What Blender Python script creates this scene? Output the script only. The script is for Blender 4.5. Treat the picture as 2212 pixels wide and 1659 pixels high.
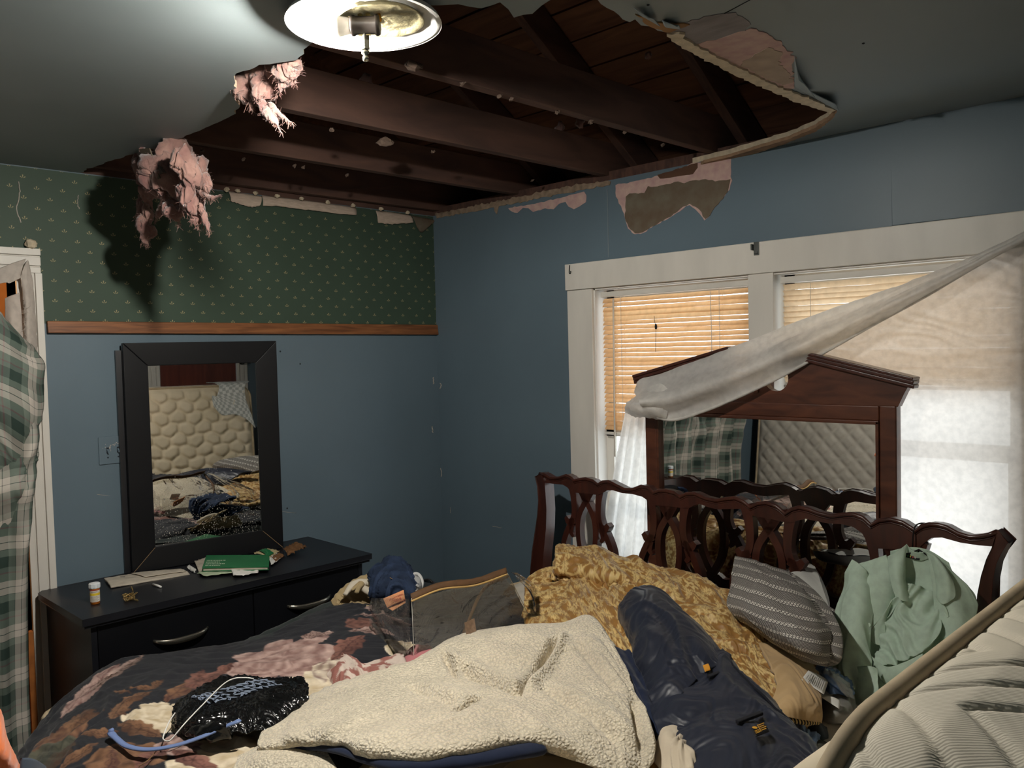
import bpy, bmesh, math, random
import numpy as np
from mathutils import Vector, Matrix

for o in list(bpy.data.objects):
    bpy.data.objects.remove(o, do_unlink=True)
SC = bpy.context.scene
COL = SC.collection
RNG = np.random.RandomState(7)
random.seed(7)

# ------------------------------------------------------------------ camera
CX, CY, CZ = 3.66206, -3.06677, 1.68
YAW, PITCH, ROLL, FPX = 0.785404, -0.0414908, -0.0252974, 1811.69
W_IMG, H_IMG = 2212.0, 1659.0
_f = np.array([-math.sin(YAW) * math.cos(PITCH), math.cos(YAW) * math.cos(PITCH), math.sin(PITCH)])
_r = np.array([math.cos(YAW), math.sin(YAW), 0.0])
_u = np.cross(_r, _f)
_r, _u = (math.cos(ROLL) * _r + math.sin(ROLL) * _u), (-math.sin(ROLL) * _r + math.cos(ROLL) * _u)
CAM = np.array([CX, CY, CZ])
cam = bpy.data.cameras.new('camera')
cam.sensor_fit = 'HORIZONTAL'
cam.sensor_width = 36.0
cam.lens = FPX * 36.0 / W_IMG
cam.clip_start = 0.02
cam_o = bpy.data.objects.new('camera', cam)
COL.objects.link(cam_o)
cam_o.matrix_world = Matrix(((_r[0], _u[0], -_f[0], CX), (_r[1], _u[1], -_f[1], CY), (_r[2], _u[2], -_f[2], CZ), (0, 0, 0, 1)))
SC.camera = cam_o

# ------------------------------------------------------------------ world, light, exposure
world = bpy.data.worlds.new('sky')
SC.world = world
world.use_nodes = True
wn = world.node_tree.nodes
wl = world.node_tree.links
bgn = wn['Background']
sky = wn.new('ShaderNodeTexSky')
try:
    sky.sky_type = 'HOSEK_WILKIE'
    sky.turbidity = 6.0
    sky.ground_albedo = 0.4
    sky.sun_direction = (-0.35, -0.5, 0.8)
except Exception:
    pass
mixw = wn.new('ShaderNodeMixRGB')
mixw.inputs[0].default_value = 0.75
mixw.inputs[2].default_value = (0.93, 0.96, 1.0, 1)
wl.new(sky.outputs[0], mixw.inputs[1])
wl.new(mixw.outputs[0], bgn.inputs[0])
WORLD_STRENGTH = 3.6
bgn.inputs[1].default_value = WORLD_STRENGTH
BULB_GLOW = 2750.0
SC.view_settings.view_transform = 'Standard'
SC.view_settings.look = 'None'
SC.view_settings.gamma = 1.0
SC.view_settings.use_curve_mapping = False
SC.view_settings.exposure = 0.0
cy = SC.cycles
cy.max_bounces = 8
cy.diffuse_bounces = 4
cy.glossy_bounces = 4
cy.transmission_bounces = 8
cy.transparent_max_bounces = 16
cy.caustics_reflective = False
cy.caustics_refractive = False
cy.sample_clamp_indirect = 4.0

# ------------------------------------------------------------------ pixel -> place
def ray(px, py):
    return _f + (px - W_IMG / 2) / FPX * _r - (py - H_IMG / 2) / FPX * _u

def U(px, py, axis, val):
    """the point of the plane axis = val that shows at this place of the photograph"""
    d = ray(px, py)
    a = {'x': 0, 'y': 1, 'z': 2}[axis]
    t = (val - CAM[a]) / d[a]
    return CAM + t * d

def UP(px, py, P0, N):
    d = ray(px, py)
    P0 = np.asarray(P0, float); N = np.asarray(N, float)
    t = ((P0 - CAM) @ N) / (d @ N)
    return CAM + t * d

def zp(pts, z):
    return [U(a, b, 'z', z) for a, b in pts]

# ------------------------------------------------------------------ noise (numpy gradient noise)
_perm = np.random.RandomState(3).permutation(256)
_perm = np.concatenate([_perm, _perm, _perm])
_g3 = np.random.RandomState(5).normal(size=(256, 3))
_g3 /= np.linalg.norm(_g3, axis=1)[:, None]

def noise3(x, y, z):
    x, y, z = np.broadcast_arrays(np.asarray(x, float), np.asarray(y, float), np.asarray(z, float))
    xi = np.floor(x).astype(int); yi = np.floor(y).astype(int); zi = np.floor(z).astype(int)
    xf = x - xi; yf = y - yi; zf = z - zi
    fd = lambda t: t * t * t * (t * (t * 6 - 15) + 10)
    u, v, w = fd(xf), fd(yf), fd(zf)
    out = 0
    for i in (0, 1):
        for j in (0, 1):
            for k in (0, 1):
                h = _perm[_perm[_perm[(xi + i) & 255] + ((yi + j) & 255)] + ((zi + k) & 255)]
                g = _g3[h]
                d = g[..., 0] * (xf - i) + g[..., 1] * (yf - j) + g[..., 2] * (zf - k)
                out = out + d * (u if i else 1 - u) * (v if j else 1 - v) * (w if k else 1 - w)
    return out * 1.5

def fbm(x, y, z=0.0, octs=4, gain=0.5):
    a, s, f = 1.0, 0.0, 1.0
    for _ in range(octs):
        s = s + a * noise3(np.asarray(x) * f, np.asarray(y) * f, np.asarray(z) * f + 7.7 * f)
        a *= gain; f *= 2.03
    return s

def wrinkle(u, v, seed=0.0, ang=0.0, stretch=3.0, freq=3.0, octs=3, warp=0.35):
    """long soft folds: ridged noise stretched along a direction, with bends"""
    c, s = math.cos(ang), math.sin(ang)
    a = u * c + v * s
    b = -u * s + v * c
    wx = warp * noise3(u * freq * .6 + 5, v * freq * .6, seed + 3)
    wy = warp * noise3(u * freq * .6, v * freq * .6 + 9, seed + 8)
    out = 0; amp = 1.0; f = freq
    for i in range(octs):
        n = noise3((a + wx) * f / stretch, (b + wy) * f, seed + i * 4.1)
        out = out + amp * (1 - 2.2 * np.abs(n))
        amp *= 0.5; f *= 1.9
    return out / 1.6

def smooth(a, b, x):
    t = np.clip((np.asarray(x, float) - a) / (b - a), 0, 1)
    return t * t * (3 - 2 * t)

# ------------------------------------------------------------------ objects
def _finish(o, label=None, cat=None, group=None, kind=None):
    if label: o['label'] = label
    if cat: o['category'] = cat
    if group: o['group'] = group
    if kind: o['kind'] = kind
    return o

def obj(name, verts, faces, mat, parent=None, smooth_=False, uv=None, col=None, label=None, cat=None, group=None, kind=None, bevel=0.0, solid=0.0, sub=0, solid_off=0.0, auto=None):
    """one mesh object; verts are world coordinates. A child is stored relative to its root's base, a thing relative to its own base."""
    V = np.asarray(verts, float).reshape(-1, 3)
    if parent is not None:
        base = np.array(parent.get('_base', (0, 0, 0)), float)
    elif kind == 'structure':
        base = np.zeros(3)
    else:
        base = np.array([(V[:, 0].min() + V[:, 0].max()) / 2, (V[:, 1].min() + V[:, 1].max()) / 2, V[:, 2].min()])
    me = bpy.data.meshes.new(name)
    me.from_pydata((V - base).tolist(), [], [list(map(int, f)) for f in faces])
    if uv is not None:
        lay = me.uv_layers.new(name='UVMap')
        li = np.empty(len(me.loops), dtype=np.int32)
        me.loops.foreach_get('vertex_index', li)
        lay.data.foreach_set('uv', np.asarray(uv, np.float32)[li].ravel())
    if col is not None:
        at = me.color_attributes.new('col', 'FLOAT_COLOR', 'POINT')
        c = np.ones((len(V), 4), np.float32); c[:, :3] = np.asarray(col)[:, :3]
        at.data.foreach_set('color', c.ravel())
    if mat is not None:
        me.materials.append(mat)
    o = bpy.data.objects.new(name, me)
    COL.objects.link(o)
    o['_base'] = [float(b) for b in base]
    if parent is not None:
        o.parent = parent
    else:
        o.location = base
    if smooth_:
        me.polygons.foreach_set('use_smooth', np.ones(len(me.polygons), dtype=bool))
    if bevel > 0:
        m = o.modifiers.new('bevel', 'BEVEL'); m.width = bevel; m.segments = 2; m.limit_method = 'ANGLE'; m.angle_limit = math.radians(40)
        if not smooth_:
            me.polygons.foreach_set('use_smooth', np.ones(len(me.polygons), dtype=bool))
        w = o.modifiers.new('wn', 'WEIGHTED_NORMAL'); w.keep_sharp = True
    if solid > 0:
        m = o.modifiers.new('solid', 'SOLIDIFY'); m.thickness = solid; m.offset = solid_off
    if sub > 0:
        m = o.modifiers.new('sub', 'SUBSURF'); m.levels = sub; m.render_levels = sub
    return _finish(o, label, cat, group, kind)

def thing(name, base, label, cat, group=None, kind=None):
    o = bpy.data.objects.new(name, None)
    o.empty_display_size = 0.05
    COL.objects.link(o)
    o.location = base
    o['_base'] = [float(b) for b in base]
    return _finish(o, label, cat, group, kind)

def merge(parts):
    V, F = [], []
    n = 0
    for v, f in parts:
        v = np.asarray(v, float).reshape(-1, 3)
        V.append(v); F += [[i + n for i in q] for q in f]
        n += len(v)
    return np.concatenate(V), F

def box(x0, x1, y0, y1, z0, z1):
    v = [(x0, y0, z0), (x1, y0, z0), (x1, y1, z0), (x0, y1, z0), (x0, y0, z1), (x1, y0, z1), (x1, y1, z1), (x0, y1, z1)]
    f = [(3, 2, 1, 0), (4, 5, 6, 7), (0, 1, 5, 4), (1, 2, 6, 5), (2, 3, 7, 6), (3, 0, 4, 7)]
    return np.array(v, float), f

def hexa(bottom4, top4):
    v = list(bottom4) + list(top4)
    f = [(3, 2, 1, 0), (4, 5, 6, 7), (0, 1, 5, 4), (1, 2, 6, 5), (2, 3, 7, 6), (3, 0, 4, 7)]
    return np.array(v, float), f

def bar(a, b, w, h, up=(0, 0, 1)):
    """rectangular bar from a to b: w across, h along up"""
    a = np.asarray(a, float); b = np.asarray(b, float)
    d = b - a; d /= np.linalg.norm(d)
    up = np.asarray(up, float)
    s = np.cross(d, up); s /= np.linalg.norm(s)
    t = np.cross(s, d)
    q = [s * w / 2 + t * h / 2, -s * w / 2 + t * h / 2, -s * w / 2 - t * h / 2, s * w / 2 - t * h / 2]
    return hexa([a + k for k in q], [b + k for k in q])

def tube(path, r, n=10, closed=False, cap=True, squash=None):
    P = np.asarray(path, float)
    m = len(P)
    rr = np.full(m, r, float) if np.isscalar(r) else np.asarray(r, float)
    T = np.zeros_like(P)
    if closed:
        T = np.roll(P, -1, 0) - np.roll(P, 1, 0)
    else:
        T[1:-1] = P[2:] - P[:-2]; T[0] = P[1] - P[0]; T[-1] = P[-1] - P[-2]
    T /= np.linalg.norm(T, axis=1)[:, None] + 1e-12
    ref = np.array([0, 0, 1.0]) if abs(T[0][2]) < .9 else np.array([1.0, 0, 0])
    s = np.cross(T[0], ref); s /= np.linalg.norm(s)
    V = []
    for i in range(m):
        s = s - T[i] * (s @ T[i]); s /= np.linalg.norm(s) + 1e-12
        b = np.cross(T[i], s)
        for k in range(n):
            a = 2 * math.pi * k / n
            V.append(P[i] + rr[i] * (math.cos(a) * s + math.sin(a) * b))
    F = []
    for i in range(m if closed else m - 1):
        j = (i + 1) % m
        for k in range(n):
            F.append((i * n + k, i * n + (k + 1) % n, j * n + (k + 1) % n, j * n + k))
    if cap and not closed:
        F.append(tuple(range(n - 1, -1, -1))); F.append(tuple((m - 1) * n + k for k in range(n)))
    return np.array(V), F

def lathe(profile, origin, axis=(0, 0, 1), n=32, cap=True):
    """profile: list of (radius, height along axis)"""
    ax = np.asarray(axis, float); ax /= np.linalg.norm(ax)
    ref = np.array([1.0, 0, 0]) if abs(ax[0]) < .8 else np.array([0, 1.0, 0])
    s = np.cross(ax, ref); s /= np.linalg.norm(s); t = np.cross(ax, s)
    V, F = [], []
    for r, h in profile:
        for k in range(n):
            a = 2 * math.pi * k / n
            V.append(np.asarray(origin, float) + ax * h + r * (math.cos(a) * s + math.sin(a) * t))
    for i in range(len(profile) - 1):
        for k in range(n):
            F.append((i * n + k, i * n + (k + 1) % n, (i + 1) * n + (k + 1) % n, (i + 1) * n + k))
    if cap:
        F.append(tuple(range(n - 1, -1, -1))); F.append(tuple((len(profile) - 1) * n + k for k in range(n)))
    return np.array(V), F

def prism(poly, offset):
    """closed 3D polygon (planar) pushed along offset; end caps triangulated"""
    P = np.asarray(poly, float); n = len(P); off = np.asarray(offset, float)
    from mathutils.geometry import tessellate_polygon
    tris = tessellate_polygon([[Vector(p) for p in P]])
    V = np.concatenate([P, P + off])
    F = []
    for a, b, c in tris:
        F.append((a, b, c)); F.append((c + n, b + n, a + n))
    for i in range(n):
        j = (i + 1) % n
        F.append((i, j, j + n, i + n))
    return V, F

def ragged(pts, closed=True, step=0.02, amp=0.006, seed=1):
    """subdivide a polyline and roughen it in its own plane (pts 2D)"""
    rs = np.random.RandomState(seed)
    P = [np.asarray(p, float) for p in pts]
    out = []
    m = len(P)
    for i in range(m if closed else m - 1):
        a, b = P[i], P[(i + 1) % m]
        L = np.linalg.norm(b - a); k = max(1, int(L / step))
        d = (b - a) / (L + 1e-9); nrm = np.array([-d[1], d[0]])
        for j in range(k):
            q = a + (b - a) * j / k
            out.append(q if j == 0 else q + nrm * rs.normal(0, amp))
    if not closed:
        out.append(P[-1])
    return out

def catmull(P, n):
    """P (m,...) -> n samples along a Catmull-Rom curve"""
    P = np.asarray(P, float); m = len(P)
    Q = np.concatenate([[2 * P[0] - P[1]], P, [2 * P[-1] - P[-2]]])
    t = np.linspace(0, m - 1 - 1e-9, n)
    i = np.floor(t).astype(int); f = t - i
    f = f.reshape((-1,) + (1,) * (P.ndim - 1))
    p0, p1, p2, p3 = Q[i], Q[i + 1], Q[i + 2], Q[i + 3]
    return 0.5 * ((2 * p1) + (-p0 + p2) * f + (2 * p0 - 5 * p1 + 4 * p2 - p3) * f ** 2 + (-p0 + 3 * p1 - 3 * p2 + p3) * f ** 3)

def grid_faces(nu, nv, closed_u=False):
    i = np.arange(nu if closed_u else nu - 1)[:, None]; j = np.arange(nv - 1)[None, :]
    i2 = (i + 1) % nu
    a = i * nv + j; b = i2 * nv + j; c = i2 * nv + j + 1; d = i * nv + j + 1
    return np.stack([a, b, c, d], -1).reshape(-1, 4)

def net(rows, nu, nv):
    """control net of world points (r x c x 3) -> smooth grid (nu x nv x 3)"""
    R = np.asarray(rows, float)
    A = catmull(R, nu)
    B = catmull(np.swapaxes(A, 0, 1), nv)
    return np.swapaxes(B, 0, 1)

def pnet(rows, nu, nv):
    """rows of (px, py, z) control points seen in the photograph at height z"""
    return net([[U(a, b, 'z', z) for a, b, z in r] for r in rows], nu, nv)

def grid_normals(G):
    du = np.gradient(G, axis=0); dv = np.gradient(G, axis=1)
    n = np.cross(du, dv)
    return n / (np.linalg.norm(n, axis=2)[..., None] + 1e-12)

def arc_uv(G):
    """lengths along the cloth in metres"""
    du = np.linalg.norm(np.diff(G, axis=0), axis=2); dv = np.linalg.norm(np.diff(G, axis=1), axis=2)
    u = np.concatenate([np.zeros((1, G.shape[1])), np.cumsum(du, 0)]); v = np.concatenate([np.zeros((G.shape[0], 1)), np.cumsum(dv, 1)], 1)
    return u, v

def face_up(G, toward=None):
    """normals of the grid turned to the camera side"""
    N = grid_normals(G)
    d = (CAM if toward is None else np.asarray(toward)) - G
    if ((N * d).sum(2)).mean() < 0:
        N = -N
    return N

def cloth(name, G, mat, parent=None, disp=None, thick=0.006, col=None, uv=None, **kw):
    """thin cloth from a grid: displaced along its normal and given thickness"""
    N = face_up(G)
    if disp is not None:
        G = G + N * np.asarray(disp)[..., None]
    nu, nv = G.shape[:2]
    F = grid_faces(nu, nv)
    if uv is None:
        u, v = arc_uv(G); uv = np.stack([u, v], -1)
    # face orientation toward the camera side
    n0 = grid_normals(G)
    if (n0 * N).sum() < 0:
        F = F[:, ::-1]
    o = obj(name, G.reshape(-1, 3), F, mat, parent, True, uv=uv.reshape(-1, 2), col=None if col is None else col.reshape(-1, 3), solid=thick, solid_off=-1.0, **kw)
    return o

# ------------------------------------------------------------------ materials
MATS = {}
def srgb(r, g, b):
    f = lambda c: (c / 255.0 / 12.92) if c / 255.0 <= 0.04045 else ((c / 255.0 + 0.055) / 1.055) ** 2.4
    return (f(r), f(g), f(b))

def M(name, color=(.5, .5, .5), rough=.7, metal=0.0, var=.15, vscale=6.0, bump=.0, bscale=60.0, spec=.35, attr=False, coat=0.0, sheen=0.0, stretch=None, color2=None, trans=0.0, bdist=.002):
    if name in MATS:
        return MATS[name]
    m = bpy.data.materials.new(name)
    m.use_nodes = True
    nt = m.node_tree; n = nt.nodes; l = nt.links
    b = n['Principled BSDF']
    b.inputs['Roughness'].default_value = rough
    b.inputs['Metallic'].default_value = metal
    b.inputs['Specular IOR Level'].default_value = spec
    if coat: b.inputs['Coat Weight'].default_value = coat; b.inputs['Coat Roughness'].default_value = .15
    if sheen:
        b.inputs['Sheen Weight'].default_value = sheen; b.inputs['Sheen Roughness'].default_value = .5
    tc = n.new('ShaderNodeTexCoord'); mp = n.new('ShaderNodeMapping')
    l.new(tc.outputs['Object'], mp.inputs[0])
    if stretch: mp.inputs['Scale'].default_value = stretch
    nz = n.new('ShaderNodeTexNoise'); nz.inputs['Scale'].default_value = vscale; nz.inputs['Detail'].default_value = 5.0
    l.new(mp.outputs[0], nz.inputs[0])
    if attr:
        at = n.new('ShaderNodeAttribute'); at.attribute_name = 'col'
        src = at.outputs['Color']
        mx = n.new('ShaderNodeMixRGB'); mx.blend_type = 'MULTIPLY'; mx.inputs[0].default_value = 1.0
        rp = n.new('ShaderNodeMapRange'); rp.inputs[1].default_value = .3; rp.inputs[2].default_value = .7; rp.inputs[3].default_value = 1 - var; rp.inputs[4].default_value = 1 + var
        l.new(nz.outputs[0], rp.inputs[0]); l.new(src, mx.inputs[1]); l.new(rp.outputs[0], mx.inputs[2])
        l.new(mx.outputs[0], b.inputs['Base Color'])
    else:
        cr = n.new('ShaderNodeValToRGB')
        c1 = np.array(color) * (1 - var); c2 = np.array(color2 if color2 is not None else np.array(color) * (1 + var))
        cr.color_ramp.elements[0].position = .32; cr.color_ramp.elements[1].position = .68
        cr.color_ramp.elements[0].color = (*c1, 1); cr.color_ramp.elements[1].color = (*np.minimum(c2, 1), 1)
        l.new(nz.outputs[0], cr.inputs[0]); l.new(cr.outputs[0], b.inputs['Base Color'])
    if bump:
        nb = n.new('ShaderNodeTexNoise'); nb.inputs['Scale'].default_value = bscale; nb.inputs['Detail'].default_value = 4.0
        l.new(mp.outputs[0], nb.inputs[0])
        bm = n.new('ShaderNodeBump'); bm.inputs['Strength'].default_value = bump; bm.inputs['Distance'].default_value = bdist
        l.new(nb.outputs[0], bm.inputs['Height']); l.new(bm.outputs[0], b.inputs['Normal'])
    if trans:
        b.inputs['Transmission Weight'].default_value = trans
    MATS[name] = m
    return m

def nodes_of(m):
    return m.node_tree.nodes, m.node_tree.links, m.node_tree.nodes['Principled BSDF']

def fabric(name, color, rough=.85, var=.12, weave=700.0, **kw):
    return M(name, color, rough=rough, var=var, bump=.25, bscale=weave, spec=.2, sheen=.15, bdist=.0008, **kw)

def cloth_translucent(name, color, trans=.5, clear=.0, rough=.6, bump=.3):
    """thin curtain stuff: diffuse + translucent + a little straight through"""
    m = bpy.data.materials.new(name); m.use_nodes = True
    n = m.node_tree.nodes; l = m.node_tree.links
    out = n['Material Output']; n.remove(n['Principled BSDF'])
    tc = n.new('ShaderNodeTexCoord'); nz = n.new('ShaderNodeTexNoise'); nz.inputs['Scale'].default_value = 40; nz.inputs['Detail'].default_value = 6
    l.new(tc.outputs['Object'], nz.inputs[0])
    cr = n.new('ShaderNodeValToRGB'); cr.color_ramp.elements[0].color = (*[c * .88 for c in color], 1); cr.color_ramp.elements[1].color = (*color, 1)
    cr.color_ramp.elements[0].position = .35; cr.color_ramp.elements[1].position = .6
    l.new(nz.outputs[0], cr.inputs[0])
    bm = n.new('ShaderNodeBump'); bm.inputs['Strength'].default_value = bump; bm.inputs['Distance'].default_value = .002
    nz2 = n.new('ShaderNodeTexNoise'); nz2.inputs['Scale'].default_value = 90; l.new(tc.outputs['Object'], nz2.inputs[0]); l.new(nz2.outputs[0], bm.inputs['Height'])
    d = n.new('ShaderNodeBsdfPrincipled'); d.inputs['Roughness'].default_value = rough; d.inputs['Specular IOR Level'].default_value = .3
    t = n.new('ShaderNodeBsdfTranslucent'); p = n.new('ShaderNodeBsdfTransparent')
    l.new(cr.outputs[0], d.inputs['Base Color']); l.new(cr.outputs[0], t.inputs[0]); l.new(bm.outputs[0], d.inputs['Normal']); l.new(bm.outputs[0], t.inputs['Normal'])
    m1 = n.new('ShaderNodeMixShader'); m1.inputs[0].default_value = trans
    l.new(d.outputs[0], m1.inputs[1]); l.new(t.outputs[0], m1.inputs[2])
    m2 = n.new('ShaderNodeMixShader'); m2.inputs[0].default_value = clear
    l.new(m1.outputs[0], m2.inputs[1]); l.new(p.outputs[0], m2.inputs[2])
    l.new(m2.outputs[0], out.inputs[0])
    MATS[name] = m
    return m
# ================================================================== THE SETTING
HC = 2.44
RX, BY = 4.35, -4.15          # right wall, wall behind the camera
BLUE = srgb(96, 113, 124)

# ---- painted wall: slate blue with faint rolled texture
m_blue = M('blue_wall_paint', BLUE, rough=.42, var=.05, vscale=2.2, bump=.12, bscale=120, spec=.4)
m_blue2 = M('blue_window_wall_paint', srgb(96, 113, 124), rough=.42, var=.05, vscale=2.0, bump=.25, bscale=38, spec=.35)
m_ceil = M('blue_ceiling_paint', srgb(130, 140, 142), rough=.55, var=.05, vscale=1.6, bump=.08, bscale=26, spec=.35)
m_white = M('white_trim_paint', srgb(212, 208, 200), rough=.4, var=.06, vscale=9, bump=.15, bscale=70, stretch=(1, 1, .25))
m_cream = M('broken_plaster', srgb(196, 182, 158), rough=.9, var=.15, vscale=40, bump=.6, bscale=160)
m_pink = M('pink_backing_paper', srgb(186, 152, 150), rough=.85, var=.1, vscale=25, color2=srgb(198, 170, 160))
m_brown = M('old_brown_glue', srgb(104, 88, 72), rough=.85, var=.18, vscale=14, color2=srgb(108, 100, 86))
m_greybits = M('grey_skim_coat', srgb(132, 126, 128), rough=.8, var=.15, vscale=12, stretch=(1, 3, 1))
m_jamb = M('window_jamb_paint', srgb(222, 219, 214), rough=.45, var=.04)

# wallpaper: green ground with small gold sprigs on a staggered lattice
def wallpaper_mat():
    m = M('green_wallpaper', srgb(58, 75, 62), rough=.6, var=.08, vscale=3, bump=.08, bscale=200)
    n, l, b = nodes_of(m)
    base = b.inputs['Base Color'].links[0].from_socket
    tc = n.new('ShaderNodeTexCoord'); sp = n.new('ShaderNodeSeparateXYZ'); l.new(tc.outputs['Object'], sp.inputs[0])
    def math_(op, a, c=None, d=None):
        k = n.new('ShaderNodeMath'); k.operation = op
        for i, v in enumerate((a, c, d)):
            if v is None: continue
            if isinstance(v, (int, float)): k.inputs[i].default_value = v
            else: l.new(v, k.inputs[i])
        return k.outputs[0]
    A, B = 0.094, 0.080
    masks = []
    for oy, oz in ((0.0, 0.0), (A / 2, B / 2)):
        yy = math_('ADD', sp.outputs['Y'], oy + 100 * A); zz = math_('ADD', sp.outputs['Z'], oz)
        fy = math_('SUBTRACT', math_('MODULO', yy, A), A / 2); fz = math_('SUBTRACT', math_('MODULO', zz, B), B / 2)
        fz2 = math_('ADD', fz, 0.008)
        r = math_('SQRT', math_('ADD', math_('MULTIPLY', fy, fy), math_('MULTIPLY', fz2, fz2)))
        ang = math_('ARCTAN2', fy, fz2)
        pet = math_('GREATER_THAN', math_('COSINE', math_('MULTIPLY', ang, 7.0)), 0.35)
        fan = math_('LESS_THAN', math_('ABSOLUTE', ang), 1.15)
        # middle leaf longest
        lim = math_('SUBTRACT', 0.0145, math_('MULTIPLY', math_('ABSOLUTE', ang), 0.003))
        inr = math_('MULTIPLY', math_('LESS_THAN', r, lim), math_('GREATER_THAN', r, 0.0025))
        masks.append(math_('MULTIPLY', math_('MULTIPLY', pet, fan), inr))
    tot = math_('MINIMUM', math_('ADD', masks[0], masks[1]), 1.0)
    mx = n.new('ShaderNodeMixRGB'); l.new(math_('MULTIPLY', tot, .85), mx.inputs[0]); l.new(base, mx.inputs[1]); mx.inputs[2].default_value = (*srgb(164, 152, 112), 1)
    l.new(mx.outputs[0], b.inputs['Base Color'])
    return m
m_paper = wallpaper_mat()

def wood(name, c1, c2, rough=.5, scale=3.0, stretch=(1, 12, 1), spec=.4, coat=0.0, bump=.1, distort=4.0):
    m = bpy.data.materials.new(name); m.use_nodes = True
    n = m.node_tree.nodes; l = m.node_tree.links; b = n['Principled BSDF']
    tc = n.new('ShaderNodeTexCoord'); mp = n.new('ShaderNodeMapping'); mp.inputs['Scale'].default_value = stretch
    l.new(tc.outputs['Object'], mp.inputs[0])
    nz = n.new('ShaderNodeTexNoise'); nz.inputs['Scale'].default_value = scale; nz.inputs['Detail'].default_value = 8; nz.inputs['Distortion'].default_value = distort * .2
    l.new(mp.outputs[0], nz.inputs[0])
    cr = n.new('ShaderNodeValToRGB'); cr.color_ramp.elements[0].position = .3; cr.color_ramp.elements[1].position = .7
    cr.color_ramp.elements[0].color = (*c1, 1); cr.color_ramp.elements[1].color = (*c2, 1)
    l.new(nz.outputs[0], cr.inputs[0]); l.new(cr.outputs[0], b.inputs['Base Color'])
    b.inputs['Roughness'].default_value = rough; b.inputs['Specular IOR Level'].default_value = spec
    b.inputs['Coat Weight'].default_value = coat; b.inputs['Coat Roughness'].default_value = .2
    bm = n.new('ShaderNodeBump'); bm.inputs['Strength'].default_value = bump; bm.inputs['Distance'].default_value = .003
    l.new(nz.outputs[0], bm.inputs['Height']); l.new(bm.outputs[0], b.inputs['Normal'])
    MATS[name] = m
    return m
m_rail = wood('oak_chair_rail', srgb(96, 58, 34), srgb(142, 92, 56), rough=.5, scale=5, stretch=(8, 1, 14))
m_floorw = wood('floor_boards', srgb(84, 56, 36), srgb(120, 84, 54), rough=.5, scale=3, stretch=(10, 1, 10))
m_joist = wood('old_joist_timber', srgb(64, 46, 40), srgb(92, 66, 56), rough=.85, scale=2.5, stretch=(14, 1, 5))
m_roofb = wood('old_roof_board', srgb(84, 56, 44), srgb(122, 84, 62), rough=.85, scale=2.5, stretch=(1, 9, 9))
m_mahog = wood('mahogany_varnish', srgb(48, 24, 19), srgb(76, 38, 28), rough=.3, scale=4, stretch=(6, 6, 1.5), spec=.5, coat=.25, bump=.04)
m_mahog2 = wood('mahogany_mirror_veneer', srgb(64, 34, 24), srgb(98, 56, 38), rough=.35, scale=4, stretch=(1.5, 6, 6), spec=.45, coat=.15, bump=.04)
m_doorw = wood('red_brown_door', srgb(84, 36, 28), srgb(108, 50, 38), rough=.4, scale=3, stretch=(8, 8, 1))

# ---- floor: boards
fl = obj('floor', *box(-0.05, RX + .05, BY - .05, 0.05, -0.06, -0.004), m_floorw, kind='structure')
_bd = None
for i in range(32):
    x0 = 0.0 + i * 0.1365
    v, f = box(x0 + .001, min(x0 + .1355, RX), BY, 0, -0.02, 0.0)
    obj('floor_board', v, f, m_floorw, fl)

# ---- left wall: door opening, paper above the chair rail
DY1, DY0, DZ = -2.112, -2.97, 2.035      # door opening in the left wall
WT = 0.12
v, f = merge([box(-WT, 0, DY1, 0.0, 0, HC), box(-WT, 0, DY0, DY1, DZ, HC), box(-WT, 0, BY, DY0, 0, HC)])
wall_left = obj('wall_left', v, f, m_blue, kind='structure')
ZR0, ZR1 = 1.786, 1.838
v, f = merge([box(0, .0015, DY1, 0, ZR1 - .01, HC - .004), box(0, .0015, BY, DY1, DZ + .05, HC - .004)])
obj('wallpaper', v, f, m_paper, wall_left, label='green wallpaper with small gold sprigs')
# a seam of the paper that lifts, left of the hole, and scratches
def scratch(name, pts, axis, val, r, mat, parent, seed=0):
    P = [U(a, b, axis, val) for a, b in pts]
    P = catmull(P, 14)
    rs = np.random.RandomState(seed); P = P + rs.normal(0, .0015, P.shape)
    obj(name, *tube(P, r, 5), mat, parent, True)
m_scr = M('bare_scratch', srgb(176, 168, 158), rough=.9, var=.2, vscale=50)
scratch('paper_tear', [(40, 392), (42, 420), (36, 450), (45, 480)], 'x', .003, .0022, m_scr, wall_left, 1)
scratch('paper_tear', [(170, 420), (168, 440), (172, 452)], 'x', .003, .0016, m_scr, wall_left, 2)
scratch('wall_scratch', [(936, 815), (937, 830)], 'x', .002, .003, m_scr, wall_left, 3)
scratch('wall_scratch', [(933, 920), (935, 935)], 'x', .002, .003, m_scr, wall_left, 4)
scratch('wall_scratch', [(210, 1070), (640, 1108)], 'x', -.001, .0012, m_scr, wall_left, 5)
for i, (a, b) in enumerate([(648, 786), (605, 759), (620, 1098)]):
    P = U(a, b, 'x', .0)
    obj('nail_hole', *lathe([(.003, 0), (.0045, .002), (.002, .004)], P, (1, 0, 0), 8), M('dark_hole', srgb(40, 44, 50), rough=.9), wall_left)

# chair rail (its left end sits a little higher, as in the photo)
r0, r1 = -2.01, -0.001
v, f = hexa([(0, r0, 1.790), (.022, r0, 1.790), (.022, r1, 1.772), (0, r1, 1.772)], [(0, r0, 1.838), (.016, r0, 1.838), (.016, r1, 1.828), (0, r1, 1.828)])
obj('trim_1', v, f, m_rail, kind='structure', bevel=.003, label='varnished oak chair rail below the green wallpaper')

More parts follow.
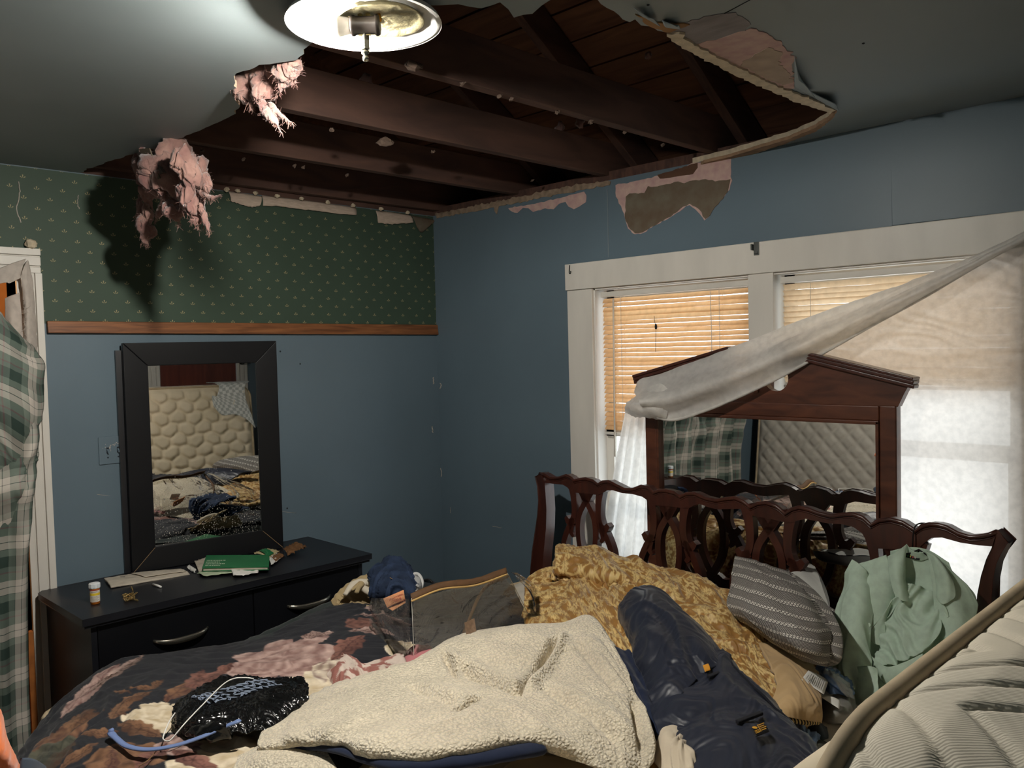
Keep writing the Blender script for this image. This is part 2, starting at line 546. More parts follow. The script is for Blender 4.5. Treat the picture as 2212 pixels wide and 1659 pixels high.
# ---- door casing of the left doorway (moulded: three stepped boards per side)
dc = thing('door_1', (0.0, -2.5, 0), 'white moulded doorway casing left of the blue wall', None, kind='structure')
def casing_v(y0, y1, z1, parent):
    # y0 = room-corner side, stepping towards the opening y1
    w = (y1 - y0)
    st = [(0, .28, .024), (.28, .34, .014), (.34, .7, .020), (.7, .76, .012), (.76, 1.0, .017)]
    vs = [box(0, t, min(y0 + w * a, y0 + w * b), max(y0 + w * a, y0 + w * b), 0, z1) for a, b, t in st]
    v, f = merge(vs)
    obj('casing', v, f, m_white, parent, bevel=.002)
casing_v(-2.022, DY1, DZ - .0105, dc)
casing_v(DY0 - .12, DY0, DZ - .0105, dc)
st = [(0, .28, .024), (.28, .34, .014), (.34, .7, .020), (.7, .76, .012), (.76, 1.0, .017)]
zz0, zz1 = DZ + .085, DZ - .01
vs = [box(0, t, DY0 - .118, -2.024, zz0 + (zz1 - zz0) * b, zz0 + (zz1 - zz0) * a) for a, b, t in st]
obj('casing', *merge(vs), m_white, dc, bevel=.002)
obj('jamb', *box(-WT, 0.004, DY1 - .0, DY1 + .002, 0, DZ), m_white, dc)
obj('jamb', *box(-WT, 0.004, DY0 - .002, DY0, 0, DZ), m_white, dc)
obj('jamb', *box(-WT, 0.004, DY0, DY1, DZ - .012, DZ), m_white, dc)
# stripped wood strip low on the jamb
obj('stop_strip', *box(-.012, .016, DY1 - .022, DY1 - .001, 0, .62), M('bare_orange_wood', srgb(160, 98, 48), rough=.6, var=.2, vscale=20), dc)
# crumb of plaster on the casing corner
P = U(68, 528, 'x', .02)
_v, _f2 = lathe([(.0, -.02), (.016, -.012), (.02, 0), (.012, .014), (.0, .02)], P, (0.3, 1, .2), 10)
_v = _v + RNG.normal(0, .003, _v.shape)
obj('plaster_crumb', _v, _f2, m_cream, dc)

# hallway beyond the doorway, warm lamp in it
m_hall = M('hall_warm_wall', srgb(196, 150, 104), rough=.8, var=.1)
v, f = merge([box(-1.9, -1.85, -4.2, -1.2, 0, 2.5), box(-1.9, -.12, -1.25, -1.2, 0, 2.5), box(-1.9, -.12, -4.25, -4.2, 0, 2.5)])
obj('wall_hall', v, f, m_hall, kind='structure')
obj('floor_hall', *box(-1.9, -.05, -4.2, -1.2, -.06, 0), m_floorw, kind='structure')
obj('ceiling_hall', *box(-1.9, -.12, -4.2, -1.2, 2.45, 2.5), m_white, kind='structure')
hl = thing('hall_lamp', (-1.3, -2.55, 2.30), 'warm globe lamp in the hallway beyond the plaid curtain', 'lamp')
em = bpy.data.materials.new('hall_globe_glow'); em.use_nodes = True
_n = em.node_tree.nodes; _b = _n['Principled BSDF']; _b.inputs['Emission Color'].default_value = (1, .55, .25, 1); _b.inputs['Emission Strength'].default_value = 6
obj('globe', *lathe([(.0, 0), (.05, .01), (.075, .06), (.05, .11), (.03, .12)], (-1.3, -2.55, 2.30), n=20), em, hl, True)
obj('canopy', *lathe([(.05, .12), (.055, .14), (.055, .15)], (-1.3, -2.55, 2.30), n=20), m_white, hl, True)
_l = bpy.data.lights.new('hall_light', 'POINT'); _l.energy = 22; _l.color = (1, .55, .24); _l.shadow_soft_size = .07
_lo = bpy.data.objects.new('hall_light', _l); COL.objects.link(_lo); _lo.parent = hl; _lo.location = (0, 0, -.12)

# ---- window wall
OX0, OX1, OZ0, OZ1 = 1.151, 2.915, 0.62, 1.958
v, f = merge([box(-WT, OX0, 0, WT, 0, HC), box(OX1, RX + WT, 0, WT, 0, HC), box(OX0, OX1, 0, WT, 0, OZ0), box(OX0, OX1, 0, WT, OZ1, HC)])
wall_back = obj('wall_back', v, f, m_blue2, kind='structure')
# drywall seams and the raised patch at the right
obj('drywall_seam', *box(1.243, 1.2475, -.002, 0, 2.09, 2.40), M('seam_caulk', srgb(120, 132, 138), rough=.8), wall_back)
pa = [U(1925, 285, 'y', 0), U(2230, 215, 'y', 0), U(2230, 452, 'y', 0), U(1928, 487, 'y', 0)]
obj('patched_panel', *prism([p + np.array([0, -.001, 0]) for p in pa], (0, -.0025, 0)), m_blue2, wall_back, bevel=.001)
for i, pts in enumerate([[(951, 840), (953, 832), (951, 828)], [(952, 1012), (954, 1022), (953, 1030)], [(973, 1096), (973, 1108)], [(1063, 1136), (1084, 1141)]]):
    scratch('wall_scratch', pts, 'y', -.001, .0028 if i < 2 else .0013, m_scr, wall_back, 20 + i)

# torn areas under the hole: pink backing, brown glue
def patch(name, pts, axis, val, mat, parent, th=.0025, amp=.003, seed=0, step=.015, label=None):
    P = [U(a, b, axis, val) for a, b in pts]
    k = {'x': (1, 2), 'y': (0, 2), 'z': (0, 1)}[axis]
    R = ragged([(p[k[0]], p[k[1]]) for p in P], True, step, amp, seed)
    Q = []
    for r in R:
        q = np.zeros(3); q[k[0]], q[k[1]] = r; q['xyz'.index(axis)] = val; Q.append(q)
    off = np.zeros(3); off['xyz'.index(axis)] = {'x': th, 'y': -th, 'z': -th}[axis]
    return obj(name, *prism(Q, off), mat, parent, label=label)
patch('exposed_backing', [(1330, 400), (1400, 385), (1430, 378), (1500, 352), (1580, 342), (1580, 372), (1582, 390), (1576, 410), (1545, 447), (1532, 468), (1522, 476), (1508, 458), (1490, 443), (1462, 460), (1420, 485), (1390, 503), (1372, 506), (1357, 494), (1350, 470), (1342, 445), (1331, 425)], 'y', 0.0, m_pink, wall_back, .0016, .002, 3, label='torn pink backing paper')
patch('exposed_glue', [(1352, 425), (1360, 418), (1392, 417), (1400, 402), (1420, 403), (1440, 398), (1465, 392), (1478, 396), (1490, 391), (1525, 387), (1545, 392), (1578, 387), (1572, 415), (1545, 447), (1534, 466), (1524, 473), (1510, 452), (1490, 440), (1455, 462), (1420, 484), (1388, 502), (1372, 504), (1358, 490), (1350, 470)], 'y', -.0016, m_brown, wall_back, .0014, .002, 4, label='brown glue stain')
patch('exposed_backing', [(1098, 450), (1150, 441), (1200, 430), (1262, 414), (1267, 422), (1266, 437), (1252, 446), (1240, 452), (1228, 446), (1222, 436), (1208, 440), (1196, 452), (1178, 450), (1152, 458), (1142, 450), (1130, 449), (1118, 460), (1106, 457)], 'y', 0.0, m_pink, wall_back, .0016, .0015, 5)
patch('exposed_wood', [(1420, 378), (1507, 352), (1507, 362), (1497, 376), (1470, 380), (1440, 385), (1426, 386)], 'y', -.0016, M('bare_lath', srgb(92, 66, 50), rough=.9, var=.2), wall_back, .002, .001, 6)
patch('torn_edge', [(940, 462), (1000, 450), (1080, 433), (1130, 424), (1200, 408), (1262, 396), (1320, 392), (1318, 400), (1262, 410), (1200, 421), (1130, 436), (1078, 446), (1074, 463), (1068, 448), (1000, 462), (945, 472)], 'y', -.0004, M('dull_torn_plaster', srgb(140, 122, 104), rough=.95, var=.3, vscale=30), wall_back, .004, .003, 7, label='torn plaster edge along the wall top')

# torn paper strips along the top of the left wall
def flap(pts_top, pts_bot, depth, mat, parent, name='torn_paper_strip', axis='x', val=.004, seed=0, nu=24):
    T = catmull([U(a, b, axis, val) for a, b in pts_top], nu); Bq = catmull([U(a, b, axis, val + depth) for a, b in pts_bot], nu)
    rs = np.random.RandomState(seed)
    G = np.stack([T + (Bq - T) * t + np.array([math.sin(t * 3.0) * .006, 0, 0]) for t in np.linspace(0, 1, 7)])
    G[-1] += rs.normal(0, .0015, G[-1].shape)
    return cloth(name, G, mat, parent, thick=.002)
m_oldpaper = M('torn_old_paper', srgb(190, 172, 156), rough=.9, var=.12, vscale=30, stretch=(1, 1, 4))
flap([(494, 413), (530, 418), (566, 424)], [(499, 434), (540, 447), (562, 445)], .012, m_oldpaper, wall_left, seed=1)
flap([(566, 422), (640, 430), (700, 438), (768, 448)], [(568, 443), (640, 450), (700, 458), (770, 465)], .016, m_oldpaper, wall_left, seed=2)
flap([(812, 455), (850, 459), (888, 465)], [(816, 481), (850, 484), (893, 481)], .014, m_oldpaper, wall_left, seed=3)
flap([(890, 466), (915, 470), (940, 475)], [(900, 490), (912, 502), (936, 480)], .006, m_brown, wall_left, seed=4, name='torn_brown_paper')
for i, (a, b) in enumerate([(489, 409), (513, 412), (552, 417), (599, 423), (652, 429), (708, 437), (763, 444), (823, 452), (881, 459)]):
    P = U(a, b, 'x', .03)
    v, f = lathe([(0, -.012), (.008, -.008), (.010, 0), (.006, .009), (0, .012)], P, (0, 1, .1), 7)
    obj('plaster_bit', v + np.random.RandomState(50 + i).normal(0, .0018, v.shape), f, m_cream, wall_left)

# ---- other walls
D2Y0, D2Y1 = -1.08, -0.41
v, f = merge([box(RX, RX + WT, BY, D2Y0, 0, HC), box(RX, RX + WT, D2Y1, 0, 0, HC), box(RX, RX + WT, D2Y0, D2Y1, 2.03, HC)])
obj('wall_right', v, f, m_blue, kind='structure')
obj('wall_front', *box(-WT, RX + WT, BY - WT, BY, 0, HC), m_blue, kind='structure')
d2 = thing('door_2', (RX, -.75, 0), 'red-brown door with white casing reflected above the standing mattress', None, kind='structure')
obj('door_leaf', *box(RX - .005, RX + .035, D2Y0 + .003, D2Y1 - .003, .01, 2.025), m_doorw, d2, bevel=.003)
for (a, b) in ((D2Y0 - .1, D2Y0), (D2Y1, D2Y1 + .1)):
    vs = [box(RX - t, RX, a + (b - a) * p, a + (b - a) * q, 0, 2.13) for p, q, t in ((0, .25, .02), (.25, .32, .01), (.32, .68, .017), (.68, .75, .01), (.75, 1, .014))]
    obj('casing', *merge(vs), m_white, d2)
obj('casing', *box(RX - .018, RX, D2Y0 - .1, D2Y1 + .1, 2.03, 2.13), m_white, d2)
_k = thing('coat_hook', (RX - .018, D2Y1 + .05, 1.60), 'dark coat hook on the reflected white door casing', 'hook')
_bz = M('dark_bronze', srgb(44, 42, 42), rough=.35, metal=.7)
obj('hook_plate', *lathe([(.026, 0), (.026, .006), (.012, .012)], (RX - .018, D2Y1 + .05, 1.60), (-1, 0, 0), 16), _bz, _k, True)
obj('hook_arm', *tube(catmull([(RX - .02, D2Y1 + .05, 1.60), (RX - .06, D2Y1 + .05, 1.595), (RX - .09, D2Y1 + .05, 1.61), (RX - .095, D2Y1 + .05, 1.63)], 12), [.008] * 9 + [.01, .013, .008], 8), _bz, _k, True)

# ---- ceiling with the broken hole
hole_px = [(299, 330), (340, 318), (385, 300), (430, 283), (470, 265), (500, 250), (515, 235), (512, 205), (505, 165), (560, 140), (640, 130), (700, 60), (780, 40), (920, 12), (990, 9), (1040, 18), (1080, 5), (1098, 20), (1110, 38), (1130, 32), (1150, 30), (1170, 12), (1195, -4), (1235, -12), (1290, -2), (1345, 42), (1360, 48), (1372, 42), (1385, 55), (1440, 70), (1470, 85), (1530, 118), (1580, 143), (1620, 165), (1690, 196), (1750, 218), (1805, 235), (1790, 255), (1760, 274), (1700, 298), (1640, 315), (1580, 333), (1520, 347)]
hole = [tuple(U(a, b, 'z', HC)[:2]) for a, b in hole_px]
hole = [(0.0, -1.86), (.3, -1.84)] + hole + [(1.70, 0.0)]
rag = ragged(hole, False, .025, .0045, 11)
poly = [(0.0, BY), (RX, BY), (RX, 0.0)] + [tuple(q) for q in rag[::-1]]
v, f = prism([(a, b, HC) for a, b in poly], (0, 0, .022))
ceil = obj('ceiling', v, f, m_ceil, kind='structure')
ceil.data.materials.append(m_cream)
for p in ceil.data.polygons:
    if abs(p.normal.z) < .5: p.material_index = 1

def cpatch(name, pts, mat, dz0, th, amp, seed, label=None, step=.015):
    R = ragged([tuple(U(a, b, 'z', HC)[:2]) for a, b in pts], True, step, amp, seed)
    return obj(name, *prism([(a, b, HC - dz0) for a, b in R], (0, 0, -th)), mat, ceil, label=label)
cpatch('exposed_skim', [(1430, 62), (1470, 50), (1550, 30), (1590, 26), (1610, 40), (1622, 52), (1600, 90), (1560, 120), (1530, 115), (1470, 84)], m_greybits, 0, .0016, .004, 21, 'grey skim coat bared beside the hole')
cpatch('exposed_backing', [(1500, 95), (1560, 80), (1622, 60), (1650, 68), (1690, 92), (1716, 120), (1712, 150), (1716, 190), (1690, 190), (1620, 158), (1560, 128)], m_pink, 0, .0022, .004, 22, 'pink backing paper bared beside the hole')
cpatch('exposed_skim', [(1630, 115), (1660, 100), (1690, 110), (1680, 130), (1700, 150), (1712, 176), (1690, 182), (1650, 165), (1600, 140)], M('tan_skim_coat', srgb(170, 152, 136), rough=.85, var=.15, vscale=14), .0022, .0012, .004, 23)
cpatch('torn_plaster_lip', [(1440, 66), (1480, 68), (1475, 76), (1500, 92), (1545, 114), (1590, 137), (1640, 162), (1700, 190), (1755, 210), (1806, 234), (1790, 238), (1740, 222), (1690, 203), (1620, 172), (1560, 143), (1500, 112), (1450, 82)], m_cream, .002, .006, .003, 24, 'cream broken plaster edge')
cpatch('torn_plaster_lip', [(1808, 233), (1800, 246), (1765, 275), (1700, 302), (1640, 322), (1590, 338), (1506, 354), (1520, 345), (1580, 331), (1640, 312), (1700, 294), (1757, 270), (1790, 250)], M('brown_plaster_edge', srgb(150, 122, 98), rough=.9, var=.2, vscale=30, bump=.5, bscale=150), .001, .012, .002, 25)
cpatch('bare_wood_sliver', [(1372, 28), (1420, 46), (1490, 50), (1445, 68), (1400, 52)], M('bare_lath2', srgb(150, 112, 72), rough=.8, var=.2), .001, .003, .002, 26)
# bent paint flaps on the rim
for i, (pts, dz) in enumerate([([(1716, 122), (1724, 150), (1760, 200), (1716, 190)], .03), ([(1752, 200), (1800, 206), (1812, 232), (1770, 218)], .025), ([(1370, 18), (1400, 20), (1425, 48), (1395, 40)], .02), ([(1430, 45), (1462, 40), (1470, 55), (1440, 60)], .02)]):
    q = [U(a, b, 'z', HC - .004) for a, b in pts]
    q[1] = q[1] - np.array([0, 0, dz]); q[2] = q[2] - np.array([0, 0, dz * .5])
    G = net([[q[0], q[1]], [(q[0] + q[3]) / 2 - np.array([0, 0, .004]), (q[1] + q[2]) / 2 + np.array([0, 0, .006])], [q[3], q[2]]], 9, 9)
    cloth('paint_flap', G, m_ceil, ceil, thick=.002)
# hairline crack and pinholes
scr = [U(a, b, 'z', HC - .0005) for a, b in [(1480, 50), (1540, 40), (1620, 0)]]
obj('hairline_crack', *tube(catmull(scr, 12), .0012, 5), M('crack_dark', srgb(30, 32, 34), rough=.9), ceil)
for a, b in [(1865, 93), (1400, 10)]:
    obj('pin_hole', *lathe([(.003, 0), (.004, .001), (.001, .003)], U(a, b, 'z', HC), (0, 0, -1), 8), M('crack_dark'), ceil)

# ---- roof space: joists, rafters, boards
roof = thing('roof', (2.1, -1.6, HC), 'dark timber roof space above the broken ceiling', None, kind='structure')
JX = [0.035, 0.655, 1.235, 1.80, 2.515, 3.1, 3.7, 4.2]
for i, x in enumerate(JX):
    y0 = -1.9 if i == 3 else -4.1
    v, f = box(x - .021, x + .021, BY, .42, HC + .023, HC + .023 + .15)
    obj('joist', v, f, m_joist, roof, bevel=.003)
SL = math.radians(33)
def roof_pt(x, s, off=0.0):
    # s metres up the slope from the eave over the window wall; off measured below the boards
    y = .45 - s * math.cos(SL); z = 2.50 + s * math.sin(SL)
    return np.array([x, y - off * math.sin(SL), z - off * math.cos(SL)])
for x in (JX[1], JX[2], JX[3], JX[6], JX[7]):
    a = roof_pt(x + .045, .1, .075); b = roof_pt(x + .045, 3.2, .075)
    obj('rafter', *bar(a, b, .042, .13, up=(0, -math.sin(SL), math.cos(SL))), m_joist, roof, bevel=.003)
rs = np.random.RandomState(9)
for i in range(22):
    s0 = i * .147
    a0 = roof_pt(-.4, s0 + .003 + rs.uniform(0, .004)); a1 = roof_pt(-.4, s0 + .144)
    b0 = roof_pt(4.7, s0 + .003 + rs.uniform(0, .004)); b1 = roof_pt(4.7, s0 + .144)
    up = np.array([0, math.sin(SL), math.cos(SL)]) * .02
    up = np.array([0, -math.sin(SL) * -1, math.cos(SL)]) * .02
    dz = rs.uniform(-.002, .002)
    q = [a0, b0, b1, a1]
    q = [k + np.array([0, 0, dz]) for k in q]
    obj('roof_board', *hexa(q, [k + up for k in q]), m_roofb, roof)
m_dark = M('attic_felt', srgb(38, 34, 34), rough=.95)
ridge = roof_pt(0, 3.234)
v, f = merge([hexa([(-.4, ridge[1] + .01, ridge[2]), (4.7, ridge[1] + .01, ridge[2]), (4.7, BY - .4, 2.5), (-.4, BY - .4, 2.5)], [(-.4, ridge[1] + .01, ridge[2] + .03), (4.7, ridge[1] + .01, ridge[2] + .03), (4.7, BY - .4, 2.53), (-.4, BY - .4, 2.53)]),
              hexa([tuple(roof_pt(-.4, -.1, -.025)), tuple(roof_pt(4.7, -.1, -.025)), tuple(roof_pt(4.7, 3.3, -.025)), tuple(roof_pt(-.4, 3.3, -.025))], [tuple(roof_pt(-.4, -.1, -.04)), tuple(roof_pt(4.7, -.1, -.04)), tuple(roof_pt(4.7, 3.3, -.04)), tuple(roof_pt(-.4, 3.3, -.04))])])
obj('roof_felt', v, f, m_dark, roof)
obj('gable_boarding', *merge([box(-.18, -.13, BY - .3, .5, 2.3, 4.4), box(RX + .13, RX + .18, BY - .3, .5, 2.3, 4.4)]), m_roofb, roof)
obj('eave_blocking', *merge([box(-.2, RX + .2, .12, .49, 2.40, 2.43), box(-.2, RX + .2, .46, .49, 2.3, 2.6), box(-.2, RX + .2, BY - .16, BY - .13, 2.3, 2.75)]), m_joist, roof)
obj('top_plate', *merge([box(-.12, RX + .12, .0, .11, HC, HC + .04), box(-.11, 0.0, BY, 0, HC, HC + .04), box(RX, RX + .11, BY, 0, HC, HC + .04)]), m_joist, roof)
# attic side of the sound ceiling: pink insulation batts between joists (seen at the rim only)
m_nub = M('dusty_plaster_nub', srgb(96, 80, 70), rough=.95, var=.2, vscale=40)
# nails and plaster nubs hanging off the joists
for i, (a, b) in enumerate([(437, 324), (527, 344), (636, 358), (655, 361), (750, 378), (717, 280), (935, 328), (1150, 390), (1000, 181), (1080, 208), (1105, 214), (1204, 242), (1277, 262), (1350, 286), (1432, 313)]):
    P = U(a, b, 'z', HC + .018)
    v, f = lathe([(0, -.008), (.005, -.006), (.006, 0), (.004, .005), (0, .008)], P, (0.9, .3, .4), 7)
    obj('plaster_nub', v + np.random.RandomState(80 + i).normal(0, .0022, v.shape), f, m_nub, roof)
P = U(832, 308, 'z', HC + .012)
v, f = lathe([(0, -.03), (.012, -.02), (.016, 0), (.01, .02), (0, .03)], P, (.4, 1, .1), 9)
obj('plaster_nub', v + RNG.normal(0, .004, v.shape), f, m_nub, roof)
P = U(893, 140, 'z', HC + .01)
v, f = lathe([(0, -.025), (.012, -.02), (.014, 0), (.006, .02), (0, .03)], P, (.1, 1, .1), 9)
obj('plaster_nub', v + RNG.normal(0, .003, v.shape), f, m_nub, roof)
# tufts of insulation caught up in the rafters
m_fluff = M('pink_insulation', srgb(132, 94, 90), rough=1.0, var=.3, vscale=16, color2=srgb(150, 118, 108), sheen=.3, bump=.6, bscale=90, bdist=.004)
def tuft(name, center, size, seed, parent, mat=None, **kw):
    rs = np.random.RandomState(seed)
    v, f = lathe([(0.02, -1), (.55, -.75), (.9, -.3), (1, .1), (.7, .6), (.3, .9), (.02, 1)], (0, 0, 0), n=16)
    n = fbm(v[:, 0] * 1.6 + seed, v[:, 1] * 1.6, v[:, 2] * 1.6, 4)
    v = v * (1 + .7 * n)[:, None] * np.asarray(size) + np.asarray(center)
    return obj(name, v, f, mat or m_fluff, parent, True, **kw)
for i, (a, b, s, zz) in enumerate([(788, 184, .03, 2.62), (1210, 275, .022, 2.64), (1252, 266, .022, 2.64), (1400, 120, .015, 2.8)]):
    d = ray(a, b); t = (zz - CZ) / d[2]
    tuft('insulation_tuft', CAM + d * t, (s, s * .6, s * 1.1), 300 + i, roof)
# ================================================================== WINDOW
win = thing('window_1', (2.03, 0.0, OZ0), 'white double window with wide flat casing', None, kind='structure')
# head casing board (pixel line of the photo puts it level)
obj('head_casing', *box(.995, 3.22, -.024, 0, OZ1 - .004, 2.078), m_white, win, bevel=.003, label='wide flat white head casing')
obj('side_casing', *box(1.003, OX0 + .004, -.020, 0, .5, OZ1 - .006), m_white, win, bevel=.003)
obj('side_casing', *box(OX1 - .004, 3.06, -.020, 0, .5, OZ1 - .006), m_white, win, bevel=.003)
MX0, MX1 = 1.956, 2.064
obj('mullion', *box(MX0, MX1, -.014, .10, OZ0, OZ1), m_white, win, bevel=.002)
obj('stool', *box(.96, 3.1, -.05, .10, OZ0 - .03, OZ0), m_white, win, bevel=.004)
obj('apron', *box(1.0, 3.06, -.016, 0, OZ0 - .13, OZ0 - .032), m_white, win, bevel=.003)
obj('jamb', *box(OX0 - .002, OX0 + .012, -.004, WT, OZ0, OZ1), m_jamb, win)
obj('jamb', *box(OX1 - .012, OX1 + .002, -.004, WT, OZ0, OZ1), m_jamb, win)
obj('jamb', *box(OX0, OX1, -.004, WT, OZ1 - .012, OZ1 + .002), m_jamb, win)
m_glass = bpy.data.materials.new('window_glass'); m_glass.use_nodes = True
_n = m_glass.node_tree.nodes; _l = m_glass.node_tree.links
_g = _n.new('ShaderNodeBsdfGlossy'); _g.inputs['Roughness'].default_value = .03; _t = _n.new('ShaderNodeBsdfTransparent'); _t.inputs[0].default_value = (.93, .95, .94, 1)
_m = _n.new('ShaderNodeMixShader'); _m.inputs[0].default_value = .06
_l.new(_t.outputs[0], _m.inputs[1]); _l.new(_g.outputs[0], _m.inputs[2]); _l.new(_m.outputs[0], _n['Material Output'].inputs[0])
for (a, b) in ((OX0 + .012, MX0), (MX1, OX1 - .012)):
    for (z0, z1, yy) in ((OZ0, 1.30, .062), (1.27, OZ1 - .012, .085)):
        s = .042
        v, f = merge([box(a, a + s, yy, yy + .025, z0, z1), box(b - s, b, yy, yy + .025, z0, z1), box(a, b, yy, yy + .025, z0, z0 + s), box(a, b, yy, yy + .025, z1 - s, z1)])
        sash = obj('sash', v, f, m_white, win)
        obj('pane', *box(a + s, b - s, yy + .010, yy + .014, z0 + s, z1 - s), m_glass, sash)

# ---- mini blinds: every slat a curved strip
m_slat = cloth_translucent('tan_blind_slat', srgb(228, 186, 138), trans=.44, clear=0.0, rough=.5, bump=.0)
m_slatw = cloth_translucent('white_blind_slat', srgb(232, 206, 172), trans=.50, clear=0.0, rough=.5, bump=.0)
m_cord = M('blind_cord', srgb(214, 204, 190), rough=.8)
def blind(x0, x1, ztop, zbot, mat, label, tilt, seed, sag=0.0, bent=()):
    t = thing('window_blind', ((x0 + x1) / 2, .03, zbot), label, 'blind', 'window blinds')
    obj('head_rail', *box(x0, x1, .012, .040, ztop - .024, ztop), m_white, t, bevel=.002)
    rs = np.random.RandomState(seed)
    pitch = .0212
    nsl = int((ztop - .03 - zbot) / pitch)
    w = .0255
    xs = np.linspace(x0 + .004, x1 - .004, 14)
    for i in range(nsl):
        z = ztop - .04 - i * pitch
        tl = tilt + rs.normal(0, .05)
        if i in bent: tl += .5
        zl, zr = rs.normal(0, .0012), rs.normal(0, .0012) - sag * i / nsl
        G = []
        for q in np.linspace(-1, 1, 5):
            cu = .0022 * (1 - q * q)
            G.append([(x, .030 + q * w / 2 * math.cos(tl) - cu * math.sin(tl), z + (zl + (zr - zl) * (x - x0) / (x1 - x0)) + q * w / 2 * math.sin(tl) + cu * math.cos(tl) + .0006 * math.sin(x * 30 + i)) for x in xs])
        G = np.array(G)
        obj('slat', G.reshape(-1, 3), grid_faces(*G.shape[:2]), mat, t, True)
    zb = ztop - .04 - nsl * pitch
    obj('bottom_rail', *box(x0 + .004, x1 - .004, .020, .040, zb - .012, zb), m_white, t, bevel=.003)
    for fx in (.15, .82):
        x = x0 + (x1 - x0) * fx
        obj('ladder_cord', *tube([(x, .0165, ztop - .02), (x, .0165, zb)], .0011, 5), m_cord, t)
        obj('lift_cord', *tube([(x, .0435, ztop - .02), (x, .0435, zb)], .0011, 5), m_cord, t)
    return t
b1 = blind(OX0 + .03, MX0 - .012, 1.935, 1.285, m_slat, 'tan mini blind behind the left half of the window', .86, 1, bent=(3, 4))
obj('tilt_wand', *tube([(1.262, .006, 1.90), (1.258, .004, 1.5), (1.255, .004, 1.17)], .0042, 7), m_cord, b1, True)
obj('pull_cord', *tube(catmull([(1.77, .008, 1.90), (1.775, .006, 1.7), (1.77, .006, 1.45)], 12), .0016, 5), m_cord, b1, True)
b2 = blind(MX1 + .018, OX1 - .03, 1.935, 1.52, m_slatw, 'off-white blind behind the translucent curtain panel', -1.0, 2, sag=.012)
# torn dark bit on the left blind
dk = thing('cord_knob', tuple(U(1415, 700, 'y', .01)), 'small dark pull cord dangling before the left blind', 'cord')
P0 = U(1413, 697, 'y', .008); P1 = U(1417, 712, 'y', .008); P2 = U(1416, 760, 'y', .008)
obj('knob', *lathe([(.001, 0), (.005, .004), (.006, .016), (.002, .026)], P1, (0, 0, 1), 10), M('crack_dark'), dk, True)
obj('string', *tube([P0 + np.array([0, 0, .03]), P1, P2], .001, 5), M('crack_dark'), dk)

# curtain rod brackets left on the head casing
def bracket(px, py, label):
    P = U(px, py, 'y', -.026)
    t = thing('rod_bracket', tuple(P), label, 'bracket')
    m = M('dull_steel', srgb(92, 94, 92), rough=.4, metal=.7)
    obj('plate', *box(P[0] - .011, P[0] + .011, -.028, -.024, P[2] - .026, P[2] + .026), m, t, bevel=.001)
    obj('lip', *merge([box(P[0] - .016, P[0] - .011, -.045, -.024, P[2] - .006, P[2] + .018), box(P[0] - .008, P[0] + .008, -.034, -.028, P[2] - .02, P[2] - .012)]), m, t, bevel=.001)
    return t
bracket(1634, 537, 'small grey metal rod bracket at the middle of the window head casing')
P = U(1232, 582, 'y', -.026)
t = thing('wire_staple', tuple(P), 'bent wire hook at the left end of the window head casing', 'hook')
obj('wire', *tube(catmull([P + np.array([-.004, 0, .02]), P + np.array([-.004, -.004, -.016]), P + np.array([.004, -.004, -.018]), P + np.array([.004, -.002, -.008])], 14), .0022, 6), M('crack_dark'), t, True)

# ================================================================== CEILING LAMP (pan, sideways socket, glass gone)
LX, LY = 2.12, -1.955
lp = thing('ceiling_lamp', (LX, LY, 2.33), 'round white ceiling lamp pan with a bare bulb and missing glass', 'lamp')
m_pan = M('white_enamel_pan', srgb(244, 244, 240), rough=.3, var=.02)
PR = .166
prof = [(PR + .004, .000), (PR, .003), (PR - .004, .0), (PR - .012, .010), (PR - .03, .022), (PR - .06, .028), (.05, .030), (.002, .0305)]
zr = 2.402
v, f = lathe([(r, h) for r, h in prof] + [(.05, .0325), (PR - .055, .031), (PR - .022, .025), (PR - .002, .012), (PR + .004, .0)], (LX, LY, zr), n=64, cap=False)
obj('pan', v, f, m_pan, lp, True)
obj('ceiling_stem', *lathe([(.05, .03), (.05, HC - zr + .002)], (LX, LY, zr), n=20), m_pan, lp)
# crumpled foil pad in the pan, right of centre
m_foil = M('yellowed_foil', srgb(206, 196, 158), rough=.35, metal=.55, var=.15, vscale=50, bump=.9, bscale=45, bdist=.006)
fc = np.array([LX, LY, zr]) + (.035 * _r + .02 * np.array([_f[0], _f[1], 0]))
nr, na = 12, 48
V = []
for i in range(nr):
    for j in range(na):
        a = 2 * math.pi * j / na; r = .094 * i / (nr - 1)
        V.append(fc + np.array([r * math.cos(a), r * math.sin(a), .024]) + np.array([0, 0, .004 * noise3(r * 90, a * 4, .5) - .010 * (i == nr - 1)]))
obj('foil_pad', V, [(i * na + j, i * na + (j + 1) % na, (i + 1) * na + (j + 1) % na, (i + 1) * na + j) for i in range(nr - 1) for j in range(na)], m_foil, lp, True, solid=.002)
axd = -np.array([_r[0], _r[1], 0]); axd /= np.linalg.norm(axd)
cz = np.array([LX, LY, zr - .004]) + np.array([_f[0], _f[1], 0]) * -.004
m_sock = M('black_porcelain_socket', srgb(52, 46, 42), rough=.35, var=.1)
obj('socket', *lathe([(.020, -.034), (.0225, -.030), (.0225, -.026), (.019, -.022), (.0195, .018), (.022, .022), (.022, .028), (.018, .030)], cz, axd, 24), m_sock, lp, True)
obj('bulb_neck', *lathe([(.0175, .028), (.0175, .032), (.022, .054), (.0262, .070)], cz, axd, 24), M('bulb_collar', srgb(238, 230, 214), rough=.5), lp, True)
m_bulb = bpy.data.materials.new('bulb_glow'); m_bulb.use_nodes = True
_b = m_bulb.node_tree.nodes['Principled BSDF']; _b.inputs['Base Color'].default_value = (1, 1, 1, 1); _b.inputs['Emission Color'].default_value = (1, .95, .86, 1); _b.inputs['Emission Strength'].default_value = BULB_GLOW
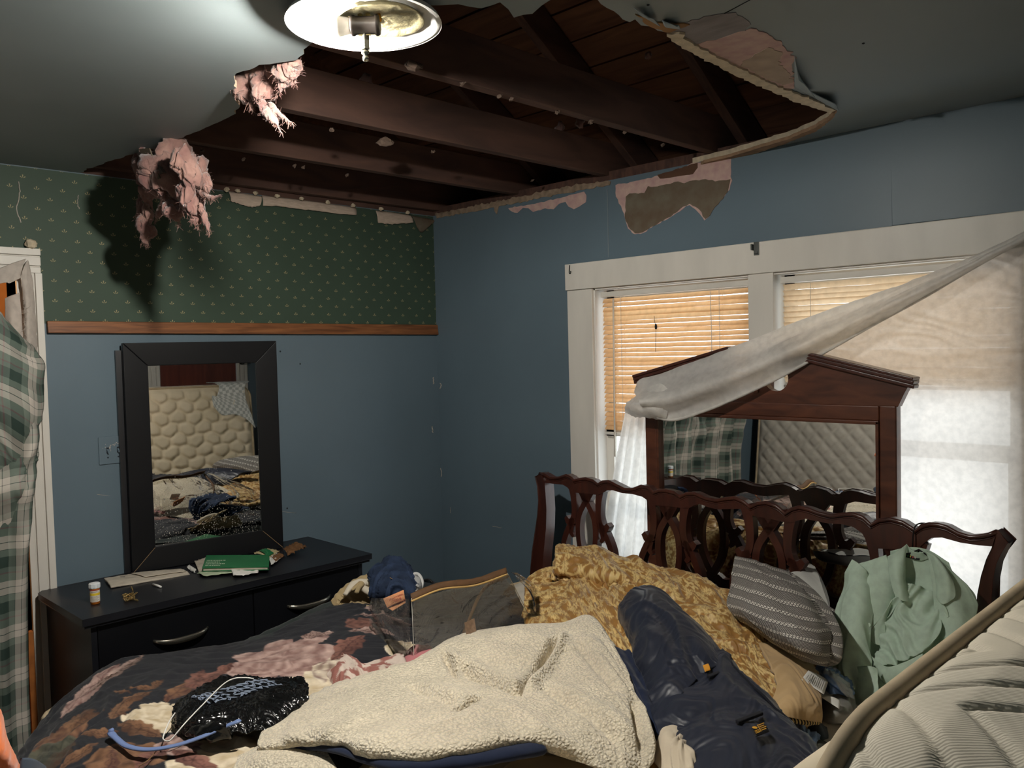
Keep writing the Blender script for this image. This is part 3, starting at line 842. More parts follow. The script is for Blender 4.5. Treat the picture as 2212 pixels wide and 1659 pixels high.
bulb = obj('bulb', *lathe([(.0263, .0705), (.0290, .078), (.0308, .090), (.031, .096), (.0285, .110), (.022, .122), (.012, .130), (.001, .132)], cz, axd, 24), m_bulb, lp, True)
m_brass = M('brass_rod', srgb(196, 180, 130), rough=.25, metal=.9)
obj('threaded_rod', *tube([(LX, LY, zr + .03), (LX, LY, zr - .065)], .0035, 10), m_brass, lp, True)
obj('rod_sleeve', *box(LX - .007, LX + .007, LY - .007, LY + .007, zr - .055, zr + .028), M('chrome_sleeve', srgb(210, 208, 190), rough=.2, metal=.9), lp, bevel=.001)
obj('finial', *lathe([(.001, -.082), (.006, -.079), (.007, -.072), (.004, -.068), (.009, -.064), (.009, -.058), (.004, -.056)], (LX, LY, zr), n=16), M('chrome_sleeve'), lp, True)
for k, dd in enumerate((.016, -.016)):
    q = cz + axd * dd * .4 + np.array([0, 0, 0])
    obj('strap', *bar(q + np.array([0, 0, -.022]) + axd * (.014 if k else -.014), q + np.array([0, 0, .03]) + axd * (.014 if k else -.014), .004, .012, up=(axd[0], axd[1], 0)), m_brass, lp)
obj('wire_nut', *lathe([(.006, 0), (.005, .012), (.002, .016)], np.array([LX, LY, zr + .02]) - axd * .03, (0.2, .3, -1), 10), M('yellow_nut', srgb(220, 160, 40), rough=.5), lp, True)

# ================================================================== INSULATION hanging from the hole
def strands(name, top_pts, spec, seed, label, parent=None, mat=None):
    """hanging fluff: ragged torn sheets and lumps running down from the rim, joined into one clump, with loose fibres"""
    rs = np.random.RandomState(seed)
    parts = []; fib = []
    ns, nr = 46, 40
    for (px0, py0, px1, py1, px2, py2, dep, r) in spec:
        a = U(px0, py0, 'y', dep); b = U(px1, py1, 'y', dep); c = U(px2, py2, 'y', dep)
        P = catmull([a, b, c], ns)
        w_ = np.linspace(0, 3, ns)
        P = P + np.stack([fbm(w_ + rs.uniform(0, 50), 0 * w_ + k * 7.0, 0., 3) for k in range(3)], 1) * r * .5
        t = np.linspace(0, 1, ns)
        rr = r * (np.sin(np.clip(t * 1.04 + .12, 0, 1) * math.pi) ** .7 * .8 + .06)
        v, f = tube(P, rr, nr)
        cen = np.repeat(P, nr, 0)
        n1 = fbm(v[:, 0] * 20 + seed, v[:, 1] * 20, v[:, 2] * 9, 3)
        n2 = 1 - 2 * np.abs(noise3(v[:, 0] * 60 + seed, v[:, 1] * 60, v[:, 2] * 22))
        n3 = fbm(v[:, 0] * 150, v[:, 1] * 150, v[:, 2] * 70, 3)
        ang = rs.uniform(0, 3.14); fl = np.array([math.cos(ang), math.sin(ang), 0])
        d = (v - cen); d = d - fl * (d @ fl)[:, None] * .45
        v = cen + d * (1 + .8 * n1 + .28 * n2 + .22 * n3)[:, None]
        parts.append((v, f))
        for _ in range(int(90 + r * 5000)):
            q = v[rs.randint(len(v))]; o = (q - P[min(ns - 1, rs.randint(ns))]); o = o / (np.linalg.norm(o) + 1e-6)
            L = rs.uniform(.003, .014)
            d1 = rs.normal(0, 1, 3) * .5 + o * .4 + np.array([0, 0, -.5])
            fib.append(tube([q, q + d1 * L * .5, q + d1 * L + rs.normal(0, .3, 3) * L], .00032, 3, cap=False))
    o = obj(name, *merge(parts), mat or m_fluff, parent, True, label=label, cat='insulation', group='pink insulation hanging from the ceiling')
    obj('loose_fibres', *merge(fib), mat or m_fluff, o, kind='stuff')
    return o
D1 = -1.80
spec1 = [(330, 325, 325, 390, 318, 470, D1, .05), (370, 315, 375, 400, 380, 490, D1, .07), (420, 330, 430, 400, 440, 500, D1 + .02, .045), (345, 330, 355, 380, 350, 430, D1 - .03, .06), (300, 420, 302, 460, 300, 492, D1, .018),
         (316, 440, 318, 480, 312, 524, D1 - .01, .024), (318, 470, 314, 500, 315, 528, D1 - .01, .03), (350, 430, 345, 455, 332, 480, D1 - .02, .016), (400, 400, 410, 440, 420, 470, D1 - .02, .05), (435, 440, 442, 470, 453, 506, D1, .014),
         (430, 410, 448, 425, 478, 420, D1, .012), (420, 450, 424, 470, 428, 488, D1, .02), (370, 440, 378, 465, 384, 488, D1 - .02, .03), (395, 340, 405, 370, 412, 400, D1 - .04, .05), (310, 330, 300, 350, 296, 380, D1, .03), (440, 380, 446, 400, 450, 425, D1, .022)]
ins1 = strands('insulation_clump', None, spec1, 41, 'large ragged clump of pink insulation hanging over the green wallpaper')
q = [U(a, b, 'y', D1 - .06) for a, b in [(296, 330), (318, 322), (352, 372), (318, 392)]]
obj('torn_board', *prism(q, (0.0, .012, 0)), M('dirty_board', srgb(96, 88, 84), rough=.9, var=.2), ins1, label='dirty torn scrap of ceiling board')
q = [U(a, b, 'y', D1 - .065) for a, b in [(300, 322), (322, 320), (345, 385), (330, 392)]]
obj('torn_board', *prism(q, (0.0, .004, 0)), M('old_brown_glue'), ins1)
D2 = -1.87
spec2 = [(515, 165, 530, 190, 548, 235, D2, .035), (560, 150, 560, 185, 570, 230, D2, .045), (600, 140, 615, 150, 630, 165, D2, .03), (560, 210, 585, 245, 608, 285, D2, .016), (580, 225, 600, 245, 630, 266, D2, .010), (615, 150, 610, 180, 596, 205, D2, .014), (540, 160, 580, 150, 635, 140, D2, .03), (640, 130, 634, 150, 625, 172, D2, .02)]
strands('insulation_clump', None, spec2, 42, 'smaller wispy tuft of pink insulation hanging left of the ceiling lamp')

# ================================================================== DRESSER
ZD = .775
dA = U(175, 1338, 'z', ZD); dB = U(808, 1197, 'z', ZD)
DXF = (dA[0] + dB[0]) / 2; DYA = dA[1]; DYB = dB[1]
m_black = M('black_lacquer', srgb(24, 25, 30), rough=.38, var=.12, vscale=5, bump=.05, bscale=150, spec=.5)
m_blackm = M('black_laminate_front', srgb(13, 14, 18), rough=.42, var=.1, vscale=5, spec=.35)
dr = thing('dresser', (DXF / 2, (DYA + DYB) / 2, 0), 'low black dresser with arched silver pulls against the blue wall', 'dresser')
v, f = merge([box(.012, DXF - .03, DYA + .035, DYA + .055, .0, ZD - .022), box(.012, DXF - .03, DYB - .055, DYB - .035, .0, ZD - .022), box(.012, .03, DYA + .05, DYB - .05, .05, ZD - .022), box(.03, DXF - .04, DYA + .05, DYB - .05, .05, .07), box(.03, DXF - .045, DYA + .05, DYB - .05, ZD - .04, ZD - .022)])
obj('body', v, f, m_black, dr)
c = .05
top = [(.008, DYA + .0), (DXF - .0, DYA), (DXF, DYB), (.008, DYB)]
top = [(.012, DYA + .03), (.05, DYA), (DXF, DYA), (DXF, DYB), (.012, DYB)]
tp = obj('top', *prism([(a, b, ZD - .024) for a, b in top], (0, 0, .024)), m_black, dr, bevel=.006)
obj('top_moulding', *prism([(a + (.006 if a < .1 else -.008), b + (.008 if b < -1.5 else -.008), ZD - .036) for a, b in top], (0, 0, .011)), m_black, dr, bevel=.004)
ym = (DYA + DYB) / 2 + .045
m_pull = M('brushed_nickel', srgb(190, 184, 170), rough=.25, metal=.95)
zs = [(ZD - .305, ZD - .03), (.315, ZD - .311), (.06, .309)]
for (a, b) in ((DYA + .058, ym - .003), (ym + .003, DYB - .058)):
    for k, (z0, z1) in enumerate(zs):
        d = obj('drawer', *box(DXF - .05, DXF - .03, a, b, z0, z1), m_blackm, dr, bevel=.002)
        yc = (a + b) / 2; zc = (z0 + z1) / 2 + .01
        ts = np.linspace(-1, 1, 17)
        P = np.stack([DXF - .03 + .028 * (1 - ts ** 4) * 1.0, yc + ts * .105, zc - .004 + .012 * ts * ts], 1)
        vv, ff = tube(P, .0045 + .004 * (1 - ts ** 2), 8)
        cen = np.repeat(P, 8, 0); vv = cen + (vv - cen) * np.array([.7, 1, 1.5])
        obj('handle', vv, ff, m_pull, d, True)

# ================================================================== BLACK FRAMED MIRROR on the dresser
m_mirror = bpy.data.materials.new('mirror_silver'); m_mirror.use_nodes = True
_b = m_mirror.node_tree.nodes['Principled BSDF']; _b.inputs['Base Color'].default_value = (.86, .87, .86, 1); _b.inputs['Metallic'].default_value = 1; _b.inputs['Roughness'].default_value = .015
def mirror_fit():
    obs = [(285, 1240), (614, 1184), (596, 735), (266, 742)]
    def corners(m):
        x, y, yaw, lean, W, H = m
        e = np.array([math.sin(yaw), math.cos(yaw), 0]); nn = np.array([math.cos(yaw), -math.sin(yaw), 0])
        up = math.cos(lean) * np.array([0, 0, 1.]) - math.sin(lean) * nn
        B = np.array([x, y, ZD + .002])
        return B, e, nn, up, [B, B + W * e, B + W * e + H * up, B + H * up]
    def rs(m):
        r = []
        for c, o in zip(corners(m)[4], obs):
            d = c - CAM; z = d @ _f
            r += [W_IMG / 2 + FPX * (d @ _r) / z - o[0], H_IMG / 2 - FPX * (d @ _u) / z - o[1]]
        return np.array(r)
    m = np.array([.15, -1.7, .1, .05, .7, 1.0])
    for _ in range(80):
        e = rs(m); J = np.stack([(rs(m + 1e-5 * np.eye(6)[k]) - e) / 1e-5 for k in range(6)], 1)
        m = m - .5 * np.linalg.lstsq(J, e, rcond=None)[0]
    return m, corners(m)
mm, (MB0, ME, MN, MU, _) = mirror_fit()
MW, MH = mm[4], mm[5]
def mpt(a, b, c=0.0):
    return MB0 + ME * a + MU * b + MN * c
mr = thing('framed_mirror', tuple(MB0 + ME * MW / 2), 'rectangular mirror in a wide black frame standing on the dresser', 'mirror')
fw = .098
for k, (p0, p1, q0, q1) in enumerate([((0, 0), (0, MH), (fw, fw), (fw, MH - fw)), ((MW, 0), (MW, MH), (MW - fw, fw), (MW - fw, MH - fw)), ((0, 0), (MW, 0), (fw, fw), (MW - fw, fw)), ((0, MH), (MW, MH), (fw, MH - fw), (MW - fw, MH - fw))]):
    g = .0006
    b4 = [mpt(*p0, -.03), mpt(*p1, -.03), mpt(*q1, -.03), mpt(*q0, -.03)]
    t4 = [mpt(*p0, .0), mpt(*p1, .0), mpt(*q1, -.008), mpt(*q0, -.008)]
    obj('frame_rail', *hexa(b4, t4), m_blackm, mr, bevel=.003)
b4 = [mpt(fw - .01, fw - .01, -.018), mpt(MW - fw + .01, fw - .01, -.018), mpt(MW - fw + .01, MH - fw + .01, -.018), mpt(fw - .01, MH - fw + .01, -.018)]
obj('mirror_glass', *hexa(b4, [p + MN * .004 for p in b4]), m_mirror, mr, label='spotted mirror glass')
b4 = [mpt(-.022, .0, -.05), mpt(MW - .03, .0, -.05), mpt(MW - .03, MH - .03, -.05), mpt(-.022, MH - .03, -.05)]
obj('back_board', *hexa(b4, [p + MN * .018 for p in b4]), m_black, mr)
# opened mitre at the two lower corners: a pale gap line
for (a0, b0, a1, b1) in ((.004, .004, fw - .003, fw - .003), (MW - .004, .004, MW - fw + .003, fw - .003)):
    obj('mitre_gap', *tube([mpt(a0, b0, .001), mpt(a1, b1, -.006)], .0014, 5), M('raw_mdf', srgb(140, 116, 88), rough=.9), mr)
# specks of dried water on the lower part of the glass
rs = np.random.RandomState(4)
parts = []
for i in range(900):
    a = fw + rs.beta(1.1, 1.1) * (MW - 2 * fw); b = fw + rs.beta(1.0, 3.2) * (MH - 2 * fw) * .55
    r = rs.uniform(.0006, .0017)
    c = mpt(a, b, -.0138)
    parts.append((np.array([c + ME * r, c + MU * r * 1.2, c - ME * r, c - MU * r * 1.2, c + MN * .0006]), [(0, 1, 4), (1, 2, 4), (2, 3, 4), (3, 0, 4)]))
obj('water_specks', *merge(parts), M('lime_speck', srgb(196, 192, 180), rough=.6), mr, kind='stuff')

# ---- light switch
P = U(242, 972, 'x', .004)
sw = thing('switch_plate', (0.0, P[1], P[2] - .06), 'double light switch painted over blue beside the framed mirror', 'switch')
obj('plate', *box(0, .006, P[1] - .053, P[1] + .053, P[2] - .058, P[2] + .058), m_blue, sw, bevel=.003)
for dy in (-.018, .024):
    obj('toggle_slot', *box(.0055, .0068, P[1] + dy - .005, P[1] + dy + .005, P[2] - .012, P[2] + .012), M('dark_hole'), sw)
    obj('toggle', *hexa([(.006, P[1] + dy - .004, P[2] - .006), (.006, P[1] + dy + .004, P[2] - .006), (.006, P[1] + dy + .004, P[2] + .006), (.006, P[1] + dy - .004, P[2] + .006)], [(.018, P[1] + dy - .003, P[2] - .012), (.018, P[1] + dy + .003, P[2] - .012), (.018, P[1] + dy + .003, P[2] - .004), (.018, P[1] + dy - .003, P[2] - .004)]), m_blue, sw, bevel=.001)
    obj('screw', *lathe([(.0035, 0), (.003, .0012)], (.006, P[1] + dy, P[2] - .03), (1, 0, 0), 8), M('dark_hole'), sw)
parts = []
for i in range(26):
    q = np.array([.0062, P[1] + rs.normal(0, .02), P[2] + .016 + rs.normal(0, .007)]); r = rs.uniform(.001, .004)
    parts.append((np.array([q + (0, r, 0), q + (0, 0, r * .7), q - (0, r, 0), q - (0, 0, r * .6), q + (.0006, 0, 0)]), [(0, 1, 4), (1, 2, 4), (2, 3, 4), (3, 0, 4)]))
obj('paint_chips', *merge(parts), m_scr, sw, kind='stuff')

# ================================================================== MAHOGANY PEDIMENT MIRROR behind the headboard
YM = -.125
pm = thing('pediment_mirror', (2.06, YM, .0), 'tall mahogany mirror with a broken pediment leaning before the window', 'mirror')
pc = 2.058
xl, xr = 1.538, 2.578
z0m, ztopm = .0, 1.455
th = .045
def xz(x, z, y=YM): return np.array([x, y, z])
sw_ = .058
obj('stile', *box(xl, xl + sw_, YM - th / 2, YM + th / 2, z0m, 1.456), m_mahog2, pm, bevel=.006)
obj('stile', *box(xr - sw_, xr, YM - th / 2, YM + th / 2, z0m, 1.456), m_mahog2, pm, bevel=.006)
obj('top_rail', *box(xl + sw_, xr - sw_, YM - th / 2, YM + th / 2, 1.40, 1.455), m_mahog2, pm, bevel=.006)
obj('bottom_rail', *box(xl + sw_, xr - sw_, YM - th / 2, YM + th / 2, z0m, z0m + .07), m_mahog2, pm, bevel=.006)
obj('inner_bead', *merge([box(xl + sw_, xl + sw_ + .012, YM - th / 2 - .004, YM, z0m + .07, 1.40), box(xr - sw_ - .012, xr - sw_, YM - th / 2 - .004, YM, z0m + .07, 1.40), box(xl + sw_, xr - sw_, YM - th / 2 - .004, YM, 1.388, 1.402)]), m_mahog2, pm, bevel=.003)
obj('mirror_glass', *box(xl + sw_ - .005, xr - sw_ + .005, YM - .006, YM - .002, z0m + .06, 1.41), m_mirror, pm)
# pediment panel with two round cut-outs beside the keystone
def pediment():
    pts = [(xl - .004, 1.452), (xl - .026, 1.50), (xl - .045, 1.535)]
    # left slope up to the break, round bite, keystone stub, round bite, right slope
    pts += [(pc - .155, 1.632), (pc - .112, 1.640)]
    R = .048
    for s in (-1, 1):
        cxx = pc + s * .082; czz = 1.545
        angs = np.linspace(118, 400, 26) if s < 0 else np.linspace(140, 422, 26)
        for a in np.radians(angs):
            pts.append((cxx + R * math.cos(a), czz + R * math.sin(a)))
        if s < 0: pts += [(pc - .03, 1.60), (pc + .03, 1.60)]
    pts += [(pc + .112, 1.640), (pc + .155, 1.632)]
    pts += [(xr + .045, 1.535), (xr + .026, 1.50), (xr + .004, 1.452)]
    return pts
obj('pediment', *prism([xz(a, b, YM - .018) for a, b in pediment()], (0, .036, 0)), m_mahog2, pm)
for s in (-1, 1):
    a = xz(pc + s * .105, 1.652, YM - .012); b = xz((xr + .062) if s > 0 else (xl - .046), 1.535 if s > 0 else 1.538, YM - .012)
    mould = [bar(a, b, .056, .014), bar(a + (0, -.0, .012), b + (0, 0, .012), .068, .012), bar(a + (0, 0, -.014), b + (0, 0, -.014), .046, .014)]
    obj('cornice', *merge(mould), m_mahog, pm, bevel=.003)
obj('keystone', *hexa([xz(pc - .011, 1.49, YM - .026), xz(pc + .011, 1.49, YM - .026), xz(pc + .011, 1.49, YM - .01), xz(pc - .011, 1.49, YM - .01)], [xz(pc - .02, 1.60, YM - .03), xz(pc + .02, 1.60, YM - .03), xz(pc + .02, 1.60, YM - .01), xz(pc - .02, 1.60, YM - .01)]), m_mahog2, pm, bevel=.002)

# ================================================================== BED: mahogany headboard with pierced splats
HB0 = U(1170, 1022, 'z', 1.10); HB1 = U(2183, 1165, 'z', 1.10)
HBd = HB1 - HB0; HBd[2] = 0; HL = np.linalg.norm(HBd); HBd /= HL
HBn = np.array([HBd[1], -HBd[0], 0])      # toward the room
if HBn[1] > 0: HBn = -HBn
bed = thing('bed', tuple((HB0 + HB1) / 2 * np.array([1, 1, 0]) + HBn * 1.0), 'king bed with mahogany headboard of pierced ribbon splats', 'bed')
def hpx(px, py):
    p = UP(px, py, HB0, HBn)
    return ((p - HB0) @ HBd, p[2])
def hpt(s, z, o=0.0):
    return np.array([HB0[0], HB0[1], 0]) + HBd * s + np.array([0, 0, z]) + HBn * o
topline = [(1165, 1030), (1172, 1020), (1182, 1022), (1195, 1030), (1213, 1030), (1230, 1024), (1240, 1029), (1247, 1036), (1256, 1033), (1272, 1031), (1288, 1036), (1298, 1044), (1308, 1038), (1322, 1037), (1338, 1045), (1356, 1054), (1374, 1054), (1392, 1047), (1406, 1050), (1419, 1061), (1432, 1056), (1446, 1057), (1463, 1061), (1476, 1070), (1490, 1063), (1508, 1063), (1530, 1073), (1553, 1078), (1575, 1074), (1594, 1072), (1612, 1080), (1627, 1092), (1643, 1084), (1661, 1082), (1684, 1090), (1703, 1106), (1717, 1096), (1733, 1092), (1752, 1096), (1775, 1105), (1803, 1111), (1830, 1107), (1851, 1107), (1870, 1114), (1887, 1130), (1905, 1120), (1928, 1117), (1956, 1124), (1984, 1142), (1998, 1132), (2014, 1128), (2032, 1129), (2051, 1134), (2076, 1148), (2100, 1155), (2120, 1154), (2143, 1150), (2160, 1143), (2185, 1168)]
# keep the cusps crisp, smooth the rest
T = [hpx(a, b) for a, b in topline]
botline = [(2150, 1178), (2120, 1176), (2080, 1170), (2040, 1159), (2018, 1160), (2003, 1170), (1990, 1182), (1960, 1186), (1886, 1182), (1868, 1150), (1850, 1137), (1822, 1130), (1795, 1129), (1770, 1124), (1745, 1119), (1725, 1124), (1712, 1128), (1700, 1126), (1630, 1112), (1616, 1106), (1606, 1098), (1584, 1098), (1558, 1099), (1535, 1094), (1518, 1087), (1506, 1090), (1495, 1096), (1480, 1096), (1420, 1090), (1405, 1080), (1394, 1072), (1372, 1066), (1350, 1064), (1330, 1058), (1318, 1058), (1308, 1064), (1298, 1068), (1240, 1062), (1232, 1052), (1222, 1046), (1200, 1044), (1186, 1042)]
Bq = [hpx(a, b) for a, b in botline]
rail = [T[0]] + T[1:-1] + [T[-1]] + Bq
def dense(P, n=3):
    out = []
    for i in range(len(P) - 1):
        a, b = np.array(P[i]), np.array(P[i + 1])
        out.append(a)
    out.append(np.array(P[-1])); return out
HT = .036
obj('top_rail', *prism([hpt(s, z, HT / 2) for s, z in rail], -HBn * HT), m_mahog, bed, label='wavy mahogany crest rail')
# raised lip that follows the crest
Ts = np.array(T[1:-1])
lipP = np.array([hpt(s, z - .004, HT / 2 + .001) for s, z in Ts])
obj('crest_bead', *tube(lipP, .0075, 8), m_mahog, bed, True)
lipP = np.array([hpt(s, z - .0145, HT / 2 + .0) for s, z in Ts])
obj('crest_bead', *tube(lipP, .003, 6), m_mahog, bed, True)
# posts: curved outwards at the top
def post(tops, name='post'):
    L = [hpx(a, b) for a, b in tops]
    n = len(L) // 2
    P = [hpt(s, z, HT / 2 + .006) for s, z in L]
    obj(name, *prism(P, -HBn * (HT + .012)), m_mahog, bed, bevel=.004)
post([(1165, 1029), (1170, 1050), (1172, 1080), (1170, 1110), (1164, 1150), (1158, 1190), (1154, 1240), (1150, 1300), (1146, 1420), (1170, 1425), (1176, 1300), (1180, 1240), (1184, 1190), (1189, 1140), (1190, 1100), (1188, 1065), (1186, 1040), (1176, 1022)])
post([(2186, 1168), (2172, 1190), (2160, 1215), (2153, 1250), (2150, 1290), (2148, 1330), (2148, 1400), (2150, 1560), (2114, 1560), (2113, 1400), (2115, 1330), (2119, 1280), (2127, 1240), (2138, 1205), (2150, 1180), (2163, 1146)])
# splats: drawn once on the first one, repeated along the rail
def ribbon(pts, w, n=40):
    """flat bar of width w along a smooth curve in headboard coordinates"""
    P = catmull(np.array(pts, float), n)
    Tn = np.gradient(P, axis=0); Tn /= np.linalg.norm(Tn, axis=1)[:, None] + 1e-9
    Nn = np.stack([-Tn[:, 1], Tn[:, 0]], 1)
    ww = np.full(n, w) if np.isscalar(w) else np.interp(np.linspace(0, 1, n), np.linspace(0, 1, len(w)), w)
    L = P + Nn * ww[:, None] / 2; R = P - Nn * ww[:, None] / 2
    V = []; o1, o2 = HT / 2 - .003, -HT / 2 + .003
    for i in range(n):
        V += [(L[i], o1), (R[i], o1), (R[i], o2), (L[i], o2)]
    F = []
    for i in range(n - 1):
        for k in range(4):
            a = i * 4 + k; b = i * 4 + (k + 1) % 4
            F.append((a, b, b + 4, a + 4))
    F += [(3, 2, 1, 0), tuple((n - 1) * 4 + k for k in range(4))]
    return V, F
def splat(cs, ztop, W):
    """cs: centre along the rail, ztop: underside of rail there, W: half width; unit coordinates (u right, v down)"""
    def q(u, v): return (cs + u * W, ztop - v * W)
    pieces = []
    for s in (-1, 1):
        pieces.append(ribbon([q(s * .62, -.25), q(s * .52, .2), q(s * .50, .65), q(s * .60, .95), q(s * .80, 1.25), q(s * .98, 1.65), q(s * .96, 2.05), q(s * .75, 2.38), q(s * .42, 2.5), q(s * .15, 2.38), q(-s * .05, 2.2)], [.30 * W, .24 * W, .2 * W, .2 * W, .2 * W, .2 * W, .22 * W, .24 * W, .24 * W, .22 * W, .18 * W]))
        pieces.append(ribbon([q(-s * .22, .0), q(s * .06, .35), q(s * .30, .75), q(s * .36, 1.25), q(s * .28, 1.75), q(s * .08, 2.15), q(-s * .1, 2.4)], .19 * W))
        # leaf knob on the outer curve
        pieces.append(ribbon([q(s * .50, .92), q(s * .74, 1.0), q(s * .88, .86)], [.18 * W, .22 * W, .14 * W], 12))
        pieces.append(ribbon([q(s * .58, 1.05), q(s * .66, 1.28), q(s * .56, 1.42)], [.14 * W, .18 * W, .1 * W], 10))
        pieces.append(ribbon([q(s * .12, 2.35), q(s * .45, 2.65), q(s * .75, 2.9), q(s * .80, 3.2)], [.25 * W, .34 * W, .36 * W, .3 * W], 18))
        pieces.append(ribbon([q(s * .70, 2.35), q(s * .82, 2.55), q(s * .70, 2.75)], [.1 * W, .2 * W, .12 * W], 10))
    pieces.append(ribbon([q(0, 2.25), q(0, 2.55)], [.2 * W, .5 * W], 6))
    pieces.append(ribbon([q(0, -.25), q(0, .3)], [1.0 * W, .25 * W], 8))
    pieces.append(ribbon([q(0, 3.1), q(0, 6.5)], [1.7 * W, 1.5 * W], 6))
    parts = []
    for V, F in pieces:
        parts.append((np.array([hpt(p[0], p[1], o) for p, o in V]), F))
    return obj('splat', *merge(parts), m_mahog, bed, bevel=.003)
for cpx, lpx, wpx in (((1270, 1062), (1213, 1140), (1323, 1150)), ((1447, 1092), (1378, 1185), (1512, 1200)), ((1664, 1118), (1584, 1215), (1757, 1240)), ((1938, 1184), (1850, 1270), (2040, 1300))):
    c = hpx(*cpx); l = hpx(*lpx); w = hpx(*wpx)
    splat(c[0], c[1], (w[0] - l[0]) / 2 / 1.06)
# lower rail, side rails, feet
def hbox(s0, s1, z0, z1, o0, o1):
    return hexa([hpt(s0, z0, o0), hpt(s1, z0, o0), hpt(s1, z0, o1), hpt(s0, z0, o1)], [hpt(s0, z1, o0), hpt(s1, z1, o0), hpt(s1, z1, o1), hpt(s0, z1, o1)])
obj('lower_rail', *hbox(.04, HL - .04, .36, .56, -HT / 2, HT / 2), m_mahog, bed, bevel=.004)
for s in (.02, HL - .06):
    obj('leg', *hbox(s, s + .04, 0, .62, -.022, .022), m_mahog, bed, bevel=.003)
for s in (.03, HL - .06):
    obj('side_rail', *hbox(s, s + .03, .18, .36, .02, 2.12), m_mahog, bed, bevel=.004)
    obj('foot', *hbox(s - .01, s + .05, 0, .18, 2.06, 2.12), m_mahog, bed, bevel=.004)
obj('slat_base', *hbox(.06, HL - .06, .2, .3, .03, 2.12), M('slat_pine', srgb(170, 140, 100), rough=.7), bed)
# ================================================================== MATTRESSES
m_tick = M('cream_ticking', srgb(214, 200, 172), rough=.8, var=.1, vscale=7, bump=.25, bscale=500, bdist=.0008, color2=srgb(222, 208, 182))
m_tickw = M('white_ticking', srgb(206, 198, 184), rough=.75, var=.06, vscale=9, bump=.25, bscale=500, bdist=.0008)
m_pipe = M('beige_piping', srgb(178, 160, 132), rough=.8, var=.12, vscale=30)
m_grayt = M('grey_ticking', srgb(176, 170, 160), rough=.8, var=.08, vscale=6)

def rib_mat():
    m = M('ribbed_ticking', srgb(222, 214, 196), rough=.75, var=.10, vscale=5, color2=srgb(214, 204, 184))
    n, l, b = nodes_of(m)
    tc = n.new('ShaderNodeTexCoord'); mp = n.new('ShaderNodeMapping'); mp.inputs['Rotation'].default_value = (0, 0, math.radians(-38))
    wv = n.new('ShaderNodeTexWave'); wv.bands_direction = 'Y'; wv.inputs['Scale'].default_value = 130; wv.inputs['Distortion'].default_value = 1.2; wv.inputs['Detail'].default_value = 2; wv.inputs['Detail Scale'].default_value = 3
    bm = n.new('ShaderNodeBump'); bm.inputs['Strength'].default_value = .22; bm.inputs['Distance'].default_value = .001
    l.new(tc.outputs['Object'], mp.inputs[0]); l.new(mp.outputs[0], wv.inputs[0]); l.new(wv.outputs['Color'], bm.inputs['Height']); l.new(bm.outputs[0], b.inputs['Normal'])
    return m
m_rib = rib_mat()

def hexcrease(a, b, s):
    """distance to the nearest seam of a honeycomb of size s"""
    best = np.full(np.shape(a), 9.0); sec = np.full(np.shape(a), 9.0)
    i0 = np.round(a / s); j0 = np.round(b / (s * .866))
    for dj in (-1, 0, 1):
        for di in (-1, 0, 1):
            j = j0 + dj; i = i0 + di
            cx = (i + .5 * (np.mod(j, 2))) * s; cyy = j * s * .866
            d = np.hypot(a - cx, b - cyy)
            sec = np.where(d < best, best, np.minimum(sec, d)); best = np.minimum(best, d)
    return (sec - best)

def quilt_hex(a, b):
    bb = b + .012 * np.sin(a * 30)
    d = hexcrease(a * .82, bb, .105)
    return .024 * smooth(0, .035, d) + .002 * noise3(a * 30, b * 30, 0.)
def quilt_diamond(a, b):
    d1 = np.abs(((a + b) / .135) % 1 - .5) * .135; d2 = np.abs(((a - b * 1.0) / .135) % 1 - .5) * .135
    d = np.minimum(d1, d2)
    return .014 * smooth(0, .035, d) + .002 * np.sin(np.hypot((a % .19) - .095, (b % .19) - .095) * 260)
def quilt_chevron(a, b):
    per = .26
    tri = np.abs((a / per) % 1 - .5) * 2 * .13
    d = np.abs(((b + tri) / .052) % 1 - .5) * .052
    return .0042 * smooth(0, .009, d)

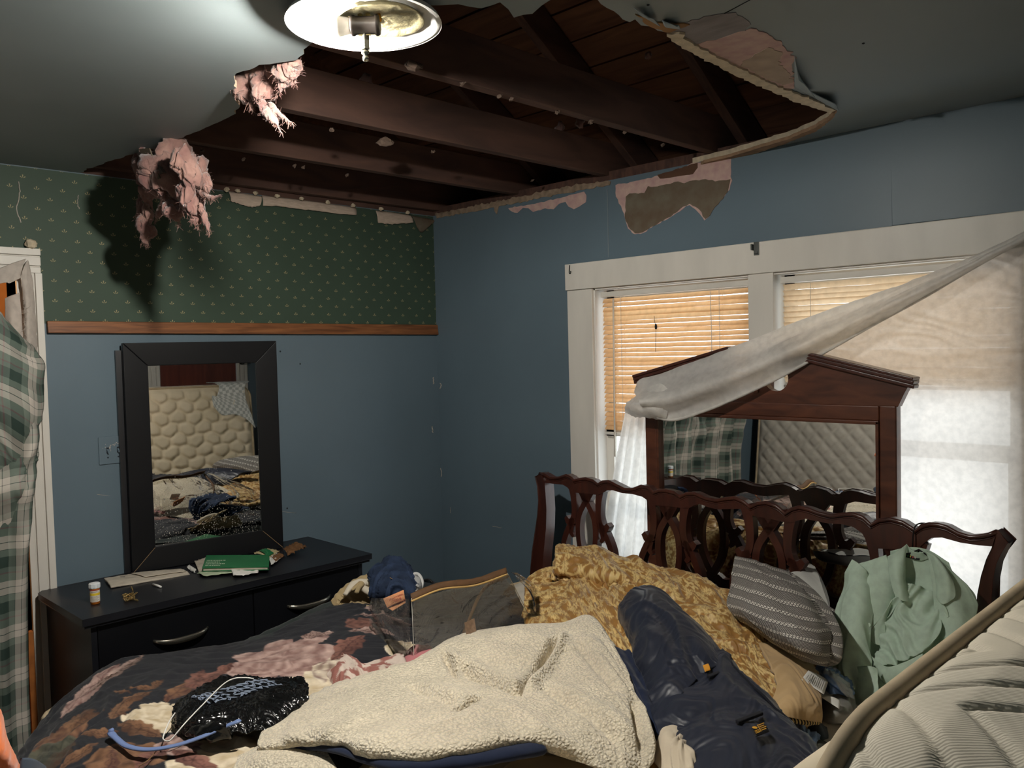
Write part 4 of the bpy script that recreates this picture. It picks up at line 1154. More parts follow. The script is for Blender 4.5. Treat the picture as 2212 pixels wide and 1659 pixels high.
def mattress(name, origin, e1, e2, L, Hh, T, qf, qb, qside, label, mats, rc=.10, res=.012, group=None, lean_dir=None, side_res=56, sstep=.010):
    """origin: lower front corner; e1 along the length, e2 along the height, front normal = e3"""
    e1 = np.asarray(e1, float); e2 = np.asarray(e2, float); e3 = np.cross(e1, e2)
    t = thing(name, tuple(origin + e1 * L / 2), label, 'mattress', group)
    def clampc(a, b):
        ca = np.clip(a, rc, L - rc); cb = np.clip(b, rc, Hh - rc)
        da, db = a - ca, b - cb; r = np.hypot(da, db)
        k = np.where(r > rc, rc / np.maximum(r, 1e-9), 1.0)
        return ca + da * k, cb + db * k
    na, nb = int(L / res), int(Hh / res)
    A, B = np.meshgrid(np.linspace(0, L, na), np.linspace(0, Hh, nb), indexing='ij')
    A2, B2 = clampc(A, B)
    edge = np.minimum(np.minimum(A, L - A), np.minimum(B, Hh - B))
    puff = .028 * np.sqrt(np.clip(edge / .12, 0, 1))
    for nm, sgn, q, off, mt in (('front_panel', 1, qf, 0.0, mats[0]), ('back_panel', -1, qb, -T, mats[1])):
        if q is None: continue
        h = puff + q(A, B) * smooth(0, .05, edge)
        G = origin + e1 * A2[..., None] + e2 * B2[..., None] + e3 * (off + sgn * h)[..., None]
        F = grid_faces(na, nb)
        if sgn < 0: F = F[:, ::-1]
        obj(nm, G.reshape(-1, 3), F, mt, t, True)
    # outline
    per = []
    for (ca, cb, a0) in ((L - rc, rc, -90), (L - rc, Hh - rc, 0), (rc, Hh - rc, 90), (rc, rc, 180)):
        for a in np.radians(np.linspace(a0, a0 + 90, 14)):
            per.append((ca + rc * math.cos(a), cb + rc * math.sin(a)))
    per = np.array(per + [per[0]])
    seg = np.linalg.norm(np.diff(per, axis=0), axis=1); cum = np.concatenate([[0], np.cumsum(seg)])
    ns = int(cum[-1] / sstep)
    s = np.linspace(0, cum[-1], ns, endpoint=False)
    O = np.stack([np.interp(s, cum, per[:, 0]), np.interp(s, cum, per[:, 1])], 1)
    tan = np.roll(O, -1, 0) - np.roll(O, 1, 0); tan /= np.linalg.norm(tan, axis=1)[:, None]
    out = np.stack([tan[:, 1], -tan[:, 0]], 1)
    w = np.linspace(0, T, side_res)
    S, Wd = np.meshgrid(s, w, indexing='ij')
    h = .022 * np.sqrt(np.clip(np.minimum(Wd, T - Wd) / .05, 0, 1)) + qside(S, Wd) * smooth(0, .02, np.minimum(Wd, T - Wd))
    G = origin + e1 * (O[:, 0][:, None] + out[:, 0][:, None] * h)[..., None] + e2 * (O[:, 1][:, None] + out[:, 1][:, None] * h)[..., None] - e3 * Wd[..., None]
    obj('border', G.reshape(-1, 3), grid_faces(ns, len(w), True), mats[2], t, True, label='quilted border')
    for off in (0.0, -T):
        P = origin + e1 * (O[:, 0] + out[:, 0] * .008)[:, None] + e2 * (O[:, 1] + out[:, 1] * .008)[:, None] + e3 * off
        obj('piping', *tube(P[::3], .0085, 8, closed=True), m_pipe, t, True)
    return t
# lying on the bed
o0 = hpt(.03, .30, .03)
mattress('bed_mattress', hpt(HL - .03, .62, .03) * 0 + hpt(.03, .62, 2.1), HBd, -HBn, HL - .06, 2.07, .30, lambda a, b: .01 * np.sin(a * 40) * np.sin(b * 40), None, lambda a, b: 0 * a, 'thick mattress on the bed buried under bedding', (m_tickw, m_tickw, m_tickw), rc=.08, res=.03, side_res=8)
# standing on its long edge at the right of the bed, leaning a little
ZT, XT = 1.41, 3.425
lean = math.radians(7)
e2 = np.array([math.sin(lean), 0, math.cos(lean)])
Hm = ZT / math.cos(lean)
ob = np.array([XT, 0, ZT]) - e2 * Hm
mattress('standing_mattress', ob + np.array([0, -.50, 0]), (0, -1, 0), e2, 2.08, Hm, .24, quilt_hex, quilt_chevron, lambda s, w: quilt_chevron(s, w * 1.0), 'cream quilted mattress standing on edge in the right foreground', (m_tick, m_rib, m_rib), rc=.10, res=.011, side_res=90, sstep=.004)
# second one leaning on the wall behind (seen in the pediment mirror)
lean = math.radians(8)
e2b = np.array([0, -math.sin(lean), math.cos(lean)])
mattress('leaning_mattress', np.array([2.05, -3.55, .012]), (-1, 0, 0), e2b, 1.92, 1.52, .26, quilt_diamond, lambda a, b: 0 * a, lambda s, w: 0 * s, 'grey diamond-quilted mattress seen in the pediment mirror', (m_grayt, m_grayt, m_grayt), rc=.08, res=.013, side_res=8)

# checkered towel over the standing mattress (seen in the dresser mirror)
def check_mat():
    m = M('grey_check_towel', srgb(206, 208, 204), rough=.85, var=.04)
    n, l, b = nodes_of(m)
    uv = n.new('ShaderNodeUVMap'); ck = n.new('ShaderNodeTexChecker'); ck.inputs['Scale'].default_value = 38
    ck.inputs[1].default_value = (*srgb(216, 218, 214), 1); ck.inputs[2].default_value = (*srgb(172, 176, 172), 1)
    l.new(uv.outputs[0], ck.inputs[0]); l.new(ck.outputs[0], b.inputs['Base Color'])
    return m
mch = check_mat()
rows = []
for i, (x, z) in enumerate([(XT + .20, ZT + .030), (XT + .13, ZT + .033), (XT + .03, ZT + .032), (XT - .022, ZT + .004), (XT - .048, ZT - .07), (XT - .062, ZT - .15), (XT - .072, ZT - .23)]):
    rows.append([(x - .002 * j, y + .035 * math.sin(i * 1.3 + j), z - (0.12 * (j == 0) + .05 * (j == 1)) * smooth(3, 6, i) + (.08 * (j == 4) * (i > 4))) for j, y in enumerate((-.51, -.56, -.62, -.70, -.78))])
G = net(rows, 60, 44); G[..., 0] -= .012 * np.abs(noise3(G[..., 1] * 14, G[..., 2] * 4, 1.)) ; G[..., 2] += .004 * noise3(G[..., 1] * 10, G[..., 0] * 10, 2.)
cloth('checked_towel', G, mch, thick=.004, label='pale grey checked towel draped over the standing mattress in the mirror', cat='towel')

# ================================================================== CURTAINS AND SHEETS AT THE WINDOW
m_sheet = cloth_translucent('translucent_curtain_panel', srgb(238, 230, 222), trans=.62, clear=.06, rough=.45, bump=.35)
m_sheet2 = cloth_translucent('white_sheer', srgb(242, 240, 236), trans=.5, clear=.04, rough=.4, bump=.25)
sc = thing('sheer_curtain', (2.4, -.06, .62), 'white translucent curtain half torn down and slung across the window', 'curtain')
def yn(rows, nu, nv):
    return net([[U(a, b, 'y', y) for a, b, y in r] for r in rows], nu, nv)
# the panel still hanging over the right half: top line under the head casing, left edge along the sag
rows = [[(2085, 560, -.036), (2150, 545, -.036), (2230, 530, -.036), (2300, 520, -.036)],
        [(1960, 640, -.036), (2080, 630, -.034), (2200, 620, -.034), (2300, 612, -.036)],
        [(1850, 720, -.036), (2000, 715, -.032), (2180, 710, -.032), (2300, 700, -.036)],
        [(1735, 790, -.036), (1900, 800, -.030), (2150, 810, -.030), (2300, 815, -.036)],
        [(1690, 880, -.036), (1900, 900, -.030), (2150, 920, -.030), (2300, 930, -.036)],
        [(1680, 1100, -.036), (1900, 1120, -.034), (2150, 1140, -.034), (2300, 1150, -.036)],
        [(1680, 1400, -.036), (1900, 1420, -.034), (2150, 1440, -.034), (2300, 1450, -.036)]]
G = yn(rows, 130, 90)
uu, vv = arc_uv(G)
zz = G[..., 2]
dsp = .006 * wrinkle(G[..., 0], zz * 2.2, 3., ang=-.12, stretch=5, freq=7) * smooth(1.0, 1.6, zz) + .003 * fbm(G[..., 0] * 5, zz * 9, 4.)
cloth('panel', G, m_sheet, sc, disp=dsp, thick=.0, label='flat translucent panel over the right window half')
# the sling: a gathered band from the top right corner down to the left
up_e = [(2290, 462), (2212, 503), (2100, 556), (1990, 600), (1880, 640), (1760, 682), (1640, 728), (1530, 770), (1430, 806), (1384, 820), (1370, 846)]
lo_e = [(2300, 480), (2212, 520), (2110, 575), (2000, 640), (1890, 700), (1780, 762), (1690, 812), (1600, 855), (1520, 888), (1450, 907), (1392, 890)]
U_e = catmull(np.array(up_e, float), 90); L_e = catmull(np.array(lo_e, float), 90)
nrow = 26
G = np.zeros((90, nrow, 3))
for i in range(90):
    s = i / 89
    for j in range(nrow):
        t = j / (nrow - 1)
        p = U_e[i] + (L_e[i] - U_e[i]) * t
        # bulges toward the room in the middle, with two long pleats
        y = -.05 - .15 * s - .08 * math.sin(math.pi * t) * (0.25 + .75 * s) - .018 * math.sin(t * 11 + s * 2.5) * (.3 + .7 * s) - .05 * t * s
        G[i, j] = U(p[0], p[1], 'y', y)
dsp = .006 * wrinkle(np.linspace(0, 1.3, 90)[:, None] + 0 * G[..., 0], np.linspace(0, .35, nrow)[None, :] + 0 * G[..., 0], 5., ang=.05, stretch=6, freq=9)
cloth('sling', G, m_sheet2, sc, disp=dsp, thick=0.0, label='gathered band slung diagonally')
# rolled lower hem of the sling
P = np.array([G[i, -1] for i in range(90)])
obj('rolled_hem', *tube(P, .004 + .003 * np.linspace(0, 1, 90), 8), m_sheet2, sc, True)
# back layer of the sling, so that it reads as a folded tube
G2 = G.copy(); G2[..., 1] = np.minimum(-.045, G[..., 1] + .13 * np.sin(np.linspace(0, math.pi, nrow))[None, :] * np.linspace(.1, 1, 90)[:, None])
pass
# knot and the tail that falls behind the headboard
rows = [[(1392, 850, -.20), (1400, 838, -.22), (1430, 830, -.24), (1450, 850, -.24)], [(1368, 862, -.21), (1385, 868, -.27), (1415, 880, -.28), (1440, 900, -.25)], [(1352, 875, -.21), (1366, 884, -.27), (1395, 893, -.27), (1440, 906, -.22)], [(1352, 890, -.19), (1370, 898, -.22), (1395, 900, -.22), (1425, 905, -.2)]]
G = yn(rows, 26, 26)
cloth('knot', G, m_sheet2, sc, disp=.008 * wrinkle(np.linspace(0, 1, 26)[:, None] + 0 * G[..., 0], np.linspace(0, 1, 26)[None] + 0 * G[..., 0], 9., ang=.8, stretch=2.5, freq=5), thick=.0)
rows = []
for py, x0, x1 in ((885, 1352, 1412), (930, 1345, 1410), (1000, 1334, 1408), (1080, 1322, 1404), (1160, 1310, 1402), (1250, 1296, 1400), (1330, 1285, 1398)):
    rows.append([(x0 + (x1 - x0) * t, py, -.085 + 0.0 * t) for t in (0, .2, .4, .6, .8, 1)])
G = yn(rows, 60, 64)
tt = np.linspace(0, 1, 64)[None, :]; ss = np.linspace(0, 1, 60)[:, None]
dsp = .020 * np.sin(tt * 26 + 2 * np.sin(ss * 2)) * (.35 + .65 * ss) + .010 * np.sin(tt * 47 + 1.7 * ss + 1) * (.3 + .7 * ss)
cloth('tail', G, m_sheet2, sc, disp=dsp, thick=.0, label='pleated tail hanging behind the headboard')

# ================================================================== DOORWAY CURTAINS
def plaid_mat():
    m = M('green_plaid_cotton', srgb(120, 130, 122), rough=.85, var=.05, bump=.2, bscale=600, bdist=.0008)
    n, l, b = nodes_of(m)
    uv = n.new('ShaderNodeUVMap'); sp = n.new('ShaderNodeSeparateXYZ'); l.new(uv.outputs[0], sp.inputs[0])
    def ramp(sock, per, off):
        a = n.new('ShaderNodeMath'); a.operation = 'MULTIPLY_ADD'; a.inputs[1].default_value = 1 / per; a.inputs[2].default_value = off; l.new(sock, a.inputs[0])
        fr = n.new('ShaderNodeMath'); fr.operation = 'FRACT'; l.new(a.outputs[0], fr.inputs[0])
        cr = n.new('ShaderNodeValToRGB'); cr.color_ramp.interpolation = 'CONSTANT'
        st = [(0, (200, 192, 182)), (.14, (54, 68, 66)), (.155, (200, 192, 182)), (.29, (112, 124, 114)), (.46, (118, 92, 94)), (.49, (104, 116, 108)), (.60, (46, 62, 56)), (.84, (112, 124, 114)), (.985, (54, 68, 66))]
        e = cr.color_ramp.elements
        e[0].position = 0; e[0].color = (*srgb(*st[0][1]), 1); e[1].position = st[1][0]; e[1].color = (*srgb(*st[1][1]), 1)
        for p, c in st[2:]:
            k = e.new(p); k.color = (*srgb(*c), 1)
        l.new(fr.outputs[0], cr.inputs[0]); return cr.outputs[0]
    mx = n.new('ShaderNodeMixRGB'); mx.inputs[0].default_value = .5
    l.new(ramp(sp.outputs['X'], .172, .05), mx.inputs[1]); l.new(ramp(sp.outputs['Y'], .172, .3), mx.inputs[2])
    l.new(mx.outputs[0], b.inputs['Base Color'])
    return m
m_plaid = plaid_mat()
pcx = thing('plaid_curtain', (.08, -2.6, 0.0), 'green and cream plaid curtain bunched in the doorway', 'curtain')
# main fall, from the doorway's far side to the near casing
ys = np.linspace(-3.42, -2.135, 150); zs2 = np.linspace(0.02, 1.0, 90)
Y, S = np.meshgrid(ys, zs2, indexing='ij')
topz = 2.16 - .44 * smooth(-2.55, -2.14, Y)
Zc = .03 + (topz - .03) * (S - .02) / .98
# right edge of the cloth wanders: out over the casing at mid height, back at the bottom
shift = .04 * np.exp(-((Zc - 1.45) / .25) ** 2) - .02 * smooth(1.0, .2, Zc)
X = .085 + .030 * np.sin(Y * 31 + 1.2 * np.sin(Zc * 3)) * smooth(.0, .3, Zc + .2) + .016 * np.sin(Y * 67 + Zc * 2) + .045 * np.exp(-((Zc - 1.35) / .3) ** 2)
X = X + .022 * wrinkle(Y, Zc, 2., ang=.9, stretch=2.2, freq=4.5) * smooth(2.0, 1.4, Zc) * smooth(.75, 1.1, Zc) * 1.6
G = np.stack([X, Y + shift * smooth(-2.6, -2.1, Y), Zc], -1)
uvp = np.stack([(Y + 3.42) * 1.25, Zc], -1)
cloth('drape', G, m_plaid, pcx, thick=.003, uv=uvp)
# bunched flounce that spills over the casing
def flounce(rows, seed, nu=56, nv=44, uvo=(0, 0)):
    G = net([[U(a, b, 'x', x) for a, b, x in r] for r in rows], nu, nv)
    u, v = arc_uv(G)
    cloth('flounce', G, m_plaid, pcx, disp=.012 * wrinkle(u, v, seed, ang=.7, stretch=3, freq=7), thick=.003, uv=np.stack([u + uvo[0], v + uvo[1]], -1))
flounce([[(-60, 640, .10), (-20, 660, .12), (10, 690, .14), (30, 720, .13)], [(-60, 760, .16), (-10, 750, .20), (45, 765, .20), (88, 770, .12)], [(-60, 860, .18), (0, 850, .24), (60, 838, .22), (95, 815, .14)], [(-60, 930, .18), (0, 920, .22), (50, 905, .22), (88, 890, .14)], [(-60, 990, .15), (0, 985, .18), (40, 975, .18), (80, 940, .12)], [(-60, 1040, .12), (10, 1040, .14), (45, 1030, .14), (78, 985, .10)]], 1., uvo=(.03, .1))
flounce([[(-60, 1010, .12), (0, 1000, .15), (40, 990, .17), (78, 985, .13)], [(-60, 1060, .14), (0, 1060, .18), (40, 1050, .19), (74, 1025, .12)], [(-60, 1110, .12), (0, 1100, .15), (35, 1090, .15), (64, 1060, .10)], [(-60, 1160, .10), (0, 1150, .11), (30, 1140, .11), (58, 1110, .09)]], 4., uvo=(.1, .05))

# torn lining above it
m_lining = cloth_translucent('dirty_white_lining', srgb(204, 194, 184), trans=.22, clear=0.0, rough=.8)
lc = thing('lining_curtain', (.05, -2.3, 1.2), 'dirty white lining torn and drooping at the top of the doorway', 'curtain')
rows = [[(-90, 605, .035), (0, 580, .035), (30, 568, .035), (56, 560, .03)], [(-90, 625, .05), (0, 604, .06), (25, 600, .06), (48, 580, .05)], [(-90, 640, .06), (5, 612, .07), (20, 612, .07), (42, 600, .05)]]
G = net([[U(a, b, 'x', x) for a, b, x in r] for r in rows], 24, 40)
cloth('droop', G, m_lining, lc, disp=.006 * wrinkle(*arc_uv(G), 1., ang=.4, stretch=4, freq=9), thick=.002)
rows = [[(44, 598, .05), (50, 580, .05), (58, 563, .04), (60, 566, .03)], [(50, 640, .05), (56, 630, .06), (64, 620, .05), (70, 610, .04)], [(54, 690, .06), (60, 690, .07), (68, 690, .06), (76, 690, .04)], [(52, 740, .06), (60, 745, .08), (70, 750, .07), (80, 755, .045)], [(46, 775, .06), (56, 780, .07), (68, 785, .07), (82, 790, .05)]]
G = net([[U(a, b, 'x', x) for a, b, x in r] for r in rows], 50, 24)
cloth('strip', G, m_lining, lc, disp=.005 * wrinkle(*arc_uv(G), 2., ang=.1, stretch=5, freq=12), thick=.002)
rows = [[(12, 645, .03), (22, 640, .04), (32, 636, .045), (42, 632, .045)], [(11, 690, .03), (24, 690, .05), (36, 690, .05), (47, 690, .05)], [(12, 740, .03), (24, 745, .06), (38, 750, .06), (50, 752, .05)], [(14, 800, .03), (26, 805, .05), (38, 810, .05), (48, 815, .05)]]
G = net([[U(a, b, 'x', x) for a, b, x in r] for r in rows], 40, 24)
cloth('strip', G, m_lining, lc, disp=.006 * wrinkle(*arc_uv(G), 3., ang=.1, stretch=5, freq=12), thick=.002)
# frayed torn edge
rs = np.random.RandomState(6)
parts = []
for i in range(60):
    py = rs.uniform(640, 770); px = 52 + (py - 640) * .03 + rs.normal(0, 1.5)
    a = U(px, py, 'x', .07); parts.append(tube([a, a + rs.normal(0, .006, 3), a + rs.normal(0, .009, 3)], .0006, 4))
obj('frayed_threads', *merge(parts), m_lining, lc, kind='stuff')

# ================================================================== BEDDING
# ---- dark floral comforter
def proj_xy(px, py, z=.72): return U(px, py, 'z', z)[:2]
sil = [(20, 1720, .66), (72, 1606, .66), (148, 1518, .67), (245, 1440, .68), (400, 1413, .68), (560, 1385, .69), (650, 1348, .72), (740, 1318, .73), (900, 1300, .70)]
row1 = [U(a, b, 'z', z) for a, b, z in sil]
hid2 = [p + np.array([-.10, -.02, -.42]) for p in row1]
hid1 = [p + np.array([-.07, -.01, -.12]) for p in row1]
rA = [U(a, b, 'z', z) for a, b, z in [(90, 1740, .70), (150, 1640, .715), (230, 1560, .725), (320, 1490, .725), (460, 1455, .72), (600, 1425, .725), (690, 1390, .745), (780, 1360, .75), (910, 1330, .71)]]
rB = [U(a, b, 'z', z) for a, b, z in [(220, 1760, .70), (280, 1670, .71), (350, 1600, .715), (430, 1530, .715), (540, 1490, .715), (640, 1460, .72), (730, 1430, .735), (820, 1395, .73), (920, 1360, .70)]]
rC = [U(a, b, 'z', z) for a, b, z in [(400, 1780, .69), (440, 1700, .70), (500, 1630, .70), (560, 1570, .70), (650, 1520, .70), (730, 1485, .705), (800, 1455, .705), (860, 1430, .70), (930, 1400, .69)]]
rD = [U(a, b, 'z', z) for a, b, z in [(640, 1800, .68), (700, 1720, .68), (760, 1650, .68), (820, 1590, .68), (880, 1540, .68), (920, 1500, .68), (960, 1475, .68), (980, 1455, .68), (1000, 1430, .68)]]
ext = [U(a, b, 'z', z) for a, b, z in [(1090, 1262, .66), (1110, 1275, .68), (1120, 1300, .69), (1150, 1340, .69), (1200, 1380, .68)]]
row1.append(ext[0]); rA.append(ext[1]); rB.append(ext[2]); rC.append(ext[3]); rD.append(ext[4]); hid1.append(ext[0] + np.array([-.05, .05, -.1])); hid2.append(ext[0] + np.array([-.08, .08, -.3]))
G = net([hid2, hid1, row1, rA, rB, rC, rD], 300, 460)
u, v = arc_uv(G)
dsp = .012 * wrinkle(u, v, 11., ang=1.2, stretch=3.4, freq=3.8) + .011 * wrinkle(u, v, 17., ang=1.0, stretch=4, freq=8) + .003 * fbm(u * 16, v * 16, 3.)
# colours of the print
x, y = G[..., 0], G[..., 1]
x = x + .014 * fbm(u * 9, v * 9, 2.); y = y + .014 * fbm(u * 9, v * 9, 8.)
colr = np.zeros(G.shape) + np.array(srgb(36, 37, 42))
def flower(cx, cyy, R, npet, ph, inner, outer, depth=.28):
    global colr
    dx, dy = x - cx, y - cyy
    r = np.hypot(dx, dy) / R; th = np.arctan2(dy, dx)
    lim = 1 - depth + depth * np.abs(np.cos(th * npet / 2 + ph)) ** .6 + .10 * fbm(th * 2 + ph, r * 2, ph, 2)
    msk = smooth(.02, -.02, r - lim)
    ring = .5 + .5 * np.sin(r * 13 + 2.2 * np.abs(np.cos(th * npet / 2 + ph)) + 2 * fbm(x * 14, y * 14, ph, 3))
    shade = np.clip(.25 + .55 * ring * (.5 + .5 * r) + .25 * fbm(x * 40, y * 40, ph, 3), 0, 1)
    c = np.array(inner) * (1 - shade[..., None]) + np.array(outer) * shade[..., None]
    colr = colr * (1 - msk[..., None]) + c * msk[..., None]
def leaf(cx, cyy, L, Wd, ang, c1, c2):
    global colr
    dx, dy = x - cx, y - cyy
    a = (dx * math.cos(ang) + dy * math.sin(ang)) / L; b = (-dx * math.sin(ang) + dy * math.cos(ang)) / Wd
    w = (1 - np.clip(np.abs(a), 0, 1) ** 1.7) * (1 + .15 * np.sin(a * 14))
    msk = smooth(.04, -.04, np.abs(b) - w) * (np.abs(a) < 1)
    vein = smooth(.16, .0, np.abs(np.abs(b) - .5 * np.abs(np.sin(a * 9)))) * .4 + smooth(.12, 0, np.abs(b)) * .5
    t = np.clip(.5 + .4 * fbm(x * 22, y * 22, L, 3) + .3 * b - vein, 0, 1)
    c = np.array(c1) * (1 - t[..., None]) + np.array(c2) * t[..., None]
    colr = colr * (1 - msk[..., None]) + c * msk[..., None]
MAU1, MAU2 = srgb(112, 80, 76), srgb(196, 168, 158)
ROS1, ROS2 = srgb(74, 48, 44), srgb(142, 100, 88)
CRM1, CRM2 = srgb(176, 156, 122), srgb(232, 220, 198)
OCH1, OCH2 = srgb(70, 48, 38), srgb(138, 102, 76)
for (px, py, R, n, ph, i1, o1) in [(605, 1436, .17, 7, .2, MAU1, MAU2), (560, 1452, .09, 5, 1., MAU1, MAU2), (782, 1372, .055, 5, .6, ROS1, ROS2), (350, 1560, .10, 6, .5, CRM1, CRM2), (480, 1600, .13, 6, .2, CRM1, CRM2), (270, 1650, .09, 6, .9, OCH1, OCH2), (135, 1590, .07, 5, .3, ROS1, OCH2), (690, 1490, .12, 5, .1, CRM1, CRM2), (480, 1660, .14, 6, 1.3, CRM1, CRM2), (610, 1575, .12, 6, 1.9, CRM1, CRM2), (385, 1615, .06, 5, 2.2, ROS1, MAU2), (868, 1400, .07, 5, .4, CRM1, CRM2), (725, 1455, .07, 6, 1.4, MAU1, CRM2), (440, 1580, .07, 5, 2.6, CRM1, CRM2)]:
    c = proj_xy(px, py); flower(c[0], c[1], R, n, ph, i1, o1)
for (px, py, L, Wd, an, c1, c2) in [(170, 1640, .06, .022, 1.9, OCH1, OCH2), (215, 1600, .05, .02, .8, OCH1, OCH2), (240, 1660, .07, .02, 2.7, ROS1, OCH2), (200, 1480, .20, .04, 2.4, MAU1, MAU2), (260, 1450, .16, .03, 2.3, OCH1, MAU2), (280, 1530, .07, .03, 2.0, OCH1, OCH2), (180, 1560, .08, .035, 2.6, OCH1, OCH2), (310, 1500, .035, .015, 1.0, OCH1, OCH2), (340, 1490, .03, .014, 2.0, OCH1, OCH2), (265, 1510, .03, .013, .5, OCH1, OCH2), (255, 1555, .06, .03, 2.5, OCH1, OCH2), (400, 1500, .10, .03, 2.2, ROS1, OCH2), (430, 1480, .09, .03, 2.6, ROS1, ROS2), (470, 1465, .08, .03, 2.2, ROS1, ROS2), (690, 1395, .05, .025, .9, ROS1, MAU2), (800, 1350, .07, .012, 1.3, ROS1, MAU2), (830, 1340, .09, .012, 1.9, ROS1, MAU2), (800, 1330, .07, .02, 2.6, ROS1, MAU2), (860, 1350, .06, .012, .6, ROS1, MAU2), (800, 1385, .08, .03, 1.0, ROS1, MAU2), (750, 1420, .10, .04, 2.0, ROS1, ROS2), (300, 1590, .08, .03, .4, OCH1, OCH2), (330, 1640, .07, .03, 2.2, ROS1, ROS2), (120, 1640, .07, .03, 2.2, OCH1, srgb(70, 72, 60)), (90, 1620, .09, .05, 1.3, srgb(56, 58, 50), srgb(92, 90, 76)), (420, 1640, .08, .03, .3, ROS1, ROS2)]:
    c = proj_xy(px, py); leaf(c[0], c[1], L, Wd, an, c1, c2)
m_floral = M('dark_floral_print', rough=.8, var=.06, vscale=60, bump=.2, bscale=700, attr=True, spec=.2, sheen=.1, bdist=.0008)
cloth('floral_comforter', G, m_floral, disp=dsp, thick=.03, col=colr, label='dark comforter printed with large mauve and cream flowers', cat='comforter')

# ---- dark green cloth stuffed between dresser and bed
m_dkgreen = fabric('dark_green_cotton', srgb(30, 40, 38))
G = pnet([[(430, 1415, .70), (520, 1388, .70), (620, 1345, .70), (720, 1300, .70), (890, 1262, .70)], [(440, 1424, .705), (530, 1400, .71), (630, 1360, .71), (730, 1315, .715), (900, 1280, .71)], [(450, 1450, .69), (540, 1425, .69), (640, 1380, .69), (740, 1335, .69), (910, 1310, .69)]], 30, 60)
cloth('green_sheet', G, m_dkgreen, disp=.006 * wrinkle(*arc_uv(G), 21., ang=1., stretch=3, freq=8), thick=.01, label='dark green sheet showing between floral comforter and dresser', cat='sheet')

# ---- gold damask comforter
def damask(u, v):
    """leafy scroll pattern, 1 = raised satin figure"""
    out = np.zeros(np.shape(u))
    for (ou, ov, flip) in ((0, 0, 1), (.11, .13, -1)):
        a = ((u + ou) / .22) % 1 - .5; b = ((v + ov) / .26) % 1 - .5
        a = a * .22 * flip; b = b * .26
        wob = .004 * np.sin(b * 90) + .004 * np.sin(a * 110)
        r = np.hypot(a, b); th = np.arctan2(b, a)
        fl = (r < .020 * (1 + .35 * np.cos(5 * th))) * (r > .006)
        out = np.maximum(out, fl * 1.0)
        for k, (ang, dist, L, Wd) in enumerate([(.5, .052, .045, .019), (1.45, .060, .048, .021), (2.5, .055, .046, .019), (3.6, .050, .044, .018), (4.6, .064, .050, .022), (5.6, .054, .046, .019), (.0, .088, .028, .012), (3.1, .090, .028, .012)]):
            cx, cy2 = dist * math.cos(ang), dist * math.sin(ang)
            d = ang + .55
            p = (a - cx) * math.cos(d) + (b - cy2) * math.sin(d); q = -(a - cx) * math.sin(d) + (b - cy2) * math.cos(d)
            q = q + 5.0 * p * p + wob * .3
            w = Wd * np.clip(1 - (p / L) ** 2, 0, 1) * (.72 + .28 * np.cos(p * 420))
            m = smooth(.0015, -.0015, np.abs(q) - w) * (np.abs(p) < L)
            vein = smooth(.0018, .0008, np.abs(q)) + .8 * smooth(.0016, .0006, np.abs(((np.abs(q) - p * .8) / .009) % 1 - .5) * .009)
            out = np.maximum(out, m * (1 - .75 * np.clip(vein, 0, 1)))
        stem = np.abs(np.abs(a) - .045 - .025 * np.sin(b * 24)) < .0022
        out = np.maximum(out, stem * .9)
    return out
crest = [(1203, 1196, .835), (1290, 1198, .84), (1400, 1232, .84), (1500, 1264, .83), (1600, 1312, .80), (1690, 1370, .77), (1768, 1440, .72)]
c1 = [U(a, b, 'z', z) for a, b, z in crest]
cb2 = [p + np.array([.02, .10, -.22]) for p in c1]; cb1 = [p + np.array([.01, .06, -.05]) for p in c1]
rows = [cb2, cb1, c1]
for r in [[(1200, 1226, .835), (1275, 1232, .835), (1385, 1258, .83), (1480, 1295, .82), (1570, 1345, .79), (1665, 1405, .76), (1766, 1490, .71)],
          [(1192, 1246, .79), (1280, 1262, .775), (1370, 1276, .80), (1455, 1320, .80), (1550, 1375, .78), (1650, 1435, .745), (1768, 1530, .70)],
          [(1150, 1258, .775), (1240, 1268, .77), (1350, 1308, .80), (1435, 1355, .79), (1535, 1412, .76), (1635, 1475, .72), (1765, 1556, .68)],
          [(1136, 1300, .745), (1230, 1310, .765), (1330, 1352, .78), (1420, 1400, .775), (1515, 1460, .745), (1610, 1520, .71), (1720, 1590, .67)],
          [(1140, 1360, .71), (1220, 1375, .735), (1310, 1410, .745), (1400, 1460, .74), (1490, 1520, .715), (1580, 1580, .69), (1680, 1640, .66)],
          [(1150, 1430, .68), (1230, 1440, .69), (1310, 1470, .69), (1400, 1520, .69), (1480, 1580, .68), (1560, 1640, .67), (1660, 1700, .65)]]:
    rows.append([U(a, b, 'z', z) for a, b, z in r])
G = net(rows, 300, 420)
u, v = arc_uv(G)
dsp = .030 * wrinkle(u, v, 31., ang=.5, stretch=2.0, freq=4.4) + .014 * wrinkle(u, v, 37., ang=1.4, stretch=2.6, freq=9) + .004 * fbm(u * 14, v * 14, 1.)
uu2 = u + .01 * fbm(u * 6, v * 6, 4.); vv2 = v + .01 * fbm(u * 6, v * 6, 9.)
dm = damask(uu2, vv2)
ca, cb = np.array(srgb(150, 108, 52)), np.array(srgb(214, 186, 126))
colr = ca * (1 - dm[..., None]) + cb * dm[..., None]
m_gold = M('gold_damask', rough=.5, var=.08, vscale=40, bump=.15, bscale=500, attr=True, spec=.35, sheen=.2, bdist=.0008)
gold = cloth('damask_comforter', G, m_gold, disp=dsp, thick=.02, col=colr, label='gold damask comforter heaped before the headboard', cat='comforter')
